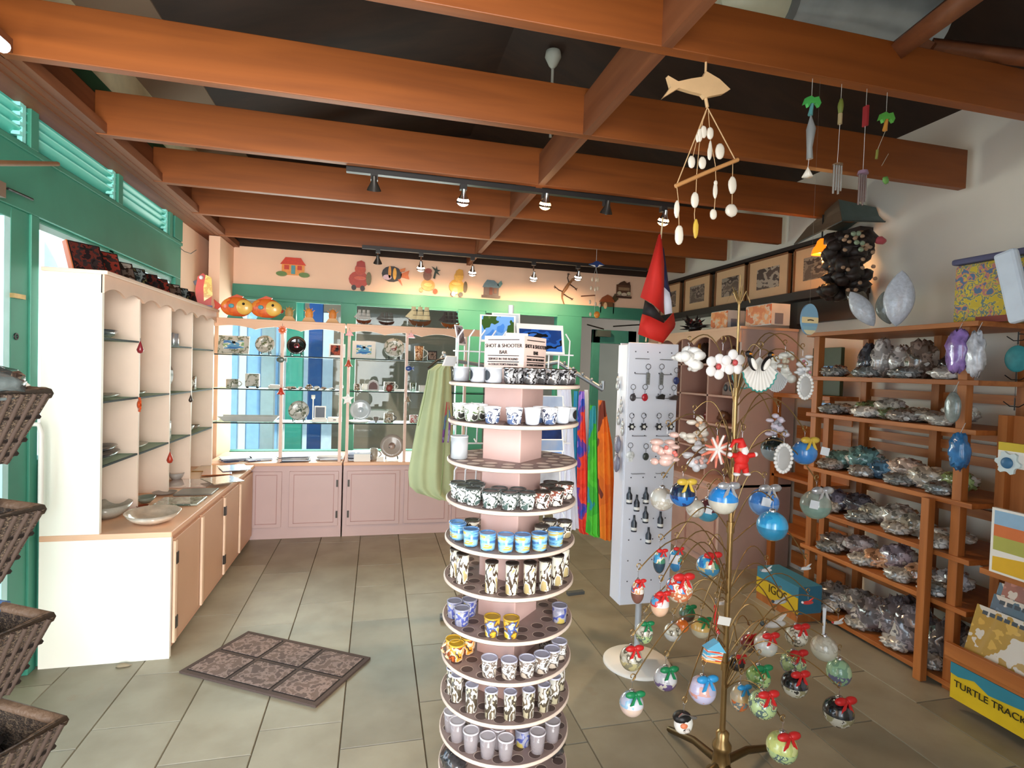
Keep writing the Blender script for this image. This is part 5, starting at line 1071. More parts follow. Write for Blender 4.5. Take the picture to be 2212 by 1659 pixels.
for k, (px, py) in enumerate(((1334, 960), (1332, 1000))):
    q = P(px, py, x=1.19); o = MB().ball((0, 0, 0), (.012, .03, .045), 14, 10, noise=.15, rnd=random.Random(k)).build('trinket_pouch', M((130, 130, 150), .3, coat=.6, var=.3, scale=30)); o.location = q; tag(o, 'grey violet pouch on the side of spinner, %s of two' % ('upper', 'lower')[k], 'pouch')

# ------------------------------------------------------------------ flag, folded on its stick
FD = 2.50
t_ = thing('hanging_flag', 'red flag with black and white panels hanging folded from a stick', 'flag', P(1432, 480, y=FD))
MB().tube([P(1432, 470, y=FD), P(1427, 520, y=FD), P(1395, 738, y=FD + .02)], .004, 6).build('flagstick', M((214, 190, 150), .5), t_, world=True)
def sheet(pix, dy, mat, nm):
    m_ = MB(); pts = [P(a, b, y=FD + d_) for a, b, d_ in pix]; n = len(pts); m_.add(pts, [tuple(range(n))]); o = m_.build(nm, mat, t_, world=True); s_ = o.modifiers.new('s', 'SOLIDIFY'); s_.thickness = .002; return o
RF = M((206, 38, 28), .7, var=.08, scale=6)
def fan(rows, mat, nm):
    m_ = MB(); k = len(rows[0]); vs_ = [P(a, b, y=FD + d_) for r in rows for a, b, d_ in r]
    fs = [(j * k + i, j * k + i + 1, (j + 1) * k + i + 1, (j + 1) * k + i) for j in range(len(rows) - 1) for i in range(k - 1)]
    m_.add(vs_, fs, 0, True); o = m_.build(nm, mat, t_, world=True); o.modifiers.new('s', 'SOLIDIFY').thickness = .002
fan([[(1422, 508, 0), (1425, 505, -.01), (1429, 508, 0)], [(1405, 570, 0), (1420, 570, -.03), (1435, 570, 0)], [(1383, 642, 0), (1408, 655, -.04), (1434, 678, .0)]], RF, 'upper_red_panel')
fan([[(1393, 648, .012), (1412, 660, -.015), (1434, 690, .01)], [(1387, 680, .012), (1410, 690, -.015), (1434, 698, .01)]], M((34, 32, 32), .7), 'black_band')
fan([[(1387, 678, .0), (1405, 684, -.03), (1434, 698, -.02), (1455, 675, .01)], [(1382, 700, 0), (1400, 708, -.03), (1434, 715, -.03), (1459, 700, .01)], [(1378, 722, 0), (1405, 732, -.03), (1432, 741, -.03), (1457, 708, .01)]], RF, 'lower_red_panel')
fan([[(1434, 620, .008), (1446, 632, 0)], [(1434, 650, .008), (1450, 650, 0)], [(1436, 680, .008), (1452, 676, 0)]], M((220, 222, 236), .7), 'white_panel')
fan([[(1430, 530, .01), (1434, 540, .02)], [(1433, 600, .01), (1444, 615, .02)], [(1434, 640, .012), (1450, 640, .02)]], M((30, 30, 70), .7), 'navy_panel')

# ------------------------------------------------------------------ brass ornament tree
BX, BY = 1.27, 1.76
AX = lambda z: (BX - .02 + .0 * z, BY)
tr = thing('ornament_tree', 'tall brass ornament tree with curling wire arms standing on the stone floor', 'ornament tree', (BX, BY, 0))
ptop, pbot = P(1600, 575, y=BY), P(1558, 1640, y=BY)
def pole_at(z): return Vector((pbot.x + (ptop.x - pbot.x) * (z - pbot.z) / (ptop.z - pbot.z), BY, z))
m_ = MB(); m_.tube([pole_at(.10), pole_at(.95)], .0105, 12).tube([pole_at(.95), pole_at(1.46)], .0085, 12).tube([pole_at(1.46), pole_at(1.80)], .0045, 8); m_.tube([pole_at(.93), pole_at(.97)], .0145, 12).tube([pole_at(.42), pole_at(.45)], .016, 12).tube([pole_at(1.22), pole_at(1.235)], .0125, 12); m_.build('pole', BRASS, tr, world=True)
c = pole_at(.02); m_ = MB(); m_.lathe([(.052, 0), (.054, .01), (.036, .022), (.032, .06), (.028, .10), (.034, .105), (.034, .12), (.022, .14), (.024, .165), (.012, .175)], (c.x, c.y, .02), 24); m_.build('base_socket', BRASS, tr, world=True)
DKBR = M((92, 74, 46), .4, .7)
for k, (px, py) in enumerate(((1445, 1575), (1665, 1615), (1640, 1760), (1470, 1740))):
    e = P(px, py, z=.012); m_ = MB(); m_.tube([(c.x, c.y, .07), ((c.x + e.x) / 2, (c.y + e.y) / 2, .06), (e.x, e.y, .012)], [.016, .014, .012], 6); m_.build('leg', DKBR, tr, world=True)
fin_ = MB(); t0 = pole_at(1.78)
for a in range(7):
    an = a * .9; fin_.tube([t0 + Vector((0, 0, -.02)), t0 + Vector((cos(an) * .025, sin(an) * .02, .03)), t0 + Vector((cos(an) * .045, sin(an) * .03, -.01 + .03 * (a % 3)))], [.003, .003, .001], 5)
fin_.tube([t0, t0 + Vector((0, 0, .09))], .002, 5); fin_.build('finial', BRASS, tr, world=True)
def arm(hook, zr, sx=None):
    """a wire arm from the pole at height zr, arching over and curling down to the hook point"""
    a = pole_at(zr); h = Vector(hook); d = h - a; pts = []
    for i in range(12):
        u = i / 11; lift = sin(pi * u) * (.07 + .16 * abs(d.x)); pts.append(a + Vector((d.x * u, d.y * u, d.z * (u ** .7) + lift)))
    c_ = pts[-1]; sg_ = 1 if d.x > 0 else -1
    for i in range(10):
        an = -pi / 2 + i * .62; r_ = .013 - i * .0009; pts.append(c_ + Vector((-sg_ * r_ * cos(an) * 1, 0, .013 - .013 + r_ * sin(an) + .013)))
    m_ = MB(); m_.tube(pts[:12], .0022, 6); m_.tube(pts[12:], .0018, 5); m_.build('arm', BRASS, tr, world=True)
CAP = M((206, 206, 210), .2, .9)
def bow(mb, z, s=.018):
    mb.ball((-s * .8, -.012, z), (s, s * .5, s * .55), 10, 7); mb.ball((s * .8, -.012, z), (s, s * .5, s * .55), 10, 7); mb.ball((0, -.014, z), (s * .35,) * 3, 8, 6)
    mb.prism([(-s * .3, z), (-s * 1.1, z - s * 1.6), (-s * .5, z - s * 1.5), (0, z)], -.022, -.018, 'y'); mb.prism([(s * .3, z), (s * 1.1, z - s * 1.6), (s * .5, z - s * 1.5), (0, z)], -.022, -.018, 'y')
BOWC = {'red': M((206, 40, 40), .4), 'green': M((30, 130, 80), .4), 'blue': M((50, 150, 210), .4), 'gold': M((214, 180, 70), .35), 'silver': M((206, 208, 214), .2, .6)}
def orn(px, py, rp, kind, cols, lab, dy=0.0, bowc=None, tagc=False, zr=None, sq=(1, 1), noarm=False, name='christmas_bauble', cat='christmas ornament'):
    y = BY + dy; q = P(px, py, y=y); s = rp / F * (RC.transposed() @ (q - Vector((0, 0, EYE))))[1]
    rxx, rz_ = s * sq[0], s * sq[1]
    t_ = thing(name, lab, cat, q)
    m_ = MB()
    if kind == 'ball':
        n = len(cols); m_.ball((0, 0, 0), (rxx, rxx if sq[0] == 1 else rxx * .9, rz_), 26, 18, mf=(lambda i, k: 0 if i < .45 else (1 if i < .8 else 2)) if n > 2 else (lambda i, k: 0 if i < .48 else n - 1))
        m_.build('globe', [c_ if isinstance(c_, bpy.types.Material) else M(c_, .18, coat=.8, var=.15, scale=30) for c_ in cols], t_)
        m_ = MB(); m_.lathe([(rxx * .22, 0), (rxx * .22, .008), (rxx * .08, .011), (.0001, .011)], (0, 0, rz_ * .97), 12); m_.build('cap', CAP, t_); top = rz_ + .01
    else: top = kind(t_, s) or s
    m_ = MB(); m_.tube([(0, 0, top), (0, 0, top + .022)], .0008, 4); m_.tube([(.004 * cos(a), 0, top + .024 + .004 * sin(a)) for a in (0, 1, 2, 3, 4, 5, 6.28)], .0007, 4); m_.build('hanger', CAP, t_)
    if bowc: m_ = MB(); m_.T = at((0, -rxx * .35, 0)); bow(m_, top - .004, max(.012, rxx * .5)); m_.build('ribbon_bow', BOWC[bowc], t_)
    if tagc: m_ = MB(); m_.T = at((tagc * rxx * .9, -rxx * .95, rz_ * .25), 0, 0, radians(12)); m_.box(-.019, .019, -.0006, .0006, -.015, .015); m_.build('price_tag', M((226, 232, 240), .5), t_)
    if not noarm: arm(q + Vector((0, 0, top + .026)), zr if zr is not None else max(.34, min(1.42, q.z + .02 + .07 * ((px * 7 + py * 3) % 5 - 2))))
    return t_
WH = (232, 232, 226); 
PB = lambda nm, cs, sc_=22: blotch(nm, cs, sc_, .2, .8)
SEAP = PB('o_sea', [(40, 120, 190), (60, 160, 210), (220, 210, 180), (70, 140, 110)], 16); HOUSEP = PB('o_house', [(80, 150, 210), (206, 60, 50), (236, 230, 220), (214, 160, 110), (230, 226, 216)], 26)
SANDP = PB('o_sand', [(222, 222, 214), (206, 200, 186), (232, 230, 224)], 20); CRAB = PB('o_fishes', [(40, 140, 170), (236, 130, 40), (240, 200, 70), (50, 150, 110), (236, 232, 220)], 20)
LIME = PB('o_lime', [(186, 210, 150), (176, 200, 140), (90, 110, 110), (196, 216, 160), (150, 90, 80)], 34); CRMP = PB('o_cream', [(222, 220, 204), (196, 190, 170), (110, 106, 92), (226, 224, 210)], 34)
BLKP = PB('o_black', [(20, 22, 26), (26, 28, 32), (60, 62, 70)], 14); SILVB = PB('o_silverbottom', [(150, 144, 110), (200, 196, 180), (60, 56, 50)], 30)
LAVP = PB('o_lav', [(196, 190, 220), (206, 200, 226), (220, 170, 160), (190, 186, 214)], 16); ORP = PB('o_orange', [(214, 150, 90), (206, 110, 60), (120, 130, 130), (230, 200, 160)], 24)
# baubles with their look, place and label
orn(1737, 978, 26, 'ball', ((70, 140, 210), (60, 130, 205), SANDP), 'blue and sand bauble with a gold bow, high on the right', -.0, 'gold', 1.3)
orn(1430, 1078, 25, 'ball', (M((214, 214, 206), .2, coat=.8), SANDP, M((206, 90, 90), .3, coat=.6)), 'pale bauble with red base, leftmost behind the night blue one', .1, None, .3)
orn(1474, 1068, 27, 'ball', (PB('o_night', [(20, 36, 70), (30, 60, 80), (24, 40, 76)], 16), PB('o_night2', [(24, 100, 190), (30, 60, 120), (40, 120, 200)], 14), (206, 180, 120)), 'night blue bauble with painted palms and gold base', -.05, 'gold')
orn(1502, 1098, 20, 'ball', ((222, 222, 212), SANDP), 'plain white bauble partly behind the night blue one', .12)
orn(1528, 1102, 25, 'ball', ((90, 50, 60), (60, 140, 170), SANDP), 'dark red, teal and sand bauble left of the bright blue one', .12, None, -.4)
orn(1562, 1080, 31, 'ball', ((40, 140, 220), (214, 210, 196), SANDP), 'bright blue topped bauble with white sandy base, close to the pole', -.18, 'silver')
orn(1650, 1085, 31, 'ball', ((60, 130, 210), (110, 160, 220), (90, 150, 210)), 'blue bauble with a white tag just above the fish bauble', -.06, 'silver', -.6)
orn(1668, 1136, 32, 'ball', (PB('o_b', [(40, 150, 210), (60, 170, 220), (50, 160, 214)], 10), (40, 130, 170), CRAB), 'turquoise bauble painted with orange and yellow fish', -.16, zr=.9)
orn(1762, 1090, 31, 'ball', ((150, 160, 150), (130, 160, 150), (216, 206, 190)), 'silvery sea green bauble with white tag, on the right', -.02, 'silver', -1.1)
orn(1672, 970, 27, 'ball', ((26, 40, 38), (150, 160, 164), (170, 170, 174)), 'dark topped smoky glass bauble beside the white wreath shell', .06)
orn(1424, 1214, 13, 'ball', (SEAP, PB('o_sea3', [(60, 100, 120), (40, 70, 90)], 20)), 'slim blue egg bauble with red bow before the white spinner, left of two', -.05, 'red', sq=(1, 1.9))
orn(1459, 1210, 14, 'ball', (SEAP, (60, 140, 200)), 'slim bright blue egg bauble with a white tag, right of two', -.0, 'red', -.8, sq=(1, 1.8))
orn(1530, 1222, 25, 'ball', (SEAP, PB('o_sea2', [(90, 160, 190), (200, 180, 130), (70, 140, 180)], 14)), 'sea blue bauble with red bow halfway down, left of pole', .02, 'red')
orn(1377, 1279, 14, 'ball', (HOUSEP, (120, 80, 70)), 'slim brown and blue bauble with red bow, leftmost before the spinner foot', -.08, 'red', sq=(1, 1.8))
orn(1467, 1272, 29, 'ball', (HOUSEP, PB('o_h2', [(226, 200, 170), (206, 120, 80), (236, 226, 206)], 20)), 'round bauble with blue sky and houses, red trim on top', -.15, 'red')
orn(1425, 1306, 20, 'ball', (PB('o_h3', [(80, 160, 210), (206, 60, 60), (230, 226, 226)], 16), PB('o_h4', [(214, 150, 110), (230, 190, 160)], 16)), 'blue and peach oval bauble with long red ribbon', -.16, 'red', sq=(1, 1.3))
orn(1484, 1326, 17, 'ball', (PB('o_g1', [(60, 100, 80), (90, 120, 96)], 20), (110, 80, 70)), 'small dark green bauble behind the house one', .12, 'green')
orn(1474, 1352, 14, 'ball', ((214, 110, 40), (226, 130, 60)), 'little orange bauble in the middle of lower left cluster', .06)
orn(1514, 1357, 21, 'ball', (PB('o_g2', [(190, 150, 80), (206, 170, 100)], 16), PB('o_g3', [(150, 140, 120), (190, 184, 160)], 20)), 'ochre bauble with green bow in the lower left cluster', .02, 'green')
orn(1391, 1367, 19, 'ball', (CRMP, LIME), 'cream oval bauble with green bow before the spinner pole', -.03, 'green', sq=(1, 1.2))
orn(1453, 1366, 19, 'ball', (CRMP, (210, 212, 210)), 'cream bauble with dark scribbles beside the little orange one', .06)
orn(1363, 1422, 24, 'ball', (CRMP, PB('o_c2', [(226, 222, 196), (200, 190, 140), (150, 146, 120)], 20)), 'cream patterned bauble with red bow, above the spinner foot', -.08, 'red', sq=(1, 1.08))
orn(1437, 1466, 25, 'ball', (PB('o_c3', [(206, 206, 212), (190, 190, 200), (226, 226, 230)], 16), PB('o_c4', [(200, 200, 206), (110, 90, 140), (220, 214, 200)], 20)), 'pearly bauble with green bow at the edge of the spinner foot', -.08, 'green')
orn(1364, 1520, 26, 'ball', (PB('o_c5', [(190, 196, 220), (150, 190, 220), (220, 220, 230)], 14), PB('o_c6', [(200, 190, 220), (226, 200, 180)], 14)), 'pearly lilac bauble with green bow, lowest on the left', -.18, 'green')
orn(1517, 1490, 29, 'ball', (LAVP, PB('o_l2', [(190, 186, 220), (220, 160, 150), (200, 196, 226)], 12)), 'lavender bauble with big blue bow, left of the pole', -.24, 'blue')
orn(1598, 1508, 20, 'ball', (PB('o_b3', [(90, 160, 190), (206, 170, 110)], 12), ORP), 'orange and blue oval bauble just right of the pole', -.16, 'blue', sq=(1, 1.4))
orn(1647, 1522, 29, 'ball', (LIME, LIME), 'speckled lime bauble with red bow, left in the lower right cluster', -.26, 'red')
orn(1638, 1463, 25, 'ball', (PB('o_g5', [(150, 186, 110), (110, 150, 80), (170, 200, 130)], 16), LIME), 'green speckled bauble with green ribbon above the lime one', -.12, 'green')
orn(1618, 1390, 19, 'ball', (PB('o_r5', [(90, 30, 30), (130, 40, 36)], 16), (120, 100, 84)), 'dark red bauble partly behind the blue and white one', .05, 'red')
orn(1654, 1393, 24, 'ball', (PB('o_w5', [(206, 206, 200), (190, 190, 186)], 20), PB('o_w6', [(110, 150, 190), (214, 206, 190), (200, 200, 190)], 16)), 'white bauble with pale blue patch and red bow', -.04, 'red')
orn(1720, 1373, 23, 'ball', (CRMP, CRMP), 'cream bauble with red bow below the right arms', .02, 'red')
orn(1713, 1432, 26, 'ball', (LIME, PB('o_l6', [(176, 200, 150), (150, 180, 130), (110, 120, 150)], 18)), 'speckled lime bauble with red ribbon above the black one', -.02, 'red')
orn(1716, 1478, 27, 'ball', (BLKP, SILVB), 'black bauble with silver base and red bow, under the lime one', -.12, 'red')
orn(1780, 1400, 27, 'ball', (PB('o_s1', [(206, 204, 190), (190, 186, 170), (220, 218, 206)], 24), PB('o_s2', [(196, 196, 170), (214, 212, 196)], 24)), 'silvery cream bauble hanging from a long white icicle clip', .02)
orn(1812, 1452, 25, 'ball', (PB('o_t1', [(160, 200, 160), (130, 170, 140), (180, 210, 170)], 16), PB('o_t2', [(150, 190, 150), (110, 110, 140), (170, 206, 160)], 20)), 'pale green oval bauble, outermost on the right', .02, sq=(1, 1.15))
orn(1811, 1538, 31, 'ball', (BLKP, SILVB), 'black bauble with silver base and red bow, lowest far right', -.14, 'red')
orn(1689, 1614, 32, 'ball', (PB('o_y1', [(206, 214, 130), (190, 200, 120), (216, 220, 150)], 20), LIME), 'yellow green speckled bauble with long red ribbon, lowest of all', -.30, 'red')
orn(1591, 1432, 17, 'ball', (BLKP, (60, 50, 46)), 'small black bauble with red bow hard by the pole', -.0, 'red')
# shaped ornaments
def shp_flower(t_, s):
    for j, (ox, oz) in enumerate(((-s * .35, -s * .05), (s * .4, s * .15))):
        m_ = MB()
        for k in range(5):
            a = k * 2 * pi / 5 + j * .4; m_.ball((ox + cos(a) * s * .36, -.01 - j * .008, oz + sin(a) * s * .36), (s * .26, s * .10, s * .24), 10, 7)
        m_.build('petals', M((240, 236, 234), .4, coat=.3), t_); MB().ball((ox, -.02 - j * .008, oz), (s * .14, s * .1, s * .14), 8, 6).build('flower_centre', M((196, 80, 80), .4), t_)
    return s * .7
orn(1560, 790, 48, shp_flower, None, 'pair of large white flowers with pink centres, high up left of pole', -.1, name='flower_ornament', zr=1.40)
def shp_cluster(c1, c2, n, sp=.4):
    def f(t_, s):
        r = random.Random(int(s * 1e5)); m_ = MB()
        for k in range(n): m_.ball((r.uniform(-.7, .7) * s, r.uniform(-.3, .3) * s, r.uniform(-.8, .8) * s), (s * sp * r.uniform(.5, 1.1), s * .3, s * sp * r.uniform(.35, .7)), 9, 6)
        m_.build('shell_cluster', M(c1, .3, coat=.5, var=.1), t_)
        m_ = MB()
        for k in range(5): MB().ball((r.uniform(-.5, .5) * s, -.35 * s, r.uniform(-.6, .6) * s), s * .13, 8, 6).build('bead', M(c2, .4), t_)
        return s * .8
    return f
orn(1487, 785, 36, shp_cluster((240, 238, 234), (200, 196, 190), 14, .5), None, 'cluster of layered white shell petals, leftmost of the top row', -.02, name='shell_ornament', zr=1.38)
orn(1440, 968, 38, shp_cluster((232, 196, 186), (222, 120, 110), 16), None, 'pink and cream angel shaped ornament before the spinner edge', -.02, name='angel_ornament', zr=1.1)
orn(1498, 930, 34, shp_cluster((226, 218, 206), (206, 160, 120), 14), None, 'cream shell cluster ornament with peach accents above the coral one', .04, name='shell_ornament', zr=1.2)
orn(1505, 985, 34, shp_cluster((216, 216, 220), (226, 180, 170), 14), None, 'silvery white dangling cluster ornament left of the coral one', .0, name='shell_ornament', zr=1.1)
orn(1695, 790, 36, shp_cluster((222, 220, 212), (190, 180, 160), 12), None, 'greyish shell cluster just right of the large scallop shells', .05, name='shell_ornament', zr=1.42)
orn(1733, 790, 26, shp_cluster((232, 232, 234), (200, 130, 140), 12), None, 'small white angel ornament above the oval wreath shell', .02, name='angel_ornament', zr=1.42)
orn(1680, 915, 30, shp_cluster((206, 196, 210), (150, 150, 160), 12), None, 'lilac and silver figure ornament above the dark bauble', .04, name='angel_ornament', zr=1.22)
def shp_spiky(t_, s):
    m_ = MB(); r = random.Random(4)
    for k in range(11):
        a = k * 2 * pi / 11; L = s * r.uniform(.7, 1.1); m_.tube([(0, 0, 0), (cos(a) * L, -.2 * s, sin(a) * L)], [s * .14, s * .05], 6)
    m_.ball((0, 0, 0), (s * .3, s * .2, s * .3), 10, 8); m_.build('body', M((232, 130, 106), .4, var=.3, scale=60), t_); m_ = MB()
    for k in range(7): a = k * .9 + .4; m_.tube([(0, -.1 * s, 0), (cos(a) * s * .8, -.3 * s, sin(a) * s * .8)], [s * .1, s * .06], 6)
    m_.build('white_tips', M((240, 232, 226), .4), t_); return s * .7
orn(1548, 970, 40, shp_spiky, None, 'coral and white spiky sea creature ornament left of the red santa', -.1, name='sea_creature_ornament', zr=1.12)
def shp_santa(t_, s):
    red = M((214, 36, 30), .6, bump=.2, scale=60); wht = M((236, 232, 230), .8)
    MB().ball((0, 0, -s * .15), (s * .42, s * .3, s * .42), 16, 12).ball((0, 0, -s * .5), (s * .40, s * .28, s * .25), 14, 9).build('coat', red, t_)
    for sx in (-1, 1):
        MB().tube([(sx * s * .3, 0, 0), (sx * s * .72, -.1 * s, s * .08)], [s * .16, s * .13], 8).build('arm', red, t_); MB().ball((sx * s * .78, -.1 * s, s * .1), s * .13, 10, 7).build('mitten', wht, t_)
        MB().tube([(sx * s * .2, 0, -s * .5), (sx * s * .28, -.03 * s, -s * .9)], [s * .2, s * .17], 8).build('leg', red, t_); MB().ball((sx * s * .32, -.08 * s, -s * .97), (s * .2, s * .2, s * .1), 10, 7).build('boot', wht, t_)
    MB().ball((s * .05, -.02 * s, s * .42), (s * .24, s * .22, s * .24), 14, 10).build('head', M((236, 190, 160), .6), t_); MB().ball((s * .08, -.16 * s, s * .3), (s * .22, s * .14, s * .24), 12, 9, noise=.08).build('beard', wht, t_)
    MB().tube([(0, 0, s * .5), (-s * .1, 0, s * .85), (-s * .5, 0, s * .8), (-s * .7, 0, s * .45)], [s * .25, s * .18, s * .12, s * .07], 8).build('hat', red, t_); MB().ball((-s * .72, 0, s * .4), s * .09, 8, 6).build('pompom', wht, t_)
    return s * .95
orn(1602, 985, 40, shp_santa, None, 'red suited santa ornament with white beard and mittens, on the pole', -.16, name='santa_ornament', zr=1.15)
def shp_scallop(c1, edge, n=11):
    def f(t_, s):
        m_ = MB(); vs_ = [(0, 0, s * .8)]; fs = []; N_ = n * 4
        for i in range(N_ + 1):
            a = pi * (1.08 + .84 * i / N_) ; rr_ = s * (1 + .03 * cos(i * pi / 2)); dep = -.12 * s - (.05 * s if i % 4 < 2 else 0)
            vs_.append((rr_ * cos(a) * 1.0, dep * .4, s * .35 + rr_ * sin(a) * 1.25)); 
        for i in range(N_): fs.append((0, i + 1, i + 2))
        m_.add(vs_, fs); o = m_.build('shell', M(c1, .35, coat=.4, var=.05), t_); o.modifiers.new('s', 'SOLIDIFY').thickness = .004
        m_ = MB(); m_.tube([Vector(v) for v in vs_[1:]], .0025, 5); m_.build('edge', M(edge, .4), t_); return s * .85
    return f
orn(1640, 806, 44, shp_scallop((236, 232, 226), (60, 150, 140)), None, 'large white scallop shell with painted penguin pair, teal rim', -.14, name='shell_ornament', zr=1.40)
q = P(1640, 785, y=BY - .19); t_ = thing('penguin_figure', 'pair of little penguins mounted on the large white scallop shell', 'penguin figures', q)
for sx in (-1, 1):
    m_ = MB(); m_.T = at((sx * .026, 0, 0), 0, 0, sx * .5); m_.ball((0, 0, 0), (.013, .011, .028), 12, 9); m_.ball((0, 0, .034), (.010, .010, .011), 10, 8); m_.build('body', BLACK, t_)
    m_ = MB(); m_.T = at((sx * .026, 0, 0), 0, 0, sx * .5); m_.ball((0, -.007, -.003), (.009, .007, .022), 10, 8); m_.build('belly', WHITE, t_); m_ = MB(); m_.T = at((sx * .026, 0, 0), 0, 0, sx * .5); m_.tube([(0, -.008, .034), (0, -.02, .033)], [.004, .001], 6); m_.build('beak', M((226, 140, 40), .4), t_)
orn(1606, 812, 30, shp_scallop((206, 200, 190), (70, 170, 170)), None, 'smaller scallop shell with a turquoise rim behind the large white one', .02, name='shell_ornament', zr=1.40)
orn(1676, 820, 28, shp_scallop((176, 178, 180), (200, 200, 200), 14), None, 'grey ribbed scallop shell to the right behind the large white one', .0, name='shell_ornament', zr=1.40)
def shp_wreath(t_, s):
    m_ = MB(); m_.ball((0, 0, 0), (s * .6, s * .18, s * .85), 18, 12); m_.build('oval_shell', M((186, 186, 186), .3, coat=.5), t_); m_ = MB()
    for k in range(20): a = k * 2 * pi / 20; m_.ball((cos(a) * s * .68, -.03 * s, sin(a) * s * .98), (s * .17, s * .12, s * .15), 8, 6)
    m_.build('shell_border', M((236, 236, 234), .4, coat=.3), t_); return s * 1.0
orn(1739, 835, 26, shp_wreath, None, 'oval grey shell framed with tiny white shells, upper right', -.02, name='shell_ornament', zr=1.4)
orn(1692, 990, 30, shp_wreath, None, 'oval grey shell with white shell border beside the dark topped bauble', -.06, name='shell_ornament', zr=1.05)
def shp_house(t_, s):
    MB().prism([(-s * .75, -s * .8), (s * .75, -s * .8), (s * .75, s * .25), (-s * .75, s * .25)], -s * .3, s * .3, 'y').build('walls', blotch('o_stripes', [(236, 190, 90), (230, 80, 60), (240, 236, 220), (90, 180, 220)], 30, .3, .6, stretch=(.2, .2, 3)), t_)
    MB().prism([(-s * .95, s * .2), (s * .95, s * .2), (0, s * 1.0)], -s * .36, s * .36, 'y').build('roof', M((110, 190, 226), .2, coat=.8), t_); return s * 1.0
o = orn(1541, 1408, 26, shp_house, None, 'painted beach house ornament with pale blue roof, left of the pole', -.24, name='house_ornament', zr=.7); o.rotation_euler = (0, radians(14), 0)
def shp_dog(t_, s):
    MB().ball((0, 0, 0), (s * .75, s * .6, s * .8), 18, 12, noise=.03).build('head', WHITE, t_); MB().ball((-s * .1, s * .05, s * .45), (s * .75, s * .6, s * .45), 14, 10).build('black_cap', BLACK, t_)
    MB().ball((-s * .2, -s * .45, s * .1), (s * .32, s * .2, s * .24), 12, 8).build('orange_patch', M((226, 130, 90), .4), t_); MB().ball((0, -s * .5, -s * .25), (s * .3, s * .25, s * .2), 10, 8).build('muzzle', FIG[0], t_)
    MB().prism([(-s * .6, s * .7), (s * .9, s * .35), (s * 1.0, s * .5), (-s * .3, s * .95)], -s * .3, -s * .2, 'y').build('silver_fin', CAP, t_); return s * .9
orn(1476, 1562, 28, shp_dog, None, 'black and white animal head ornament with orange patch, lowest on the left', -.26, name='animal_ornament', zr=.5)
def shp_sock(t_, s):
    MB().tube([(0, 0, s), (s * .05, 0, -s * .5), (s * .3, 0, -s * .9)], [s * .13, s * .12, s * .12], 8).build('stocking', M((206, 36, 34), .5), t_)
    m_ = MB(); m_.T = at((s * .55, -.01, 0), 0, 0, radians(14)); m_.box(-s * .48, s * .48, -.0006, .0006, -s * .28, s * .28); m_.build('price_tag', WHITE, t_); return s
orn(1545, 1340, 32, shp_sock, None, 'long thin red ribbon ornament with a white tag beside the pole', -.12, name='ribbon_ornament', zr=.75)
def shp_bird(c1, c2):
    def f(t_, s):
        MB().ball((0, 0, 0), (s * .9, s * .25, s * .24), 16, 9).build('body', M(c1, .3, coat=.5), t_); MB().prism([(-s * .2, 0), (s * .5, s * .45), (s * .9, s * .6), (s * .3, -.05 * s)], -s * .06, s * .06, 'y').build('wing', M(c1, .3), t_)
        MB().ball((-s * .85, 0, s * .1), s * .17, 10, 7).build('head', M(c2, .3), t_); return s * .4
    return f
for px, py, r_, c1, c2, lab, dy in ((1560, 1303, 18, (226, 228, 230), (80, 90, 96), 'small white bird ornament hanging left of the pole', .05), (1672, 1348, 34, (206, 204, 200), (70, 80, 80), 'long silvery bird ornament gliding beside the cream red bowed bauble', .02), (1684, 1300, 20, (190, 196, 200), (60, 70, 80), 'small grey white bird ornament under the right arms', .08), (1745, 1302, 16, (206, 60, 60), (236, 230, 230), 'little red and white bird ornament near the right arms', .1), (1810, 1345, 16, (222, 220, 220), (190, 60, 60), 'small white bird ornament with red head, far right', .1), (1655, 1232, 16, (226, 230, 236), (120, 130, 140), 'tiny white bird ornament above the yellow sign', .1), (1740, 1228, 16, (220, 222, 226), (100, 110, 120), 'small white bird ornament under the upper right arm', .12)):
    orn(px, py, r_, shp_bird(c1, c2), None, lab, dy, name='bird_ornament')
q = P(1780, 1345, y=BY + .02); t_ = thing('icicle_ornament', 'white icicle clip from which the silvery cream bauble hangs', 'icicle ornament', q); MB().tube([(0, 0, .06), (0, 0, -.05)], [.007, .004], 8).build('icicle', M((220, 226, 232), .2, coat=.6), t_)
# ------------------------------------------------------------------ pine bookcase on the right
BXF, BXB, BY0, BY1 = 2.75, 3.18, 2.06, 3.03
bc = thing('pine_bookcase', 'tall open pine shelving against the right wall packed with bagged shell craft', 'bookcase', (2.95, 2.5, 0))
SZ = [.045, .42, .665, .935, 1.285, 1.52, 1.80]
for y in (BY0, BY1 - .045):
    for x in (BXF, BXB - .045): MB().box(x, x + .045, y, y + .045, 0, 1.80).build('upright', PINE, bc, world=True, bevel=.003)
MB().box(BXB - .045, BXB, 2.5, 2.545, 0, 1.80).build('upright', PINE, bc, world=True)
q = P(1989, 1467, z=0); MB().box(q.x - .03, q.x + .012, q.y - .02, q.y + .022, 0, .925).build('front_post', PINE, bc, world=True, bevel=.003)
for k, z in enumerate(SZ):
    xe = BXF - .01 if k != 6 else BXF - .03
    MB().box(xe, BXB, BY0 - .06, BY1 + .03, z - .025, z).build('shelf', PINEY, bc, world=True, bevel=.002)
for z in (.20, .30, .53, .60, .78, .85, 1.06, 1.13, 1.20, 1.40):
    MB().box(BXB - .012, BXB, BY0, BY1, z, z + .05).build('back_slat', PINEY, bc, world=True)
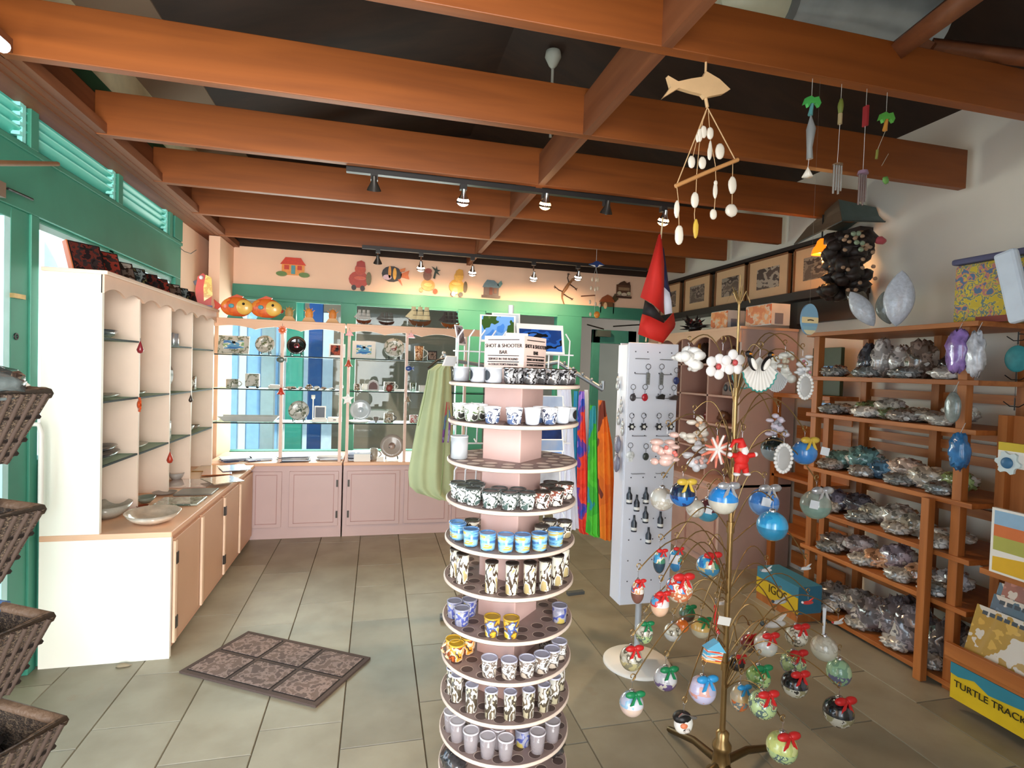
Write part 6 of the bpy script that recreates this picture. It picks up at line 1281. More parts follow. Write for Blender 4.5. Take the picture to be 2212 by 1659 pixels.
# goods on its shelves: wrapped shell things
PL = dict(rough=.12, coat=1, var=.5, scale=26, bump=.7)
def wrapped(y, z, sx, sy, sz, col, lab, x=2.93, name='wrapped_shell', cat='wrapped goods', seed=None, rz=0, grp=None):
    m_ = MB(); m_.ball((0, 0, 0), (sx, sy, sz), 22, 14, noise=.2, rnd=random.Random(seed if seed is not None else int(y * 1000 + z * 77)))
    m_.v = [Vector((v.x, v.y, max(v.z, -.8 * sz))) for v in m_.v]
    hi = tuple(min(255, int(v * 1.3) + 14) for v in col); lo = tuple(int(v * .62) for v in col)  # pale and white flecks paint in the highlights of crinkled plastic
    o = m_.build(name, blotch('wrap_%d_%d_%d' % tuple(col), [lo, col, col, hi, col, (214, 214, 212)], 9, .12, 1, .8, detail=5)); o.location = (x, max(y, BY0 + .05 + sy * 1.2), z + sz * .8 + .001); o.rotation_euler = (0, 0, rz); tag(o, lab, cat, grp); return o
GRY = (150, 146, 142)
rowsw = [
 (1.522, 'the uppermost inner shelf', [((2.98, .05, .07, .04, (150, 90, 70), 'flat red brown wrapped pack'), ), ((2.78, .07, .05, .10, (60, 66, 74), 'dark blue black bagged ornament'), ), ((2.66, .07, .045, .125, (176, 172, 168), 'upright pale grey bagged figure'), ), ((2.56, .07, .04, .09, (190, 184, 180), 'small pale bagged figure'), ), ((2.42, .08, .07, .115, (110, 98, 90), 'large dull brown bagged ornament'), ), ((2.28, .06, .04, .06, (50, 40, 38), 'small black bagged ornament'), )]),
 (1.287, 'the green platter shelf', [((2.93, .08, .09, .035, (140, 120, 106), 'brown grey wrapped shell pack'), ), ((2.74, .1, .09, .04, (96, 116, 80), 'flat green wrapped leaf platter'), ), ((2.55, .11, .11, .035, (100, 120, 90), 'broad green wrapped leaf platter'), ), ((2.62, .08, .08, .05, (170, 168, 158), 'pale round wrapped shell dish'), ), ((2.42, .1, .10, .04, (160, 160, 150), 'pale leaf shaped wrapped dish'), ), ((2.22, .08, .08, .05, (176, 178, 172), 'pale grey wrapped dish'), )]),
 (.937, 'the middle shelf', [((2.93, .09, .09, .06, (80, 116, 116), 'teal bagged glass fish'), ), ((2.78, .1, .1, .075, (90, 130, 132), 'large teal bagged glass dish'), ), ((2.62, .09, .08, .055, (70, 110, 140), 'blue bagged glass dish'), ), ((2.50, .09, .1, .06, (186, 170, 160), 'pinkish wrapped conch shell'), ), ((2.34, .1, .1, .06, (170, 166, 156), 'pale grey wrapped conch shell'), ), ((2.20, .08, .08, .05, (120, 140, 90), 'greenish wrapped dish'), )]),
 (.667, 'the fourth shelf down', [((2.95, .09, .09, .07, (90, 90, 106), 'dark violet grey wrapped bundle'), ), ((2.80, .09, .09, .06, (80, 82, 90), 'dark grey wrapped bundle'), ), ((2.66, .09, .08, .055, (160, 162, 152), 'round grey green wrapped dish'), ), ((2.53, .1, .09, .06, (170, 168, 160), 'pale crumpled wrapped dish'), ), ((2.40, .09, .08, .06, (150, 150, 140), 'grey wrapped ring shaped dish'), ), ((2.20, .09, .1, .03, (190, 190, 188), 'long pale wrapped dish'), )]),
 (.422, 'the second lowest shelf', [((2.93, .09, .09, .05, (130, 124, 120), 'grey wrapped shell basket'), ), ((2.78, .09, .09, .055, (160, 150, 150), 'silvery wrapped shell basket'), ), ((2.60, .11, .1, .05, (200, 150, 116), 'peach wooden boat shaped basket'), ), ((2.52, .09, .08, .07, (150, 140, 150), 'mauve grey wrapped shell bundle'), ), ((2.36, .09, .08, .05, (196, 150, 116), 'small peach basket'), ), ((2.20, .08, .08, .05, (150, 150, 156), 'blue grey wrapped bundle'), )]),
 (.047, 'the bottom shelf', [((2.93, .12, .11, .08, (110, 108, 108), 'dark grey bagged shell heap'), ), ((2.76, .12, .1, .075, (130, 130, 130), 'long grey bagged shell heap'), ), ((2.62, .13, .1, .095, (110, 106, 110), 'crumpled grey bagged shell heap'), ), ((2.48, .13, .1, .12, (96, 92, 98), 'tall dark crumpled bag'), ), ((2.36, .13, .09, .13, (120, 118, 126), 'tall silvery crumpled bag'), ), ((2.22, .12, .08, .11, (90, 88, 92), 'dark crumpled bag'), )])]
for z, where, its in rowsw:
    for k, ((y, sx, sy, sz, col, nm),) in enumerate(its):
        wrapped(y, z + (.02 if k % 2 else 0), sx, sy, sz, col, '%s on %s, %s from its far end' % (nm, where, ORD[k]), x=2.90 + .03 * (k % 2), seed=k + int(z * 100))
for z, w_ in ((1.522, 'the uppermost inner shelf'), (1.287, 'the green platter shelf'), (.937, 'the middle shelf'), (.667, 'the fourth shelf'), (.422, 'the low shelf'), (.047, 'the bottom shelf')):
    for k in range(4):
        y = 2.16 + k * .24 + .03 * (z > .6); col = random.Random(int(z * 99) + k).choice([(150, 148, 142), (120, 116, 112), (176, 172, 166), (100, 104, 104)])
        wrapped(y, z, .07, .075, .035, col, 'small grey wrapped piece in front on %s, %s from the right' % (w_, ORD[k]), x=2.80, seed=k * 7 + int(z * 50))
# goods on top of the bookcase
def pillow_shape(px, py, hw_, hh, ang, col, lab, x=2.80, th=.03, name='wrapped_pillow'):
    q = P(px, py, x=x); t_ = MB(); n = 18; vs_ = []
    prof = [(sin(pi * i / n) ** .75) for i in range(n + 1)]
    m_ = MB(); seg = 14
    for i in range(n + 1):
        for k in range(seg):
            a = 2 * pi * k / seg; w_ = prof[i]; vs_.append((th * w_ * cos(a), hw_ * w_ * sin(a), -hh + 2 * hh * i / n))
    fs = [(i * seg + k, i * seg + (k + 1) % seg, (i + 1) * seg + (k + 1) % seg, (i + 1) * seg + k) for i in range(n) for k in range(seg)]
    m_.add(vs_, fs, 0, True); o = m_.build(name, M(col, .25, coat=.6, var=.12, scale=50, bump=.5)); o.location = q; o.rotation_euler = (ang, 0, radians(35)); tag(o, lab, 'wrapped cushion'); return o
pillow_shape(1862, 667, .055, .125, -.55, (206, 212, 222), 'glittering white pointed oval cushion leaning on the bookcase top, left one')
pillow_shape(1942, 645, .075, .155, .05, (206, 212, 224), 'glittering white pointed oval cushion standing upright on the bookcase top')
pillow_shape(1916, 665, .06, .1, -.2, (150, 156, 150), 'dull grey cushion behind the two white ones', x=2.92)
pillow_shape(1850, 640, .05, .08, -.9, (110, 100, 86), 'brown cushion behind the leaning white one', x=2.95)
a, b, c_, d_ = P(1992, 560, x=2.86), P(1985, 690, x=2.86), P(2165, 525, x=2.86), P(2175, 680, x=2.86)
t_ = thing('patterned_quilt', 'folded yellow quilt spotted with blue, pink and green, draped on the bookcase top', 'quilt', (2.86, 2.2, 1.802))
m_ = MB(); m_.box(2.84, 3.15, 1.86, 2.22, 1.802, 2.10); o = m_.build('quilt_body', blotch('quilt', [(206, 180, 60), (214, 190, 70), (110, 130, 130), (206, 180, 80), (196, 130, 120), (90, 120, 150)], 26, .8, 0, .3, detail=2), t_, world=True, bevel=.02)
MB().box(2.83, 3.15, 1.85, 2.23, 2.10, 2.13).build('top_binding', M((90, 90, 120), .8), t_, world=True, bevel=.01)
MB().box(2.835, 2.86, 1.86, 2.1, 1.80, 1.83).build('lower_edge', M((150, 80, 70), .8), t_, world=True)
a = P(2190, 620, x=2.72); t_ = MB(); t_.T = at((a.x, a.y, a.z - .0), 0, radians(-14)); t_.box(-.02, .02, -.045, .045, -.16, .17); o = t_.build('white_roll', M((214, 226, 240), .7, var=.05), None, bevel=.015, world=True, loc=(a.x, a.y, a.z)); tag(o, 'pale blue white padded roll standing at the right end of the bookcase top', 'roll')
# things hanging on the bookcase posts
def hang_bag(px, py, s, col, lab, x=2.70, n=.2, seed=1):
    q = P(px, py, x=x); t_ = thing('hanging_bag', lab, 'hanging ornament', q)
    MB().ball((0, 0, 0), s, 18, 14, noise=n, rnd=random.Random(seed)).build('wrapped_body', M(col, .15, coat=.9, var=.35, scale=24, bump=.5), t_); MB().tube([(0, 0, s[2]), (.03, 0, s[2] + .05)], .0015, 5).build('string', M((200, 200, 200), .5), t_)
hang_bag(2069, 758, (.03, .055, .10), (150, 120, 190), 'lilac bagged soft figure hanging on the front post of the bookcase', seed=3); hang_bag(2108, 765, (.03, .04, .10), (206, 210, 220), 'white bagged soft figure hanging beside the lilac one', seed=4)
hang_bag(2058, 880, (.015, .04, .075), (130, 140, 138), 'flat grey oval hanging on the front post below the lilac figure', n=.03, seed=5); hang_bag(2072, 975, (.03, .045, .085), (50, 120, 180), 'bright blue bagged soft figure hanging low on the front post', seed=6)

# ------------------------------------------------------------------ book rack at the right edge
RX = 2.62
br = thing('book_rack', 'pine book rack at the right edge with slanted tray above a painted sign board', 'book rack', (2.9, 1.7, 0))
def pl(px, py, x=RX): return P(px, py, x=x)
yA, yB = 2.0, 1.15
MB().box(RX + .24, RX + .28, yA - .05, yA - .01, 0, 1.36).build('upright', PINE, br, world=True); MB().box(RX + .24, RX + .28, yB, yB + .04, 0, 1.36).build('upright', PINE, br, world=True)
MB().box(RX + .28, RX + .295, yB, yA, .25, 1.36).build('back_board', PINE, br, world=True)
MB().box(RX - .015, RX + .01, yB, yA - .01, .235, .30).build('tray_lip', PINEY, br, world=True, bevel=.003)
MB().box(RX - .01, RX + .28, yB, yA - .01, .22, .24).build('tray_shelf', PINEY, br, world=True)
MB().box(RX + .02, RX + .28, yB, yA - .12, .66, .685).build('shelf', PINEY, br, world=True)
sb_ = MB().box(RX + .0, RX + .02, yB, 1.965, .05, .215).build('sign_board', M((220, 186, 30), .5), br, world=True)
MB().prism([(yB, .215), (1.965, .215), (1.965, .165), (1.93, .16), (1.86, .178), (1.80, .150), (1.70, .16), (1.60, .175), (1.52, .15), (1.40, .165), (1.25, .175), (yB, .15)], RX - .004, RX, 'x').build('blue_band', M((50, 130, 150), .5), br, world=True)
o = text('lettering', 'TURTLE TRACKS', (RX - .006, 1.945, .125), (radians(90), 0, radians(-90)), .042, M((40, 40, 20), .5), br, .001, 'LEFT')
for nm, y0_, x_, z_, hh, mats, lab in (('book', 1.78, RX + .125, .44, .25, (190, 140, 130), 'pink brown book at the very back of the slanted tray'), ('book', 1.80, RX + .10, .36, .25, (120, 150, 170), 'blue grey book, second from the back in the slanted tray'), ('book', 1.80, RX + .07, .31, .25, (110, 140, 160), 'blue book with dark title, third from the back in the tray'), ('book', 1.84, RX + .03, .25, .25, (206, 170, 90), 'glossy yellow book with a shining cover at the front of the tray')):
    t_ = thing(nm, lab, 'book', (x_, y0_ + .05, z_))
    m_ = MB(); m_.T = at((0, 0, 0), 0, 0, radians(18)); m_.box(-.005, .005, -.26, .05, 0, hh); m_.build('cover', blotch('bk%d' % mats[0], [mats, tuple(int(v * .85) for v in mats), (210, 206, 196)], 9, .1, .9), t_)
    m_ = MB(); m_.T = at((0, 0, 0), 0, 0, radians(18))
    for k in range(7): m_.box(-.0056, -.005, .02 - k * .03 - .022, .02 - k * .03, hh * .86, hh * .93)
    m_.build('title_marks', M((60, 70, 80), .5), t_)
for k in range(4):
    o = MB().box(-.006, .006, -.07, .07, 0, .2).build('book', M([(206, 160, 120), (190, 150, 110), (214, 190, 150), (170, 140, 120)][k], .3, coat=.5)); o.location = (RX + .03 + .02 * k, 1.42, .245); o.rotation_euler = (0, radians(14), 0); tag(o, 'tan book in the right half of the slanted tray, %s from the front' % ORD[k], 'book')
t_ = thing('picture_book', 'upright picture book with blue, orange and mustard bands above the slanted tray', 'book', (RX, 1.7, .69)); q0, q1 = pl(2145, 1100), pl(2212, 1230)
yy0, yy1 = q0.y, q0.y - .30; zz0, zz1 = .69, .97
m_ = MB(); m_.box(RX - .004, RX + .016, yy1, yy0, zz0, zz1, 0); m_.build('cover', WHITE, t_, world=True)
m_ = MB(); m_.box(RX - .006, RX - .004, yy1, yy0 - .012, .90, .96, 0); m_.box(RX - .006, RX - .004, yy1, yy0 - .012, .85, .90, 1); m_.box(RX - .006, RX - .004, yy1, yy0 - .012, .79, .85, 2); m_.prism([(yy1, .70), (yy0 - .012, .70), (yy0 - .012, .76), (yy0 - .15, .775), (yy1, .75)], RX - .006, RX - .004, 'x', 3)
m_.build('cover_bands', [M((150, 186, 214), .3), M((214, 120, 70), .3), M((176, 176, 90), .3), M((222, 176, 50), .3)], t_, world=True)
q = pl(2180, 1000); t_ = thing('gear_toy', 'white and blue toothed ring ornament above the picture book', 'ornament', q)
m_ = MB(); m_.prism([((.05 if (i // 2) % 2 == 0 else .038) * cos(2 * pi * i / 24), (.05 if (i // 2) % 2 == 0 else .038) * sin(2 * pi * i / 24)) for i in range(24)], -.012, .0, 'x'); m_.build('toothed_ring', M((206, 220, 222), .5), t_)
MB().ball((-.014, 0, 0), (.008, .024, .024), 16, 10).build('blue_centre', M((60, 110, 150), .4), t_)
MB().box(0, .02, -.09, .045, .05, .085).build('yellow_header', M((206, 180, 50), .5), t_); MB().box(.0, .02, -.09, .045, -.02, .05).build('backing_card', WHITE, t_)
q = P(2197, 775, x=3.0); t_ = thing('wall_hanging', 'teal oval ornament hanging between black iron hooks on the right wall', 'wall hanging', q)
MB().ball((0, 0, 0), (.012, .055, .065), 18, 12).build('teal_oval', M((60, 150, 160), .5, var=.15, scale=30), t_)
for dz in (.10, -.09, -.22):
    m_ = MB(); m_.tube([(0, 0, dz - .03), (0, 0, dz + .03)], .003, 5); m_.tube([(0, -.05, dz + .01), (0, -.02, dz - .012), (0, .02, dz - .012), (0, .05, dz + .01)], .0025, 5); m_.build('iron_hook', BLACK, t_)
MB().tube([(0, 0, -.22), (0, 0, .13)], .0012, 4).tube([(0, 0, .12), (.22, 0, .12)], .003, 5).build('cord', BLACK, t_)

# low crate with a painted sign board in front of the bookcase foot
cq0, cq1 = P(1650, 1262, x=2.55), P(1752, 1312, x=2.55)
t_ = thing('sign_crate', 'low blue and yellow painted sign box on the floor left of the bookcase', 'sign box', (2.6, 3.05, 0))
ysa, ysb = 3.22, 2.84
MB().box(2.55, 2.72, ysb, ysa, .05, .22).build('box_body', M((60, 130, 160), .5), t_, world=True)
MB().box(2.546, 2.551, ysb, ysa, .05, .15).build('yellow_band', M((206, 176, 40), .5), t_, world=True)
text('lettering', 'IGOS', (2.544, 3.10, .115), (radians(90), 0, radians(-90)), .075, M((60, 50, 20), .5), t_, .001, 'LEFT')
MB().box(2.55, 2.72, ysb, ysa, 0, .05).build('foot', PINE, t_, world=True)
# goods in the right pink case
for k, (y, z, nm, colr, s_, lab) in enumerate(((4.4, 1.61, 'horse_figurine', (50, 34, 26), (.05, .05, .09), 'dark brown horse figurine on the top shelf of the dusky pink case'), (4.5, 1.61, 'vase', (216, 140, 50), (.03, .03, .09), 'slim orange vase at the far end of the dusky pink case'), (4.02, 1.61, 'figurine', (150, 110, 96), (.05, .04, .07), 'brown figurine on the top shelf, nearer end of dusky pink case'), (4.3, 1.11, 'figurine', (130, 40, 40), (.05, .05, .04), 'dark red trinket on the middle shelf of dusky pink case'), (4.1, 1.11, 'picture_cube', (120, 80, 56), (.05, .05, .05), 'brown cube trinket on the middle shelf of the dusky pink case'), (3.95, .89, 'figurine', (190, 186, 180), (.05, .05, .03), 'pale trinket on the low shelf of the dusky pink case'))):
    o = MB().ball((0, 0, s_[2]), s_, 14, 10, noise=.22, rnd=random.Random(k)).build(nm, M(colr, .35, coat=.4, var=.3)); o.location = (2.85, y, z); tag(o, lab, nm.split('_')[-1])
t_ = thing('arch_ornament', 'round topped grey arch ornament on the upper middle shelf of dusky pink case', 'ornament', (2.80, 3.95, 1.348)); MB().prism([(-.08, 0), (.08, 0), (.08, .05), (.05, .1), (0, .115), (-.05, .1), (-.08, .05)], -.02, .02, 'x').build('arch', M((120, 90, 80), .5), t_); MB().ball((-.022, -.035, .06), (.01, .025, .03), 10, 8).ball((-.022, .035, .06), (.01, .025, .03), 10, 8).build('inset', M((56, 60, 66), .4), t_)
# orange boxes and the dark plant like cluster on top of it
for k, (px0, px1, lab) in enumerate(((1537, 1588, 'orange and white picture box on the dusky pink case, left of two'), (1612, 1682, 'orange and white picture box on the dusky pink case, right of two'))):
    a, b = P(px0, 690, x=2.80), P(px1 - 16, 690, x=2.80); t_ = thing('picture_box', lab, 'box', (2.80, (a.y + b.y) / 2, 1.893))
    MB().box(2.80, 2.96, b.y, a.y, 1.893, 2.05).build('box_body', M((206, 204, 200), .4), t_, world=True); MB().box(2.794, 2.80, b.y, a.y, 1.90, 2.045).build('picture', blotch('opic', [(224, 120, 60), (236, 150, 90), (230, 190, 160), (214, 100, 40)], 12, .4, .3), t_, world=True)
    MB().box(2.83, 2.90, b.y - .003, b.y, 1.90, 1.98).build('side_print', M((120, 120, 130), .4), t_, world=True)
q = P(1500, 690, x=2.85); t_ = thing('dark_bouquet', 'spiky black and dark red bouquet at far end of the dusky pink case top', 'ornament', (2.85, q.y, 1.893)); m_ = MB(); r = random.Random(8)
for k in range(46): a_ = r.uniform(0, 6.28); e = r.uniform(-.1, 1.2); L = r.uniform(.07, .16); m_.tube([(0, 0, .05), (cos(a_) * cos(e) * L * .6, sin(a_) * cos(e) * L * .6, .05 + sin(e) * L * .7), (cos(a_ + .3) * cos(e) * L, sin(a_ + .3) * cos(e) * L, .05 + sin(e) * L)], [.012, .009, .002], 5)
m_.ball((0, 0, .05), (.06, .07, .05), 12, 8, noise=.2); m_.build('dark_leaves', M((34, 30, 30), .3, coat=.4), t_); m_ = MB()
for k in range(9): m_.ball((r.uniform(-.05, .05), r.uniform(-.07, .07), r.uniform(.06, .14)), .012, 8, 6)
m_.build('red_buds', M((120, 40, 36), .4), t_)

# ------------------------------------------------------------------ framed photographs on a dark rail unit
gu = thing('picture_rail_unit', 'long dark timber rail unit carrying the framed photographs on the right wall', 'picture rail', (3.17, 4.3, 2.2))
DT = M((36, 28, 26), .5)
MB().box(3.14, 3.25, 3.10, 5.86, 2.515, 2.545).build('top_rail', DT, gu, world=True); MB().box(3.08, 3.25, 3.10, 5.86, 2.10, 2.16).build('bottom_rail', DT, gu, world=True)
MB().box(3.19, 3.245, 3.7, 3.78, 1.895, 2.13).build('post', DT, gu, world=True); MB().box(3.19, 3.24, 3.10, 3.7, 1.93, 2.1).build('hanging_panel', M((60, 50, 44), .5), gu, world=True)
MAT_ = M((206, 168, 130), .6, var=.03)
for k, (ya, yb, lab) in enumerate(((5.31, 4.81, 'framed harbour photograph, farthest one shown whole on the dark rail'), (4.755, 4.28, 'framed cloud photograph behind the tip of the brass tree'), (4.268, 3.746, 'framed black and white seascape, centre of the dark rail'), (3.72, 3.25, 'framed photograph partly hidden by the dark hanging cluster'), (5.82, 5.36, 'framed picture at the far corner, mostly behind the flag'))):
    t_ = thing('framed_photograph', lab, 'framed picture', (3.15, (ya + yb) / 2, 2.165)); z0_, z1_ = 2.162, 2.505
    m_ = MB(); f_ = .014; m_.box(3.14, 3.165, yb + .01, ya - .01, z0_, z0_ + f_); m_.box(3.14, 3.165, yb + .01, ya - .01, z1_ - f_, z1_); m_.box(3.14, 3.165, yb + .01, yb + .01 + f_, z0_, z1_); m_.box(3.14, 3.165, ya - .01 - f_, ya - .01, z0_, z1_); m_.build('frame', M((120, 80, 50), .4), t_, world=True)
    MB().box(3.15, 3.16, yb + .02, ya - .02, z0_ + .01, z1_ - .01).build('mount', MAT_, t_, world=True)
    w_ = ya - yb; MB().box(3.147, 3.15, yb + w_ * .24, ya - w_ * .24, z0_ + .085, z1_ - .085).build('photograph', blotch('phot%d' % (k % 3), [(96, 84, 76), (130, 118, 106), (70, 60, 56), (150, 138, 126)] if k != 2 else [(90, 76, 70), (170, 156, 140), (76, 66, 62)], 7, .3, .5, seed=k, stretch=(1, 1, 2)), t_, world=True)

# ------------------------------------------------------------------ hooded lamp canopy with the dark hanging cluster
hz_ = thing('lamp_canopy', 'green grey metal canopy with flared hipped sides projecting from the right wall', 'canopy', (2.8, 2.95, 2.4))
HY = 2.97
A0, A1 = P(1820, 477, y=HY), P(1912, 479, y=HY); B0, B1 = P(1812, 432, y=HY + .1), P(1893, 450, y=HY + .1); mid0, mid1 = P(1816, 456, y=HY + .06), P(1899, 466, y=HY + .06)
Cb, Ct = P(1716, 528, x=A0.x), P(1745, 492, x=B0.x); Db, Dt = Vector((3.24, Cb.y, Cb.z)), Vector((3.24, Ct.y, Ct.z))
m_ = MB(); m_.add([A0, A1, mid1, mid0, B1, B0], [(0, 1, 2, 3), (3, 2, 4, 5)]); o = m_.build('front_sheet', M((96, 116, 112), .45, .2, var=.1), hz_, world=True); o.modifiers.new('s', 'SOLIDIFY').thickness = .006
m_ = MB(); m_.add([A0, mid0, B0, Cb, Ct], [(0, 1, 4, 3), (1, 2, 4)]); o = m_.build('side_sheet', M((110, 92, 74), .5, .1, var=.1), hz_, world=True); o.modifiers.new('s', 'SOLIDIFY').thickness = .006
m_ = MB(); m_.add([B0, B1, Dt, Ct], [(0, 1, 2, 3)]); o = m_.build('top_sheet', M((96, 116, 112), .45, .2), hz_, world=True); o.modifiers.new('s', 'SOLIDIFY').thickness = .006
MB().tube([A0, A1], .005, 6).tube([A0, Cb], .005, 6).build('rolled_edge', M((60, 70, 68), .4), hz_, world=True)
q = P(1832, 555, y=2.98); t_ = thing('shell_cluster', 'large dark cluster of shells and netting hanging under the metal canopy', 'hanging cluster', q); r = random.Random(11); m_ = MB()
for k in range(110):
    u = r.random(); m_.ball((r.uniform(-.11 - .06 * u, .13 - .04 * u), r.uniform(-.08, .1), .12 - .36 * u), (r.uniform(.04, .06), .04, r.uniform(.03, .05)), 9, 6, noise=.2, rnd=r)
m_.build('dark_netting', M((50, 40, 36), .5, var=.5, scale=30), t_)
for k in range(24): MB().ball((r.uniform(-.15, .12), -.10 - r.random() * .03, .12 - .36 * r.random()), (.016, .01, .012), 8, 6, noise=.15, rnd=r).build('pale_shell', M((186, 150, 120), .3, coat=.5), t_)
m_ = MB()
for k in range(5): m_.ball((r.uniform(-.1, .1), -.12, .02 + .1 * r.random()), (.02, .012, .016), 10, 7)
m_.build('glass_floats', M((150, 170, 140), .1, coat=1), t_); MB().tube([(0, 0, .1), (0, 0, .17)], .004, 5).build('cord', BLACK, t_)
MB().ball((.15, -.09, .1), (.045, .02, .025), 10, 7, noise=.2).build('pink_shell', M((206, 90, 100), .4), t_)
# glowing lamp, its glass shade lit
q = P(1775, 535, x=2.90); t_ = thing('glowing_lamp', 'small glowing amber glass lamp under the metal canopy', 'lamp', q)
MB().lathe([(.062, -.045), (.055, -.01), (.035, .02), (.028, .045), (.012, .06), (.0001, .062)], seg=18).build('lamp_shade', M((255, 112, 20), .3, emit=1.5, var=.3, scale=14), t_); MB().ball((0, 0, 0), .02, 12, 8).build('bulb', M((255, 226, 170), .3, emit=6), t_); MB().tube([(0, 0, .06), (0, 0, .22)], .005, 6).build('cord', BLACK, t_)
pl_ = bpy.data.lights.new('amber_lamp_light', 'POINT'); pl_.energy = 5; pl_.color = (1, .5, .16); pl_.shadow_soft_size = .04; o = bpy.data.objects.new('amber_lamp_light', pl_); o.location = q + Vector((-.03, -.03, -.07)); COL.objects.link(o)
# ------------------------------------------------------------------ painted oval hanging in front, and glints
q = P(1748, 690, y=1.742); t_ = thing('painted_oval', 'blue and sand painted oval hanging from a thread at upper right', 'painted ornament', q)
m_ = MB(); m_.T = at((0, 0, 0)); n = 28; pol = [(.037 * cos(2 * pi * i / n), .058 * sin(2 * pi * i / n)) for i in range(n)]
m_.prism(pol, -.004, .004, 'y'); m_.build('shell_disc', M((110, 150, 176), .3, coat=.5), t_)
def band(z0_, z1_, c, nm):
    pts = [(x, z) for x, z in pol if z0_ <= z <= z1_]; 
    xs = lambda z: .037 * math.sqrt(max(0, 1 - (z / .058) ** 2)) * .98
    P_ = [(xs(z0_), z0_), (xs((z0_ + z1_) / 2), (z0_ + z1_) / 2), (xs(z1_), z1_), (-xs(z1_), z1_), (-xs((z0_ + z1_) / 2), (z0_ + z1_) / 2), (-xs(z0_), z0_)]
    MB().prism(P_, -.0052, -.004, 'y').build(nm, M(c, .3), t_)
band(-.014, .008, (206, 186, 140), 'sand_band'); band(-.04, -.026, (120, 156, 170), 'water_band'); band(-.056, -.04, (200, 186, 150), 'lower_sand')
MB().tube([(-.012, -.006, -.004), (.0, -.006, -.002), (.014, -.006, -.004)], .0022, 5).build('painted_boat', M((60, 50, 40), .5), t_)
MB().tube([(0, 0, .058), (0, 0, 2.602 - q.z)], .0003, 4).build('thread', M((120, 110, 100), .5), t_)

# ------------------------------------------------------------------ wind chimes
def on_beam(q): return 2.6
CDRF = M((214, 176, 130), .6, var=.08); SHW = M((236, 226, 210), .35, coat=.4, var=.08)
FCY = 1.74
def f3(px, py, dy=0): return P(px, py, y=FCY + .02 + dy)
fc = thing('fish_chime', 'wooden fish wind chime trailing strings of white shells and a driftwood bar', 'wind chime', f3(1525, 195))
fo = [(1430, 213), (1447, 190), (1440, 165), (1463, 178), (1490, 172), (1516, 168), (1523, 156), (1530, 160), (1552, 173), (1575, 195), (1560, 204), (1532, 210), (1520, 214), (1514, 206), (1490, 200), (1464, 192)]
m_ = MB(); pts = [f3(a, b) for a, b in fo]; m_.prism([(p_.x, p_.z) for p_ in pts], FCY + .012, FCY + .028, 'y', mside=0); m_.build('wooden_fish', CDRF, fc, world=True, bevel=.003)
MB().tube([f3(1525, 130), f3(1524, 160)], .004, 6).build('hanging_cord', CDRF, fc, world=True); MB().tube([f3(1524, 210), f3(1528, 232)], .006, 6).build('lower_knot', CDRF, fc, world=True)
m_ = MB(); m_.tube([f3(1528, 232), f3(1462, 398)], .0022, 5); m_.tube([f3(1528, 232), f3(1588, 345)], .0022, 5); m_.build('side_strings', CDRF, fc, world=True)
MB().tube([f3(1459, 402), f3(1525, 373), f3(1594, 345)], .0075, 8).build('driftwood_bar', M((196, 140, 84), .6), fc, world=True)
strs = [[(1526, 240), (1518, 262), (1510, 318), (1505, 375), (1503, 430), (1500, 462), (1502, 500)], [(1530, 240), (1535, 305), (1545, 355), (1547, 402), (1544, 440), (1542, 465)], [(1524, 240), (1508, 290), (1494, 350)], [(1462, 402), (1466, 440), (1467, 500)], [(1583, 348), (1582, 400), (1581, 455)]]
for s_ in strs: MB().tube([f3(a, b) for a, b in s_], .0014, 5).build('string', CDRF, fc, world=True)
for px, py, rw_, rh_ in ((1520, 285, 8, 14), (1534, 288, 9, 14), (1507, 298, 5, 10), (1512, 292, 7, 15), (1534, 325, 5, 22), (1555, 327, 12, 18), (1494, 350, 9, 14), (1517, 352, 10, 14), (1533, 330, 6, 17), (1462, 452, 7, 20), (1467, 508, 11, 22), (1501, 432, 10, 18), (1503, 494, 7, 22), (1545, 412, 6, 18), (1541, 463, 9, 12), (1582, 400, 11, 20), (1580, 455, 16, 15), (1546, 395, 5, 6)):
    p_ = f3(px, py, -.008); s_ = (FCY) / F * 1.06; MB().ball(p_, (rw_ * s_, rw_ * s_ * .4, rh_ * s_), 12, 8, noise=.06).build('shell', SHW if (px, py) != (1503, 494) else M((220, 180, 70), .4), fc, world=True)
def palm_chime(px, py, lab, kind, y=1.742, colr=(70, 170, 80)):
    y = 1.742; q = P(px, py, y=y); t_ = thing('palm_chime', lab, 'wind chime', q); s = y / F * 1.12
    if kind in ('palm',):
        m_ = MB(); m_.prism([(-22 * s, -8 * s), (-16 * s, 8 * s), (-4 * s, 14 * s), (4 * s, 11 * s), (16 * s, 15 * s), (23 * s, 2 * s), (18 * s, -8 * s), (10 * s, 0), (4 * s, -2 * s), (-4 * s, -2 * s), (-10 * s, -12 * s), (-14 * s, -4 * s)], -.006, .006, 'y'); m_.build('palm_crown', M(colr, .5, var=.2), t_)
        MB().tube([(2 * s, 0, -2 * s), (0, 0, -16 * s), (-2 * s, 0, -28 * s)], [.006, .007, .009], 6).build('palm_trunk', M((90, 150, 150) if px < 1800 else (206, 140, 60), .5), t_)
    elif kind == 'side': MB().ball((0, 0, 0), (6 * s, 6 * s, 18 * s), 10, 8, noise=.1).build('palm_crown', M((110, 120, 50), .5), t_); MB().tube([(0, 0, -16 * s), (0, 0, -40 * s)], .008, 6).build('palm_trunk', M((170, 150, 110), .5), t_)
    else: MB().box(-3 * s, 3 * s, -.01, .01, -24 * s, 22 * s).build('red_tag', M((150, 40, 44), .5), t_)
    MB().tube([(0, 0, 12 * s), (0, 0, 2.602 - q.z)], .0012, 4).build('string', M((190, 186, 176), .5), t_)
    return t_, s
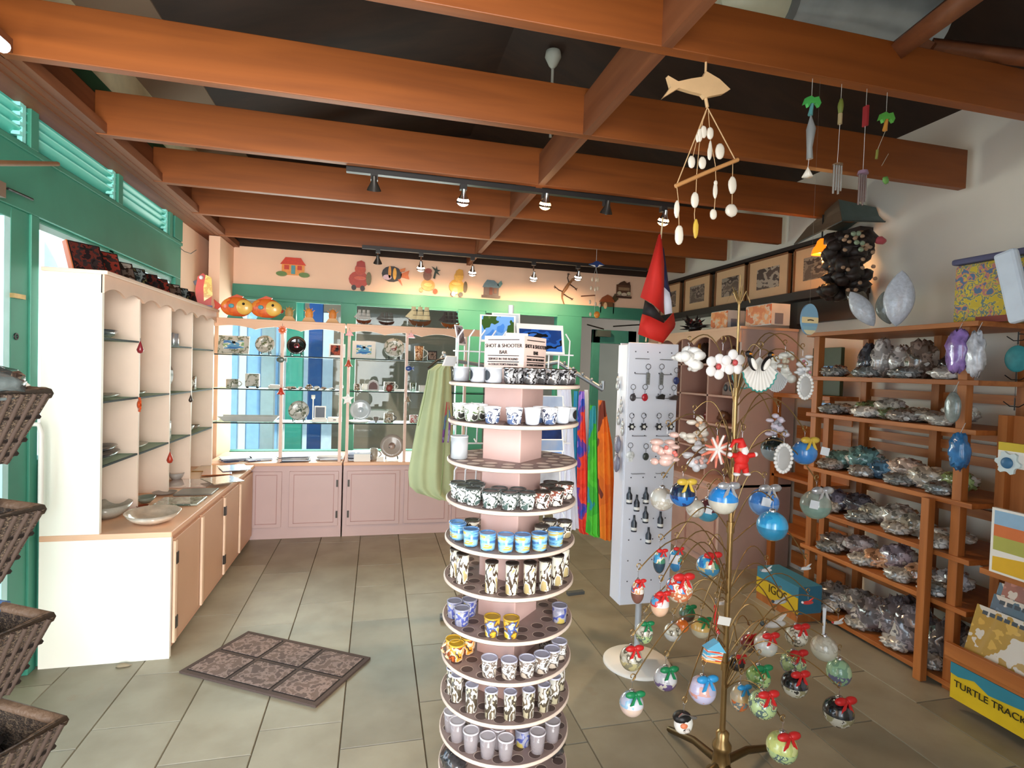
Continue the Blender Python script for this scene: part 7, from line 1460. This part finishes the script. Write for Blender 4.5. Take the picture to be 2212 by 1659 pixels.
def tubes(t_, s, z0_, L, n, w_, colr=(206, 208, 206)):
    for k in range(n): x = (-w_ / 2 + w_ * k / max(1, n - 1)) * s; m_ = MB(); m_.tube([(x, 0, z0_ * s), (x, 0, (z0_ - L * (1 - .12 * (k % 2))) * s)], 2.2 * s, 8); m_.build('chime_tube', M(colr, .2, .7), t_)
t_, s = palm_chime(1753, 222, 'palm tree wind chime with silvery dolphin post, leftmost of the hanging row', 'palm', 2.2)
MB().tube([(0, 0, -28 * s), (2 * s, 0, -58 * s), (0, 0, -100 * s), (2 * s, 0, -125 * s)], [.002, 10 * s, 6 * s, 7 * s], 8).build('dolphin_post', M((170, 174, 174), .3, .4), t_); MB().tube([(0, 0, -125 * s), (-2 * s, 0, -145 * s)], .001, 4).build('string', WHITE, t_); MB().lathe([(.001, 0), (12 * s, -22 * s), (.0001, -24 * s)], (-2 * s, 0, -143 * s), 10).build('shell_weight', SHW, t_)
t_, s = palm_chime(1816, 230, 'side turned palm wind chime with long silver tubes, second of the hanging row', 'side', 2.25); MB().tube([(0, 0, -40 * s), (-2 * s, 0, -128 * s)], .001, 4).build('string', WHITE, t_); tubes(t_, s, -132, 66, 4, 20)
MB().lathe([(11 * s, 0), (11 * s, 3 * s)], (-1 * s, 0, -133 * s), 12).build('chime_disc', M((120, 90, 60), .5), t_)
t_, s = palm_chime(1870, 250, 'wind chime with thin dark red top and pinkish tubes, third of the hanging row', 'tag', 2.25); MB().tube([(0, 0, -24 * s), (0, 0, -130 * s)], .001, 4).build('string', WHITE, t_); tubes(t_, s, -135, 70, 4, 18, (170, 156, 156)); MB().lathe([(12 * s, 0), (10 * s, 8 * s)], (0, 0, -134 * s), 12).build('chime_disc', M((150, 120, 140), .5), t_)
t_, s = palm_chime(1914, 256, 'green palm wind chime with orange trunk, rightmost of the hanging row', 'palm', 2.3, (90, 170, 70)); MB().tube([(0, 0, -28 * s), (-20 * s, 0, -75 * s), (-22 * s, 0, -96 * s)], .0012, 4).tube([(12 * s, 0, -80 * s), (-6 * s, 0, -110 * s)], .001, 4).build('string', M((180, 170, 150), .5), t_); MB().tube([(-20 * s, 0, -75 * s), (-22 * s, 0, -96 * s)], 3 * s, 6).build('pendant', M((130, 130, 60), .5), t_); MB().ball((8 * s, 0, -142 * s), (9 * s, .006, 9 * s), 10, 8, noise=.2).build('green_leaf', M((110, 160, 80), .5), t_)
q = P(1288, 570, y=4.66); t_ = thing('whale_chime', 'blue whale tail wind chime with clear pendants, far end of the ceiling', 'wind chime', q); s = 4.66 / F
MB().prism([(-18 * s, -2 * s), (-8 * s, 2 * s), (-2 * s, 6 * s), (4 * s, 6 * s), (12 * s, 2 * s), (20 * s, -2 * s), (12 * s, -4 * s), (2 * s, -8 * s), (-6 * s, -6 * s)], -.012, .012, 'y').build('whale_tail', M((30, 60, 120), .4), t_)
MB().prism([(-16 * s, -4 * s), (-3 * s, -8 * s), (-4 * s, -4 * s)], -.014, -.012, 'y').prism([(16 * s, -3 * s), (2 * s, -8 * s), (6 * s, -2 * s)], -.014, -.012, 'y').build('white_marks', WHITE, t_)
MB().tube([(0, 0, 6 * s), (0, 0, 2.603 - q.z)], .002, 4).tube([(0, 0, -8 * s), (-6 * s, 0, -30 * s)], .0015, 4).tube([(0, 0, -8 * s), (4 * s, 0, -30 * s)], .0015, 4).tube([(0, 0, -30 * s), (0, 0, -116 * s)], .001, 4).build('string', M((200, 200, 196), .5), t_)
m_ = MB()
for a, b in ((-8, -36), (2, -36), (6, -36), (-10, -56), (0, -58), (6, -56), (-12, -88), (2, -92), (12, -94), (-10, -116)): m_.ball((a * s, 0, b * s), (3 * s, 2 * s, 5 * s), 8, 6)
m_.build('pendants', M((226, 206, 180), .2, coat=.6), t_); MB().ball((6 * s, 0, -116 * s), (7 * s, 6 * s, 8 * s), 12, 8).build('orange_pendant', M((236, 150, 60), .3), t_); MB().tube([(-34 * s, 0, -76 * s), (0, 0, -72 * s)], .006, 6).build('stick', M((130, 80, 56), .5), t_)

# ------------------------------------------------------------------ track lights
def track(pA, pB, y, z, lab, heads, far=False):
    a, b = P(pA[0], pA[1], z=z), P(pB[0], pB[1], z=z)
    t_ = thing('light_track', lab, 'light track', (a.x, y, z)); MB().box(a.x, b.x, y - .018, y + .018, z - .01, z + .02).build('rail', M((40, 38, 38), .4), t_, world=True)
    for px, py, on, lb in heads:
        q = P(px, py, y=y); h = thing('spotlight', lb, 'spotlight', (q.x, y, z - .01))
        zl = q.z - (z - .01)
        MB().box(-.02, .02, -.018, .018, -.03, 0).build('adapter', M((48, 46, 46), .4), h); MB().tube([(0, 0, -.03), (0, 0, -.085)], .007, 8).build('stem', CHROME, h)
        tilt = Matrix.Rotation(radians(25), 4, 'X'); 
        m_ = MB(); m_.T = at((0, -.01, zl)) @ tilt; m_.lathe([(.012, .06), (.016, .03), (.036, -.01), (.04, -.02)], seg=18); m_.build('lamp_housing', CHROME if on else DKMETAL, h)
        m_ = MB(); m_.T = at((0, -.01, zl)) @ tilt
        if on: m_.ball((0, 0, -.012), (.036, .036, .028), 16, 10); m_.build('bulb', M((255, 196, 130) if on == 2 else (255, 232, 206), .3, emit=22 if on == 2 else 16, var=0), h)
        else: m_.lathe([(.0001, -.012), (.035, -.016)], seg=16); m_.build('bulb', M((200, 190, 180), .2), h)
        if on:
            l = bpy.data.lights.new('spot_light', 'SPOT'); l.energy = 38 if not far else 38; l.color = (1, .70, .42); l.spot_size = radians(120); l.spot_blend = .8; l.shadow_soft_size = .035
            lo = bpy.data.objects.new('spot_light', l); lo.location = (q.x, y - .03, q.z - .055); lo.rotation_euler = (radians(42 if far else 0), 0, 0); COL.objects.link(lo)
track((745, 347), (1470, 440), 3.26, 2.585, 'black lighting track under the third beam with five spotlights', ((808, 405, 0, 'unlit silver spotlight, leftmost on the near track'), (1000, 432, 1, 'lit white spotlight, second on the near track'), (1177, 440, 2, 'brightly glowing amber spotlight in the middle of the near track'), (1309, 455, 0, 'unlit grey spotlight left of the flag on near track'), (1432, 475, 2, 'glowing spotlight just above the red flag')))
track((783, 541), (1380, 590), 5.28, 2.575, 'black lighting track near the far wall', ((816, 565, 0, 'unlit black spotlight, leftmost on the far track'), (909, 578, 1, 'lit spotlight over the palm plaque on the far track'), (1020, 588, 1, 'lit spotlight between yellow figure and blue hut plaques'), (1152, 600, 1, 'lit spotlight left of the gecko on the far track'), (1248, 598, 1, 'lit spotlight right of the gecko on the far track')), True)

# fan rod and duct
q = P(1195, 118, y=3.95); t_ = thing('ceiling_rod', 'pale metal canopy and rod hanging from the dark roof between beams', 'ceiling rod', q)
MB().lathe([(.012, -.10), (.03, -.08), (.06, -.02), (.055, .02), (.0001, .05)], seg=18).build('canopy_cup', M((190, 196, 186), .4), t_); MB().tube([(0, 0, -.08), (0, 0, -.60)], .011, 8).build('rod', M((190, 190, 180), .4), t_); MB().tube([(0, 0, .03), (0, 0, .25)], .008, 6).build('hook', DKMETAL, t_)
d0, d1, d2 = P(1560, -8, y=2.12), P(1680, 12, y=2.12), P(1990, 75, y=2.12)
t_ = thing('air_duct', 'fat silver grey round air duct crossing the roof space at upper right', 'duct', d0)
MB().tube([d1, P(1790, 22, y=2.12), P(1900, 40, y=2.12), d2], [.13, .145, .15, .15], 28).build('duct_pipe', M((176, 188, 192), .35, .35, var=.12, scale=8), t_, world=True)
MB().tube([P(1550, 15, y=2.12), d0 + Vector((.03, 0, -.03)), P(1650, 4, y=2.12), d1], [.03, .09, .115, .12], 24).build('duct_cap', M((206, 206, 180), .4, .1), t_, world=True)
MB().tube([P(1672, 10, y=2.12), P(1684, 12, y=2.12)], [.136, .138], 24).build('duct_seam', M((120, 124, 124), .4), t_, world=True)
# far left ceiling lamp ends and small wall items
q = P(4, 98, x=-1.3); o = MB().tube([(0, -.2, 0), (0, .01, 0)], .022, 12).build('tube_lamp', M((226, 232, 240), .4, emit=1.5)); o.location = q; tag(o, 'end of a white tube lamp on the header board, far upper left', 'lamp')
q = P(40, 15, x=-1.45); o = MB().box(-.03, .03, -.16, .10, -.02, .02).build('tube_lamp', M((206, 214, 224), .4, emit=.6), bevel=.008); o.location = q; tag(o, 'pale lamp housing on the green strip in the upper left corner', 'lamp')
o = MB().tube([P(50, 40, x=-1.45), P(85, 52, x=-1.42), P(120, 45, x=-1.42)], .004, 6).tube([P(60, 38, x=-1.45), P(100, 40, x=-1.42), P(125, 50, x=-1.42)], .003, 6).build('cable', WHITE); tag(o, 'thin white cables looping on the green strip at upper left', 'cable')
a, b = P(-20, 352, x=-1.35), P(124, 354, x=-1.5); o = MB().tube([a, b], .011, 8).build('wooden_stick', M((150, 110, 76), .6)); tag(o, 'bare wooden stick across the teal transom at left edge', 'stick')
a, b = P(-12, 405, x=-1.50), P(10, 416, x=-1.50); t_ = thing('door_closer', 'grey door closer box with black arm on the teal wall', 'door closer', a); MB().box(-.03, .02, -.15, .035, -.03, .03).build('closer_body', M((120, 100, 84), .4), t_); m_ = MB(); m_.tube([P(16, 407, x=-1.51), P(70, 431, x=-1.53)], .006, 6); m_.build('closer_arm', BLACK, t_, world=True)
o = MB().tube([P(388, 535, x=-1.53), P(398, 543, x=-1.5), P(412, 548, x=-1.47), P(424, 540, x=-1.47)], .003, 5).build('loose_wire', M((110, 100, 90), .5)); tag(o, 'thin loose wire on the cream corner wall beside the teal frame', 'wire')

# ------------------------------------------------------------------ slatted pine unit between the dusky pink case and the bookcase
t_ = thing('slatted_unit', 'low slatted pine unit standing between the dusky pink case and the tall bookcase', 'shelf unit', (3.1, 3.4, 0))
za = P(1700, 850, x=3.0).z
MB().box(2.98, 3.22, 3.12, 3.67, za - .03, za).build('top', PINEY, t_, world=True, bevel=.003)
for y in (3.12, 3.625):
    MB().box(2.98, 3.02, y, y + .045, 0, za - .03).build('upright', PINE, t_, world=True)
for k in range(int((za - .1) / .14)): MB().box(3.19, 3.2, 3.14, 3.65, .06 + k * .14, .16 + k * .14).build('slat', PINEY, t_, world=True)
for z in (.35, .75): MB().box(2.98, 3.2, 3.14, 3.65, z, z + .02).build('shelf', PINEY, t_, world=True)
o = MB().box(-.015, .015, -.13, .13, 0, .34).build('green_board', M((60, 74, 50), .5), bevel=.004); o.location = (3.12, 3.30, za + .001); tag(o, 'dark green board standing on the slatted pine unit behind the painted oval', 'board')
for k, (y, z) in enumerate(((2.93, 1.535), (2.93, 1.30))):
    o = MB().box(-.004, .004, -.035, .035, 0, .06).build('blue_card', M((110, 160, 214), .4)); o.location = (2.775, y, z - .008); tag(o, 'small pale blue card at the far front corner of the bookcase, %s of two' % ('upper', 'lower')[k], 'card')
# ------------------------------------------------------------------ tidy: consistent normals
import bmesh
done = set()
for o in bpy.data.objects:
    if o.type == 'MESH' and o.data.name not in done:
        done.add(o.data.name); b = bmesh.new(); b.from_mesh(o.data); bmesh.ops.recalc_face_normals(b, faces=b.faces); b.to_mesh(o.data); b.free()
    if o.type == 'EMPTY' and 'category' not in o.keys(): pass
